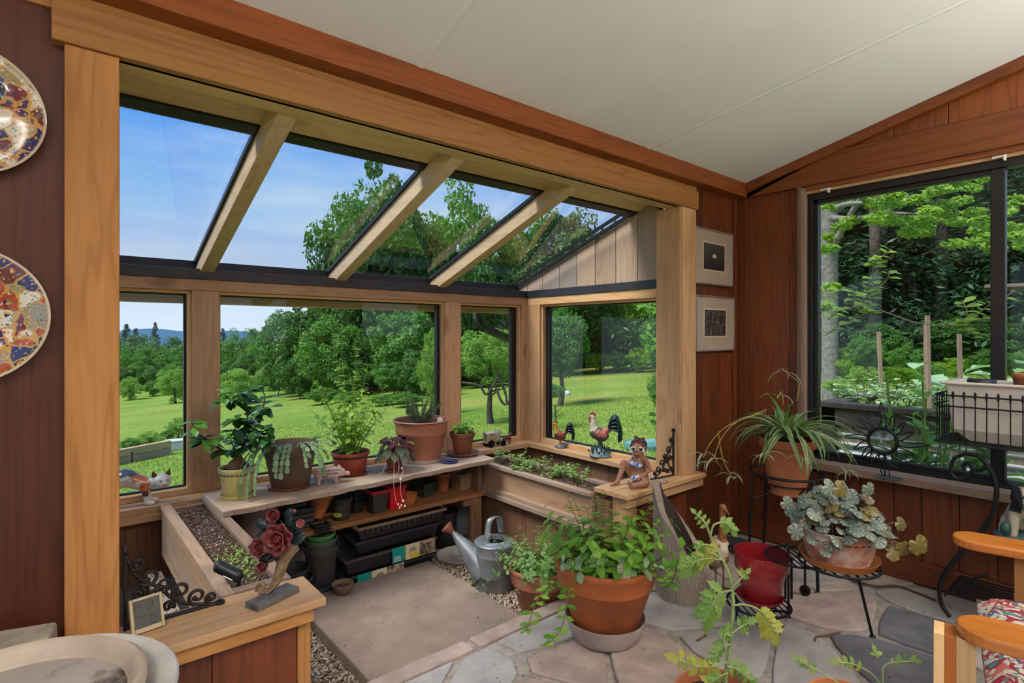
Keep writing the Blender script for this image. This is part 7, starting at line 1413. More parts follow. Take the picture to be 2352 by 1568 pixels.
# metal goose
b = PZ(1652, 1352, 0); gs = thing('goose_sculpture', 'rusty cream metal goose standing behind the red pot', 'sculpture', b, atan2(-FW.y, -FW.x) + .35); gk = px(b, 200) / .43; gs.scale = (gk,) * 3
cr_, ru = (.66, .56, .42), (.36, .15, .045)
def gpaint(P, C):
    n1 = np.array([mnoise.noise(V(q * 28)) + .5 * mnoise.noise(V(q * 80)) for q in P]); C = C.copy(); C[n1 > .12] = ru; C[n1 > .5] = (.14, .05, .02); return C
figure('body', [('e', (0, 0, .19), (.062, .050, .075), None, cr_), ('e', (-.03, 0, .15), (.05, .036, .06), None, cr_), ('c', (.02, 0, .24), (.022, 0, .33), .024, .017, ru), ('c', (.022, 0, .33), (.022, 0, .395), .017, .015, ru), ('e', (.026, 0, .408), (.022, .017, .02), None, ru), ('c', (-.04, 0, .14), (-.06, 0, .08), .026, .008, ru)], vcolmat('rusty_enamel', .6, .4, .4, 60, metal=.1), gs, .005, 2, gpaint)
rustm = plain('rust_metal', (.26, .105, .04), .75, .2, .5, 30)
MB().tube([(.036, 0, .405), (.055, 0, .395), (.072, 0, .385)], [.010, .007, .002], 8).build('beak', rustm, gs, True)
for s_ in (-1, 1): MB().tube([(0, s_ * .022, .12), (.004, s_ * .024, .06), (-.002, s_ * .026, .012)], .004, 7).build('leg', rustm, gs, True); MB().prism([(-.01, 0), (.035, -.02), (.042, 0), (.035, .02)], .0, .008, T(0, s_ * .026, 0)).build('foot', rustm, gs, bevel=.002)
MB().lathe([(.020, 0), (.020, .006), (.013, .006), (.013, 0), (.020, 0)], 20, mt=T(.052, .022, .215) @ M.Rotation(1.2, 4, 'Y') @ M.Rotation(-.4, 4, 'X')).build('eyelet', iron, gs, True); MB().lathe([(0, 0), (.014, 0), (.012, .003), (0, .004)], 16, mt=T(.050, .021, .214) @ M.Rotation(1.2, 4, 'Y') @ M.Rotation(-.4, 4, 'X')).build('hole_shade_disc', inm, gs)  # small dark disc stands for the shade inside the eyelet
b = PZ(1698, 1262, 0); o = thing('plant_disc', 'black plastic plant caddy disc leaning in the dark corner', 'disc', (b.x, b.y, .0)); MB().lathe([(0, 0), (.10, 0), (.108, .006), (.108, .016), (.10, .018), (.09, .010), (0, .010)], 36, mt=T(.0, 0, .012) @ M.Rotation(radians(8), 4, 'X')).build('disc', plain('slate_grey_plastic', (.06, .065, .075), .4), o, True)
for a in (0, 2.1, 4.2): MB().lathe([(0, 0), (.012, 0), (.012, .012), (0, .012)], 10, (.07 * cos(a), .07 * sin(a), -.001)).build('caster', blackp, o)
# ---------------------------------------------------------------- three-tier wrought iron stand
def ringrail(o, c, R, z, r, nm='ring', bars=9, bar_r=.003, mesh=iron):
    MB().tube([(c[0] + cos(a) * R, c[1] + sin(a) * R, z) for a in [2 * pi * i / 40 for i in range(41)]], r, 8, False).build(nm, mesh, o, True)
    for k in range(bars):
        s_ = -1 + 2 * (k + 1) / (bars + 1); w_ = sqrt(1 - s_ * s_) * R; a_ = V((c[0], c[1], z)) + RT * (s_ * R); MB().tube([a_ - FW * w_, a_ + FW * w_], bar_r, 6).build('bar', mesh, o, True)
b1, b2, b3 = PZ(1742, 1372, 0), PZ(1824, 1330, 0), PZ(1925, 1330, 0)
st = thing('plant_stand', 'black wrought iron three tier plant stand with hinged round shelves', 'plant stand', (b2.x, b2.y, 0))
c1 = PZ(1742, 1385, .115) - st.location; c2 = PZ(1828, 1278, .34) - st.location; c3 = PZ(1926, 1288, .40) - st.location
R1, R2, R3 = .125, .115, .135
ringrail(st, c1, R1, .115, .005); ringrail(st, c2, R2, .34, .005); ringrail(st, c3, R3, .392, .005, bars=7)
def post(u, v0, v1, nm='post', knob=False, r=.0055):
    p = PZ(u, v0, 0) - st.location; top = px(p + st.location, v0 - v1); MB().tube([(p.x, p.y, 0), (p.x, p.y, top)], r, 8).build(nm, iron, st, True); MB().lathe([(0, 0), (.011, 0), (.009, .006), (0, .008)], 12, (p.x, p.y, 0)).build('foot', iron, st, True)
    if knob: MB().ell((p.x, p.y, top + .006), .011, None, 12, 8).build('knob', iron, st, True)
    return p, top
post(1811, 1417, 1255, knob=True)
for du in (-7, 7): p = PZ(1811 + du, 1400, 0) - st.location; MB().tube([(p.x, p.y, .05), (p.x, p.y, .235)], .0055, 8).build('hinge_post', iron, st, True)
for u, v0 in ((1692, 1425), (1771, 1456)): p = PZ(u, v0, 0) - st.location; q = c1 + (V((p.x, p.y, 0)) - V((c1.x, c1.y, 0))).normalized() * R1; MB().tube(spline([(q.x, q.y, .115), (p.x, p.y, .09), (p.x, p.y, .0)], 5), .0055, 8).build('leg', iron, st, True)
p = PZ(1849, 1368, 0) - st.location; MB().tube([(p.x, p.y, .02), (p.x, p.y, .34)], .0055, 8).build('leg', iron, st, True); MB().lathe([(.012, -.006), (.024, -.006), (.024, .006), (.012, .006), (.012, -.006)], 20, mt=T(p.x, p.y, .026) @ Rz(radians(20)) @ M.Rotation(pi / 2, 4, 'Y')).build('wheel', iron, st, True)
p = PZ(2004, 1462, 0) - st.location; q = c3 + (V((p.x, p.y, 0)) - V((c3.x, c3.y, 0))).normalized() * R3; MB().tube([(p.x, p.y, 0), (q.x, q.y, .39)], .006, 8).build('leg', iron, st, True); MB().lathe([(0, 0), (.013, 0), (.010, .006), (0, .008)], 12, (p.x, p.y, 0)).build('foot', iron, st, True)
p = PZ(1905, 1300, 0) - st.location; MB().tube([(p.x, p.y, 0), (p.x, p.y, .39)], .006, 8).build('leg', iron, st, True)
a_ = V((c2.x, c2.y, .34)) + RT * R2; MB().tube(spline([a_, a_ + RT * .02 + V((0, 0, .01)), a_ + RT * .022 + V((0, 0, .06))], 4), .005, 8).build('link_bar', iron, st, True)
# red pot and saucer on the low tier
w1 = c1 + st.location; w1.z = .1205
saucer(w1 + RT * .005, px(w1, 51), .032, redglz, 'glossy red saucer under the empty red pot', .72)
rp_ = thing('clay_pot', 'glossy red glazed pot standing empty on the low tier', 'pot', w1 + RT * .012 + V((0, 0, .007))); pot(rp_, px(w1, 58), px(w1, 40), px(w1, 112), redglz, px(w1, 38), .011, .075, n=56, soilmat=plain('dry_red_dirt', (.22, .05, .045), .8, 0, .5, 25))
# begonia bowl
w3 = c3 + st.location; w3.z = .3975; saucer(w3, px(w3, 83), .030, orange_terra, 'broad orange clay saucer on the top tier of the stand', .86)
bg = thing('potted_begonia', 'silver leaved begonia spilling from a ribbed lime stained bowl', 'potted plant', w3 + V((0, 0, .007))); RB = px(w3, 84); hB = px(w3, 78)
pr_ = [(0, 0), (RB * .66, 0), (RB * .70, .006)]
for k in range(7): t = (k + 1) / 8; pr_ += [(RB * (.70 + .28 * t ** .8), hB * t - .006), (RB * (.69 + .28 * t ** .8), hB * t)]
pr_ += [(RB, hB * .94), (RB * 1.03, hB), (RB * .98, hB + .002), (RB * .9, hB - .03), (0, hB - .03)]
MB().lathe(pr_, 56).build('bowl', limed, bg, True); MB().lathe([(RB * .92, hB - .035), (RB * .9, hB - .02), (0, hB - .01)], 32).build('soil', soil, bg, True)
def roundleaf(name, mat, n=18, notch=.55, cup=.18, wav=.05):
    vs = [(0, 0, 0)]
    for ring_ in (.5, 1.0):
        for i in range(n): a = -pi + 2 * pi * i / n; r_ = ring_ * (1 - notch * exp(-((abs(a) - pi) / .35) ** 2)) * .5 * (1 + .04 * sin(a * 7)); vs.append((r_ * cos(a) + .0, r_ * sin(a), -cup * (ring_ ** 2) * .5 + (wav * sin(a * 5) if ring_ == 1 else 0)))
    fs = [(0, 1 + i, 1 + (i + 1) % n) for i in range(n)] + [(1 + i, 1 + n + i, 1 + n + (i + 1) % n, 1 + (i + 1) % n) for i in range(n)]
    me = bpy.data.meshes.new(name); me.from_pydata(vs, [], fs); me.update(); me.materials.append(mat); me.polygons.foreach_set('use_smooth', [True] * len(me.polygons)); return me
def begmat(name, silver_, dark_, under):
    m, nt, bb_, nd = new_mat(name); t = nd('ShaderNodeTexCoord'); sp_ = nd('ShaderNodeSeparateXYZ'); nt.links.new(t.outputs['Object'], sp_.inputs[0])
    at = nd('ShaderNodeMath', operation='ARCTAN2'); nt.links.new(sp_.outputs['Y'], at.inputs[0]); nt.links.new(sp_.outputs['X'], at.inputs[1]); mu = nd('ShaderNodeMath', operation='MULTIPLY'); mu.inputs[1].default_value = 7.0; nt.links.new(at.outputs[0], mu.inputs[0]); cs_ = nd('ShaderNodeMath', operation='COSINE'); nt.links.new(mu.outputs[0], cs_.inputs[0])
    r = ramp(nt, nd, cs_.outputs[0], [(0, dark_), (.35, dark_), (.75, silver_), (1, silver_)]); g = nd('ShaderNodeNewGeometry'); oi = nd('ShaderNodeObjectInfo'); v_ = ramp(nt, nd, oi.outputs['Random'], [(0, (.7, .75, .7)), (1, (1.2, 1.1, 1.0))]); c = mixc(nt, nd, 1.0, r.outputs[0], v_.outputs[0], 'MULTIPLY'); c = mixc(nt, nd, g.outputs['Backfacing'], c, under)
    nt.links.new(c, bb_.inputs['Base Color']); bb_.inputs['Roughness'].default_value = .4; tr = nd('ShaderNodeBsdfTranslucent'); nt.links.new(c, tr.inputs['Color']); mx = nd('ShaderNodeMixShader'); mx.inputs[0].default_value = .15; nt.links.new(bb_.outputs[0], mx.inputs[1]); nt.links.new(tr.outputs[0], mx.inputs[2]); nt.links.new(mx.outputs[0], nt.nodes['Material Output'].inputs[0]); return m
lm_bg = roundleaf('leaf', begmat('begonia_leaf', (.31, .38, .35), (.13, .185, .15), (.30, .12, .11))); lm_bo = roundleaf('leaf', begmat('olive_begonia_leaf', (.24, .22, .06), (.16, .13, .045), (.42, .20, .15)))
pet = plain('begonia_petiole', (.40, .19, .11), .5); rr = random.Random(77)
for k in range(185):
    a = k * 2.39996; q = sqrt((k + .5) / 185); R_ = RB * 1.22 * q * rr.uniform(.85, 1.1); p = V((cos(a) * R_, sin(a) * R_, hB + .02 + .105 * (1 - q ** 2) + rr.uniform(-.03, .03) - (.05 if q > .85 else 0) * rr.random()))
    b0 = V((cos(a) * R_ * .5, sin(a) * R_ * .5, hB - .02))
    if k % 2 == 0: MB().tube(spline([b0, b0.lerp(p, .5) + V((0, 0, .02)), p], 3), .0015, 5).build('petiole', pet, bg, True)
    nrm = V((cos(a) * (.3 + .8 * q), sin(a) * (.3 + .8 * q), .8 - .4 * q)) + V((rr.gauss(0, .4), rr.gauss(0, .4), rr.gauss(0, .2))) - FW * .35; link('leaf', lm_bg if rr.random() < .87 else lm_bo, bg, basis(p, V((cos(a), sin(a), -.5)), nrm) @ M.Scale(rr.uniform(.034, .060), 4))
tb_ = dep(w3)
for pts, sc in (([(2030, 1235), (2060, 1245), (2092, 1252), (2112, 1252)], .075), ([(2030, 1240), (2055, 1250), (2075, 1262)], .06), ([(2020, 1240), (2045, 1255), (2050, 1268)], .06), ([(2025, 1210), (2050, 1200), (2070, 1203)], .05), ([(1990, 1150), (1995, 1130), (1996, 1122)], .05), ([(1950, 1150), (1938, 1130), (1930, 1122)], .06), ([(1905, 1150), (1900, 1130), (1905, 1118)], .06), ([(1850, 1190), (1835, 1205), (1828, 1222)], .06), ([(1835, 1160), (1815, 1150), (1808, 1155)], .05)):
    c = branch(bg, pts, tb_ - .06, .0016, pet, 4, [-.02 * i for i in range(len(pts))], 'petiole'); link('leaf', rr.choice([lm_bg, lm_bo]), bg, basis(c[-1], RT * rr.uniform(.2, 1) + V((0, 0, rr.uniform(-1, .3))), -FW + V((0, 0, rr.uniform(-.2, .6)))) @ M.Scale(sc, 4))
# clear tray and twig on the floor
b = PZ(1868, 1322, 0); o = thing('plastic_tray', 'cloudy clear plastic tray lying on the floor behind the stand', 'tray', b, radians(-38)); vs = []
for sx_, sy_, z in ((.15, .075, 0), (.17, .10, .05), (.168, .098, .05), (.148, .073, .003)): vs += [(sx_ * cos(a) if abs(cos(a)) < 2 else 0, sy_ * sin(a), z) for a in [2 * pi * i / 24 for i in range(24)]]
MB().add(vs, [tuple(range(23, -1, -1)), tuple(range(72, 96))] + [(k * 24 + i, k * 24 + (i + 1) % 24, k * 24 + 24 + (i + 1) % 24, k * 24 + 24 + i) for k in range(3) for i in range(24)]).build('tray', cloudy, o, True)
cb_ = [PZ(u, v, .005) for u, v in ((1905, 1312), (1935, 1310), (1960, 1330), (2010, 1345), (2060, 1345), (2110, 1362), (2150, 1378))]; tag(MB().tube(spline(cb_, 6), .005, 6).build('power_cord', plain('brown_cord', (.10, .06, .045), .6), None, True), 'thin brown cord lying along the foot of the right wall', 'cord')
for i, (pts, lb_) in enumerate((([(1872, 1470), (1874, 1462), (1930, 1452)], 'bent dark twig on the pinkish flagstone'), ([(1602, 1470), (1622, 1458)], 'short dark stick beside the log'))): tag(MB().tube([PZ(u, v, .006) for u, v in pts], .004, 6).build('twig', stem_b, None, True), lb_, 'twig')
# ---------------------------------------------------------------- tall stand with the spider plant
ps_ = PZ(1835, 1312, 0); sp_s = thing('plant_stand', 'tall black iron ring stand in the corner by the right window', 'plant stand', (ps_.x, ps_.y, 0)); tP = 2.9
rc_ = PT(1808, 1085, tP); rc_ -= sp_s.location; RR = px(rc_ + sp_s.location, 78); zR = rc_.z; cR = V((rc_.x, rc_.y, 0))
MB().tube([(cR.x + cos(a) * RR, cR.y + sin(a) * RR, zR) for a in [2 * pi * i / 44 for i in range(45)]], .007, 8, False).build('ring', iron, sp_s, True); MB().tube([(cR.x + cos(a) * RR * .72, cR.y + sin(a) * RR * .72, zR - .05) for a in [2 * pi * i / 40 for i in range(41)]], .005, 8, False).build('ring', iron, sp_s, True)
for k, a in enumerate((rgt + pi * 1.02, rgt - 1.35, rgt + .1, rgt + 1.7)):
    o_ = V((cos(a), sin(a), 0)); t_ = cR + o_ * RR; f_ = cR + o_ * (RR + .015)
    MB().tube(spline([(t_.x, t_.y, zR), (f_.x, f_.y, zR - .04), (f_.x, f_.y, zR - .12), (f_.x + o_.x * .02, f_.y + o_.y * .02, .0)], 6), .0075, 8).build('leg', iron, sp_s, True); MB().tube(spline([(f_.x, f_.y, zR - .13), cR + o_ * RR * .5 + V((0, 0, zR - .10)), cR + o_ * RR * .72 + V((0, 0, zR - .05))], 4), .004, 6).build('brace', iron, sp_s, True)
spl = thing('potted_spider_plant', 'spider plant with striped arching leaves in an orange clay pot', 'potted plant', cR + sp_s.location + V((0, 0, zR - px(rc_ + sp_s.location, 48)))); rt = px(spl.location, 60); hP = px(spl.location, 128)
pot(spl, rt, rt * .62, hP, terra, .045, .006, .02)
L_sp = leafmat('spider_leaf', (.40, .48, .26), (.58, .62, .42), .3, .4, stripe=((.085, .20, .035), .0036)); L_spg = leafmat('green_spider_leaf', (.10, .25, .03), (.26, .42, .05), .35, .4, stripe=((.10, .24, .04), .006))
def strap(name, mat, L, w_, rise, drop, seed):
    rr = random.Random(seed); n = 14; vs = []
    for i in range(n + 1):
        t = i / n; th = rise + (drop - rise) * t; x, z = (0, 0) if i == 0 else (x + cos(th) * L / n, z + sin(th) * L / n); ww = w_ / 2 * min(1, 4 * (t + .1)) * (1 - t ** 3) + .0006
        vs += [(x, -ww, z + ww * .35), (x, 0, z), (x, ww, z + ww * .35)]
    me = bpy.data.meshes.new(name); me.from_pydata(vs, [], [f for i in range(n) for f in ((3 * i, 3 * i + 3, 3 * i + 4, 3 * i + 1), (3 * i + 1, 3 * i + 4, 3 * i + 5, 3 * i + 2))]); me.update(); me.materials.append(mat); me.polygons.foreach_set('use_smooth', [True] * len(me.polygons)); return me
straps = [strap('leaf', L_sp, .30, .018, 1.15, -1.2, 1), strap('leaf', L_sp, .34, .019, .95, -1.45, 2), strap('leaf', L_sp, .26, .016, 1.3, -.7, 3), strap('leaf', L_sp, .40, .018, 1.2, -1.5, 4), strap('leaf', L_spg, .24, .017, 1.4, .1, 5)]
rr = random.Random(9)
for k in range(112):
    a = k * 2.39996 + rr.uniform(-.2, .2); m_ = straps[4] if k % 11 == 0 else straps[rr.choice([0, 0, 1, 1, 2, 3])]; link('leaf', m_, spl, T(cos(a) * .02, sin(a) * .02, hP - .02) @ Rz(a) @ M.Rotation(rr.uniform(-.35, .25), 4, 'Y') @ M.Rotation(rr.uniform(-.4, .4), 4, 'X') @ M.Scale(rr.uniform(.85, 1.3), 4))
runm = plain('yellow_runner', (.46, .42, .10), .5); mini = [strap('leaf', leafmat('plantlet_leaf', (.36, .46, .22), (.55, .62, .40), .3, .4), .11, .012, .7, -.9, 6)]; tq2 = dep(spl.location)
for pts, dt, kk in (([(1760, 940), (1700, 965), (1660, 985), (1630, 1020), (1615, 1050)], -.05, 5), ([(1760, 945), (1690, 970), (1655, 1010), (1640, 1050), (1628, 1062)], -.08, 7), ([(1650, 990), (1655, 1030), (1665, 1065), (1685, 1100)], -.06, 6), ([(1830, 920), (1835, 880), (1815, 862), (1800, 850)], -.02, 4), ([(1780, 1000), (1765, 1030), (1755, 1050)], -.15, 9), ([(1850, 1010), (1850, 1040), (1845, 1058)], -.18, 8), ([(1920, 980), (1955, 1030), (1950, 1070), (1945, 1085)], -.02, 8), ([(1800, 930), (1795, 900), (1785, 915)], -.06, 3)):
    c = branch(spl, pts, tq2 + dt, .0018, runm, 5, None, 'runner')
    for i in range(kk): a = i * 2.4; link('leaf', mini[0], spl, T(c[-1 - (i % 3)]) @ Rz(a) @ M.Rotation(rr.uniform(-.2, .7), 4, 'Y') @ M.Scale(rr.uniform(.6, 1.1), 4))
# ---------------------------------------------------------------- tomato plants in the foreground
L_tom = leafmat('tomato_leaf', (.14, .29, .06), (.30, .44, .12), .4, .5); L_tomy = leafmat('yellowing_tomato_leaf', (.40, .42, .06), (.50, .50, .12), .45); 
def tomleaf(name, mat):
    pts = [(0, 0), (.12, .10), (.22, .26), (.30, .16), (.42, .34), (.50, .18), (.66, .26), (.74, .12), (1, 0)]; vs = []
    for x, y in pts: vs += [(x, -y, -.25 * x * x + .05 * y), (x, 0, -.25 * x * x - .02), (x, y, -.25 * x * x + .05 * y)]
    me = bpy.data.meshes.new(name); me.from_pydata(vs, [], [f for i in range(len(pts) - 1) for f in ((3 * i, 3 * i + 3, 3 * i + 4, 3 * i + 1), (3 * i + 1, 3 * i + 4, 3 * i + 5, 3 * i + 2))]); me.update(); me.materials.append(mat); return me
lm_t = tomleaf('leaf', L_tom); lm_ty = tomleaf('leaf', L_tomy); tst = plain('tomato_stem', (.24, .32, .11), .6)
def pot_below(label, c, rt, h, m): o = thing('potted_tomato', label, 'potted plant', (c.x, c.y, 0)); pot(o, rt, rt * .68, h, m, .04, .007, .03, n=48); return o
tt = 1.50; c = PT(1662, 1560, tt); to = pot_below('leggy young tomato plant in the foreground', V((c.x, c.y, 0)), .13, .27, terra); rr = random.Random(5)
def tombranch(par, pts, r, t, leaves, ls, tip=True, dt=None, yellow=False):
    cv = branch(par, pts, t, r, tst, 5, dt, 'stem'); n = len(cv); par = LAST
    for i in range(max(1, n - leaves * 2), n, 2):
        ax_ = (cv[min(n - 1, i + 1)] - cv[max(0, i - 1)]).normalized(); side = ax_.cross(FW).normalized()
        for s_ in (-1, 1): link('leaf', lm_ty if (yellow or rr.random() < .12) else lm_t, par, basis(cv[i], side * s_ + ax_ * .5 + V((0, 0, rr.uniform(-.5, .15))), -FW * .8 + V((0, 0, .6)) + V((rr.gauss(0, .3), rr.gauss(0, .3), 0))) @ M.Scale(ls * rr.uniform(.7, 1.15), 4))
    if tip: link('leaf', lm_ty if yellow else lm_t, par, basis(cv[-1], cv[-1] - cv[-2], -FW + V((0, 0, .5))) @ M.Scale(ls * 1.2, 4))
MB().tube([V((0, 0, .24)), PT(1668, 1540, tt) - to.location], .006, 8).build('stem', tst, to, True)
tombranch(to, [(1668, 1545), (1678, 1470), (1683, 1400), (1680, 1340), (1662, 1290), (1640, 1255), (1622, 1205), (1600, 1180)], (.006, .0028), tt, 3, .020)
for pts, lv_, ls, y in (([(1655, 1285), (1625, 1282), (1600, 1288), (1588, 1300)], 5, .042, False), ([(1664, 1290), (1640, 1272), (1628, 1270)], 3, .035, True), ([(1632, 1230), (1640, 1205), (1665, 1200), (1678, 1212)], 4, .030, False), ([(1682, 1355), (1655, 1362), (1635, 1390), (1630, 1412)], 6, .050, False), ([(1682, 1390), (1710, 1388), (1740, 1398), (1762, 1420), (1775, 1450)], 5, .044, True), ([(1680, 1455), (1700, 1440), (1715, 1432)], 3, .032, False), ([(1676, 1480), (1658, 1485), (1640, 1508)], 4, .030, False), ([(1670, 1520), (1640, 1530), (1600, 1530), (1560, 1515)], 6, .036, True), ([(1670, 1530), (1690, 1535), (1720, 1560)], 4, .036, False), ([(1668, 1500), (1662, 1470), (1668, 1450)], 3, .024, False), ([(1672, 1545), (1650, 1555), (1630, 1570)], 4, .035, False), ([(1680, 1350), (1700, 1330), (1712, 1318)], 2, .020, False), ([(1640, 1255), (1622, 1250), (1612, 1252)], 2, .022, False)): tombranch(to, pts, .0026, tt - .02, lv_, ls, True, None, y)
c = PT(1940, 1590, 1.42); t2 = pot_below('trailing tomato seedling in an orange clay pot at the bottom edge', V((c.x, c.y, 0)), .085, .318, orange_terra)
for pts, lv_ in (([(1925, 1568), (1890, 1545), (1860, 1530), (1835, 1515)], 4), ([(2030, 1580), (2000, 1545), (1960, 1525), (1925, 1520)], 4), ([(2028, 1568), (2030, 1530), (2060, 1520), (2100, 1518)], 4), ([(2020, 1500), (2015, 1510), (2012, 1500)], 1)): tombranch(t2, pts, .0018, 1.36, lv_, .020)
# ================================================================ right foreground: baker's rack and armchair
rk0 = PX(2260, 1350, 3.02); rack = thing('bakers_rack', 'black wrought iron rack with scrolls and slatted shelves at the right edge', 'rack', (3.02, .70, 0))
def K(u, v, x=3.02): return PX(u, v, x) - rack.location
def rod(pts, r=.008, nm='rod', x=3.02, n=6): MB().tube(spline([K(u, v, x) for u, v in pts], n), r, 8).build(nm, iron, rack, True)
for x in (2.98, 3.24):
    rod([(2215, 1042), (2190, 1055), (2184, 1085), (2205, 1100), (2232, 1082), (2225, 1062), (2212, 1068), (2216, 1080)], .007, 'scroll', x); rod([(2215, 1042), (2250, 1048), (2264, 1062), (2256, 1078), (2236, 1080)], .007, 'scroll', x)
    rod([(2250, 1048), (2272, 1075), (2288, 1115), (2286, 1160), (2270, 1200), (2235, 1240), (2190, 1290), (2168, 1320), (2158, 1355), (2164, 1390), (2182, 1416)], .009, 'side_rail', x)
def shelf(z, y0, y1, n, nm):
    for k in range(n): x = 2.99 + .26 * k / (n - 1); MB().box(x - 3.02 - .006, x - 3.02 + .006, y0 - .70, y1 - .70, z - .003, z + .003).build('slat', iron, rack, bevel=.001)
    for y in (y0, y1): MB().tube([(-.045, y - .70, z - .006), (.235, y - .70, z - .006)], .006, 6).build('shelf_rail', iron, rack)
pA = PX(2285, 1205, 3.02); zA = .40; shelf(zA, pA.y - .62, pA.y + .02, 8, 'upper'); pB = PX(2170, 1345, 3.02); shelf(.13, pB.y - .75, pB.y - .01, 8, 'lower')
for u, v in ((2240, 1345), (2210, 1370)): rod([(u, v), (u - 4, v - 12), (u + 10, v - 22), (u + 30, v - 24)], .006, 'loop')
# wire basket
zb0, zb1 = K(2170, 1005).z, K(2170, 925).z; yb1 = PX(2162, 960, 3.02).y; bw0, bw1 = 2.90, 3.20; byl = -.45
bk = thing('wire_basket', 'black wire basket with looped rim on top of the rack', 'basket', (3.02, yb1, 0))
def bx(x, y, z): return (x - 3.02, y - yb1, z)
rect = lambda z, e=0: [bx(bw0 - e, yb1 - .03, z), bx(bw0 - e, byl, z), bx(bw1 + e, byl, z), bx(bw1 + e, yb1 - .03, z), bx(bw1, yb1 + e, z), bx(bw0 + .03, yb1 + e, z), bx(bw0 - e, yb1 - .03, z)]
for z, r in ((zb0, .004), (zb1, .004), (zb1 + .045, .004)): MB().tube(rect(z), r, 6).build('rim_wire', iron, bk)
y = yb1 - .03
while y > byl:
    for x in (bw0, bw1): MB().tube([bx(x, y, zb0), bx(x, y, zb1 + .045)], .0022, 6).build('upright_wire', iron, bk)
    MB().tube([bx(bw0 + .012 * cos(a) - .004, y, zb1 + .048 + .014 * sin(a)) for a in [2 * pi * i / 12 for i in range(13)]], .0028, 5, False).build('loop_wire', iron, bk); y -= .036
for k in range(6): x = bw0 + .05 + k * .04; MB().tube([bx(x, yb1, zb0), bx(x, yb1, zb1 + .045)], .0022, 6).build('upright_wire', iron, bk)
for k in range(9): x = bw0 + k * (bw1 - bw0) / 8; MB().tube([bx(x, yb1, zb0), bx(x, byl, zb0)], .0025, 6).build('floor_wire', iron, bk)
y = yb1 - .06
while y > byl: MB().tube([bx(bw0, y, zb0 - .003), bx(bw1, y, zb0 - .003)], .0025, 6).build('floor_wire', iron, bk); y -= .07
tubm = plain('grey_white_tub', (.60, .55, .48), .5, 0, .12, 5)
tb = thing('plastic_tub', 'long pale grey tub sitting in the wire basket', 'tub', (3.05, yb1, zb0 + .004)); lx0, lx1, ly0, ly1, hT = -.12, .12, -.85, -.035, (zb1 - zb0) + .085
vs = []
for e, z in ((.045, 0.0), (.012, .05), (0, hT), (-.012, hT), (-.012, hT + .012), (.010, hT + .012), (.02, .055), (.05, .012)): vs += [(lx0 + e, ly0, z), (lx1 - e, ly0, z), (lx1 - e, ly1 - e * 1.6, z), (lx0 + e, ly1 - e * 1.6, z)]
MB().add(vs, [(3, 2, 1, 0), (28, 29, 30, 31)] + [(k * 4 + i, k * 4 + (i + 1) % 4, k * 4 + 4 + (i + 1) % 4, k * 4 + 4 + i) for k in range(7) for i in range(4)]).build('tub', tubm, tb, bevel=.008)
pj = PX(2255, 905, 3.06); jr = thing('glass_jar', 'clear glass jar with a black screw lid standing in the tub', 'jar', (3.06, pj.y, zb0 + .018)); rj = px(pj, 32); hj = px(pj, 140) * .92
hj = (1.25 - (pj.z * 0)) and (EYE + (HY - 872) * dep(pj) / F_PX) - (zb0 + .018)
MB().lathe([(0, 0), (rj, 0), (rj, hj * .72), (rj * .92, hj * .84), (rj * .76, hj * .88), (rj * .76, hj * .94), (rj * .72, hj * .94), (rj * .72, hj * .88), (rj * .94, hj * .70), (rj * .95, .006), (0, .006)], 36).build('glass', glassmat('jar_glass', (.90, .80, .74), .25), jr, True)
MB().lathe([(0, hj * .97), (rj * .80, hj * .97), (rj * .82, hj * .90), (rj * .80, hj * .88), (rj * .79, hj * .97)], 36).build('lid', blackp, jr, True); MB().lathe([(rj * .82, hj * .885), (rj * .82, hj), (rj * .78, hj * 1.01), (0, hj * 1.01)], 36).build('lid_top', blackp, jr, True)
pk_ = PX(2345, 900, 3.05); o = thing('nursery_pot', 'black plastic pot standing in the grey tub', 'pot', (3.05, pk_.y, zb0 + .018)); pot(o, .075, .06, (EYE + (HY - 893) * dep(pk_) / F_PX) - zb0 - .018, blackp, .012, .004, None)
o2 = thing('clay_pot', 'small clay pot inside the black pot at the right edge', 'pot', (3.05, pk_.y - .012, (EYE + (HY - 905) * dep(pk_) / F_PX))); pot(o2, .042, .030, .085, terra, .02, .004, .01)
# bulldog
pd = PX(2325, 1192, 3.06); dog = thing('bulldog_figurine', 'black and white cast iron bulldog on a teal base on the rack shelf', 'figurine', (3.08, pd.y - .03, zA + .004), radians(200)); wd, kd = (.58, .50, .38), (.018, .022, .026)
def dpaint(P, C):
    C = C.copy(); C[(np.abs(P[:, 2] - .155) < .045) & (P[:, 0] > .02) & (np.abs(P[:, 1]) > .018)] = kd; C[(P[:, 2] > .09) & (P[:, 2] < .2) & (P[:, 0] < -.03)] = kd; return C
dog.scale = (1.15,) * 3
figure('body', [('e', (-.03, 0, .075), (.055, .045, .050), None, wd), ('c', (-.02, 0, .09), (.03, 0, .12), .045, .042, wd), ('e', (.045, 0, .16), (.044, .045, .042), None, wd), ('e', (.075, 0, .145), (.026, .034, .024), None, wd), ('c', (.035, -.03, .10), (.04, -.036, .028), .02, .014, wd), ('c', (.035, .03, .10), (.04, .036, .028), .02, .014, wd), ('c', (-.05, -.03, .05), (-.02, -.05, .026), .026, .015, wd), ('c', (-.05, .03, .05), (-.02, .05, .026), .026, .015, wd), ('c', (.03, -.03, .19), (.012, -.052, .215), .016, .006, kd), ('c', (.03, .03, .19), (.012, .052, .215), .016, .006, kd)], castiron, dog, .005, 2, dpaint)
figure('base', [('e', (0, 0, .006), (.11, .085, .012), None, (.07, .12, .13)), ('e', (0, 0, .014), (.095, .07, .012), None, (.09, .16, .16)), ('e', (.06, -.06, .05), (.02, .016, .026), None, (.03, .10, .08))], castiron, dog, .005, 1)
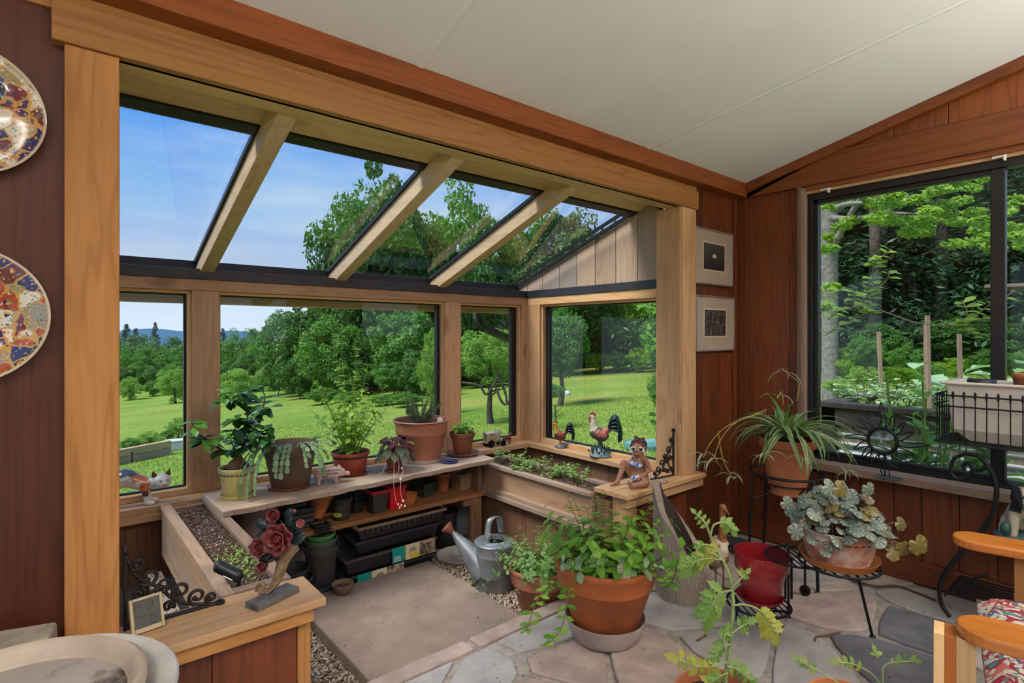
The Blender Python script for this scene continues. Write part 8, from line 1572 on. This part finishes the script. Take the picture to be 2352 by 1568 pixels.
for s_ in (-1, 1): MB().ell((.083, s_ * .022, .172), .007, None, 10, 8).build('eye', blkm, dog, True)
MB().ell((.100, 0, .155), (.008, .012, .008), None, 10, 8).build('nose', blkm, dog, True)
# armchair
tipN, tipF = PZ(2195, 1425, .60), PZ(2187, 1222, .60); lat = (tipF - tipN); W_ = lat.length; ex = lat.normalized(); ey = V((ex.y, -ex.x, 0))   # ey: towards the chair's back
ch = thing('armchair', 'orange wooden armchair with a floral cushion in the lower right corner', 'chair', (tipN.x, tipN.y, 0)); ch.matrix_basis = M(((ex.x, ey.x, 0, tipN.x), (ex.y, ey.y, 0, tipN.y), (0, 0, 1, 0), (0, 0, 0, 1)))
armw = wood('varnished_orange', (.62, .22, .035), (.40, .12, .018), 'y', .15, .1, spec=.6); panw = wood('honey_pine', (.68, .34, .11), (.50, .22, .06), 'z', .3, .2, spec=.5); stripe_m = wood('orange_stripe', (.46, .15, .03), (.32, .09, .02), 'z', .3, .1); palew = wood('pale_laminate', (.76, .52, .27), (.62, .38, .17), 'z', .35, .1)
aw = .062
def arm(cx):
    pts = [(cx - aw * .2, -.0)] ; poly = []
    for i in range(13): a = pi + pi * i / 12; poly.append((cx + aw * cos(a), .062 + aw * sin(a) * 1.0))
    poly += [(cx + aw, .62), (cx - aw, .62)]
    MB().prism(poly, .572, .600).build('armrest', armw, ch, bevel=.006, seg=3)
arm(.0 + .01); arm(W_ - .01)
for cx in (.012, W_ - .012):
    MB().box(cx - .012, cx + .012, .15, .56, .05, .572).build('side_panel', panw, ch, bevel=.003)
    for y, z in ((.24, .50), (.24, .42)): MB().lathe([(0, 0), (.006, 0), (.005, .002), (0, .003)], 12, mt=T(cx - .012, y, z) @ M.Rotation(-pi / 2, 4, 'Y')).build('screw', silver, ch, True)
    if cx < .1:
        for k, m_ in enumerate((palew, stripe_m, palew)): MB().box(cx - .035, cx + .035, -.04 + .02 * k, -.02 + .02 * k + (.015 if k == 2 else 0), 0, .571).build('leg_layer', m_, ch, bevel=.0015)
    MB().box(cx - .02, cx + .02, .52, .58, 0, .9).build('rear_leg', panw, ch, bevel=.004)
MB().box(.03, W_ - .03, .10, .13, .26, .34).build('front_rail', panw, ch, bevel=.004); MB().box(.03, W_ - .03, .52, .545, .30, .38).build('rear_rail', panw, ch, bevel=.004)
for k in range(4): x = .12 + k * (W_ - .24) / 3; MB().box(x - .03, x + .03, .13, .52, .315, .33).build('seat_slat', panw, ch)
fm, nt, bb_, nd = new_mat('floral_fabric'); v = coords(nt, nd, rnd=False); n1 = noise(nt, nd, v, 15, 2, .5, 1.5); n2 = nd('ShaderNodeTexNoise', Scale=20.0, Detail=2.0, Distortion=2.5); nt.links.new(v, n2.inputs['Vector'])
r1 = ramp(nt, nd, n1, [(0, (.66, .60, .46)), (.46, (.66, .60, .46)), (.47, (.36, .025, .05)), (.56, (.36, .025, .05)), (.58, (.66, .60, .46)), (1, (.66, .60, .46))]); r1.color_ramp.interpolation = 'CONSTANT'
r2 = ramp(nt, nd, n2.outputs[0], [(0, (0, 0, 0)), (.555, (0, 0, 0)), (.56, (1, 1, 1)), (1, (1, 1, 1))]); r2.color_ramp.interpolation = 'CONSTANT'
n3 = noise(nt, nd, v, 6, 1); r3 = ramp(nt, nd, n3, [(0, (.06, .12, .32)), (.48, (.06, .12, .32)), (.49, (.05, .28, .26)), (.58, (.62, .16, .13)), (1, (.62, .16, .13))]); r3.color_ramp.interpolation = 'CONSTANT'
nt.links.new(mixc(nt, nd, r2.outputs[0], r1.outputs[0], r3.outputs[0]), bb_.inputs['Base Color']); bb_.inputs['Roughness'].default_value = .9
def cushion(nm, x0, x1, y0, y1, z0, z1, mt=None):
    mb = MB(); n = 14; vs = []
    for s_ in (-1, 1):
        for i in range(n + 1):
            for j in range(n + 1):
                u, w_ = i / n * 2 - 1, j / n * 2 - 1; e = (1 - abs(u) ** 6) * (1 - abs(w_) ** 6); vs.append(((x0 + x1) / 2 + u * (x1 - x0) / 2, (y0 + y1) / 2 + w_ * (y1 - y0) / 2, (z0 + z1) / 2 + s_ * (z1 - z0) / 2 * (.25 + .75 * e ** .5)))
    m_ = (n + 1) ** 2; fs = grid_mesh(None, n + 1, n + 1); fs = [f[::-1] for f in fs] + [tuple(k + m_ for k in f) for f in fs]
    ed = [i for i in range(n + 1)] + [(i) * (n + 1) + n for i in range(1, n + 1)] + [n * (n + 1) + j for j in range(n - 1, -1, -1)] + [i * (n + 1) for i in range(n - 1, 0, -1)]
    fs += [(a, b, b + m_, a + m_) for a, b in zip(ed, ed[1:] + ed[:1])]
    return mb.add(vs, fs, mt).build(nm, fm, ch, True)
cushion('seat_cushion', .035, W_ - .035, .06, .54, .33, .46); cushion('back_cushion', .04, W_ - .04, -.07, .07, 0, .5, T(0, .56, .44) @ M.Rotation(radians(-14), 4, 'X') @ M(((1, 0, 0, 0), (0, 1, 0, 0), (0, 0, 1, 0), (0, 0, 0, 1))))
MB().box(.02, W_ - .02, .60, .63, .38, .98).build('backrest', panw, ch, bevel=.006)

# ---------------------------------------------------------------- look-alikes in a row get their place in it
ORD = ['first', 'second', 'third', 'fourth', 'fifth', 'sixth', 'seventh', 'eighth', 'ninth', 'tenth', 'eleventh', 'twelfth', 'thirteenth']
rows = {}
for o in S.objects:
    if o.get('group') and o.parent is None: rows.setdefault((o['group'], o['label']), []).append(o)
for (g, l), os_ in rows.items():
    if 1 < len(os_) <= 13:
        def uu(o): d = V(o.matrix_basis.translation) if o.type == 'EMPTY' or o.location.length > 0 else V(o.data.vertices[0].co); return d.dot(RT) / max(.1, d.dot(FW))
        for k, o in enumerate(sorted(os_, key=uu)): o['label'] = l + ', ' + ORD[k] + ' from the left'
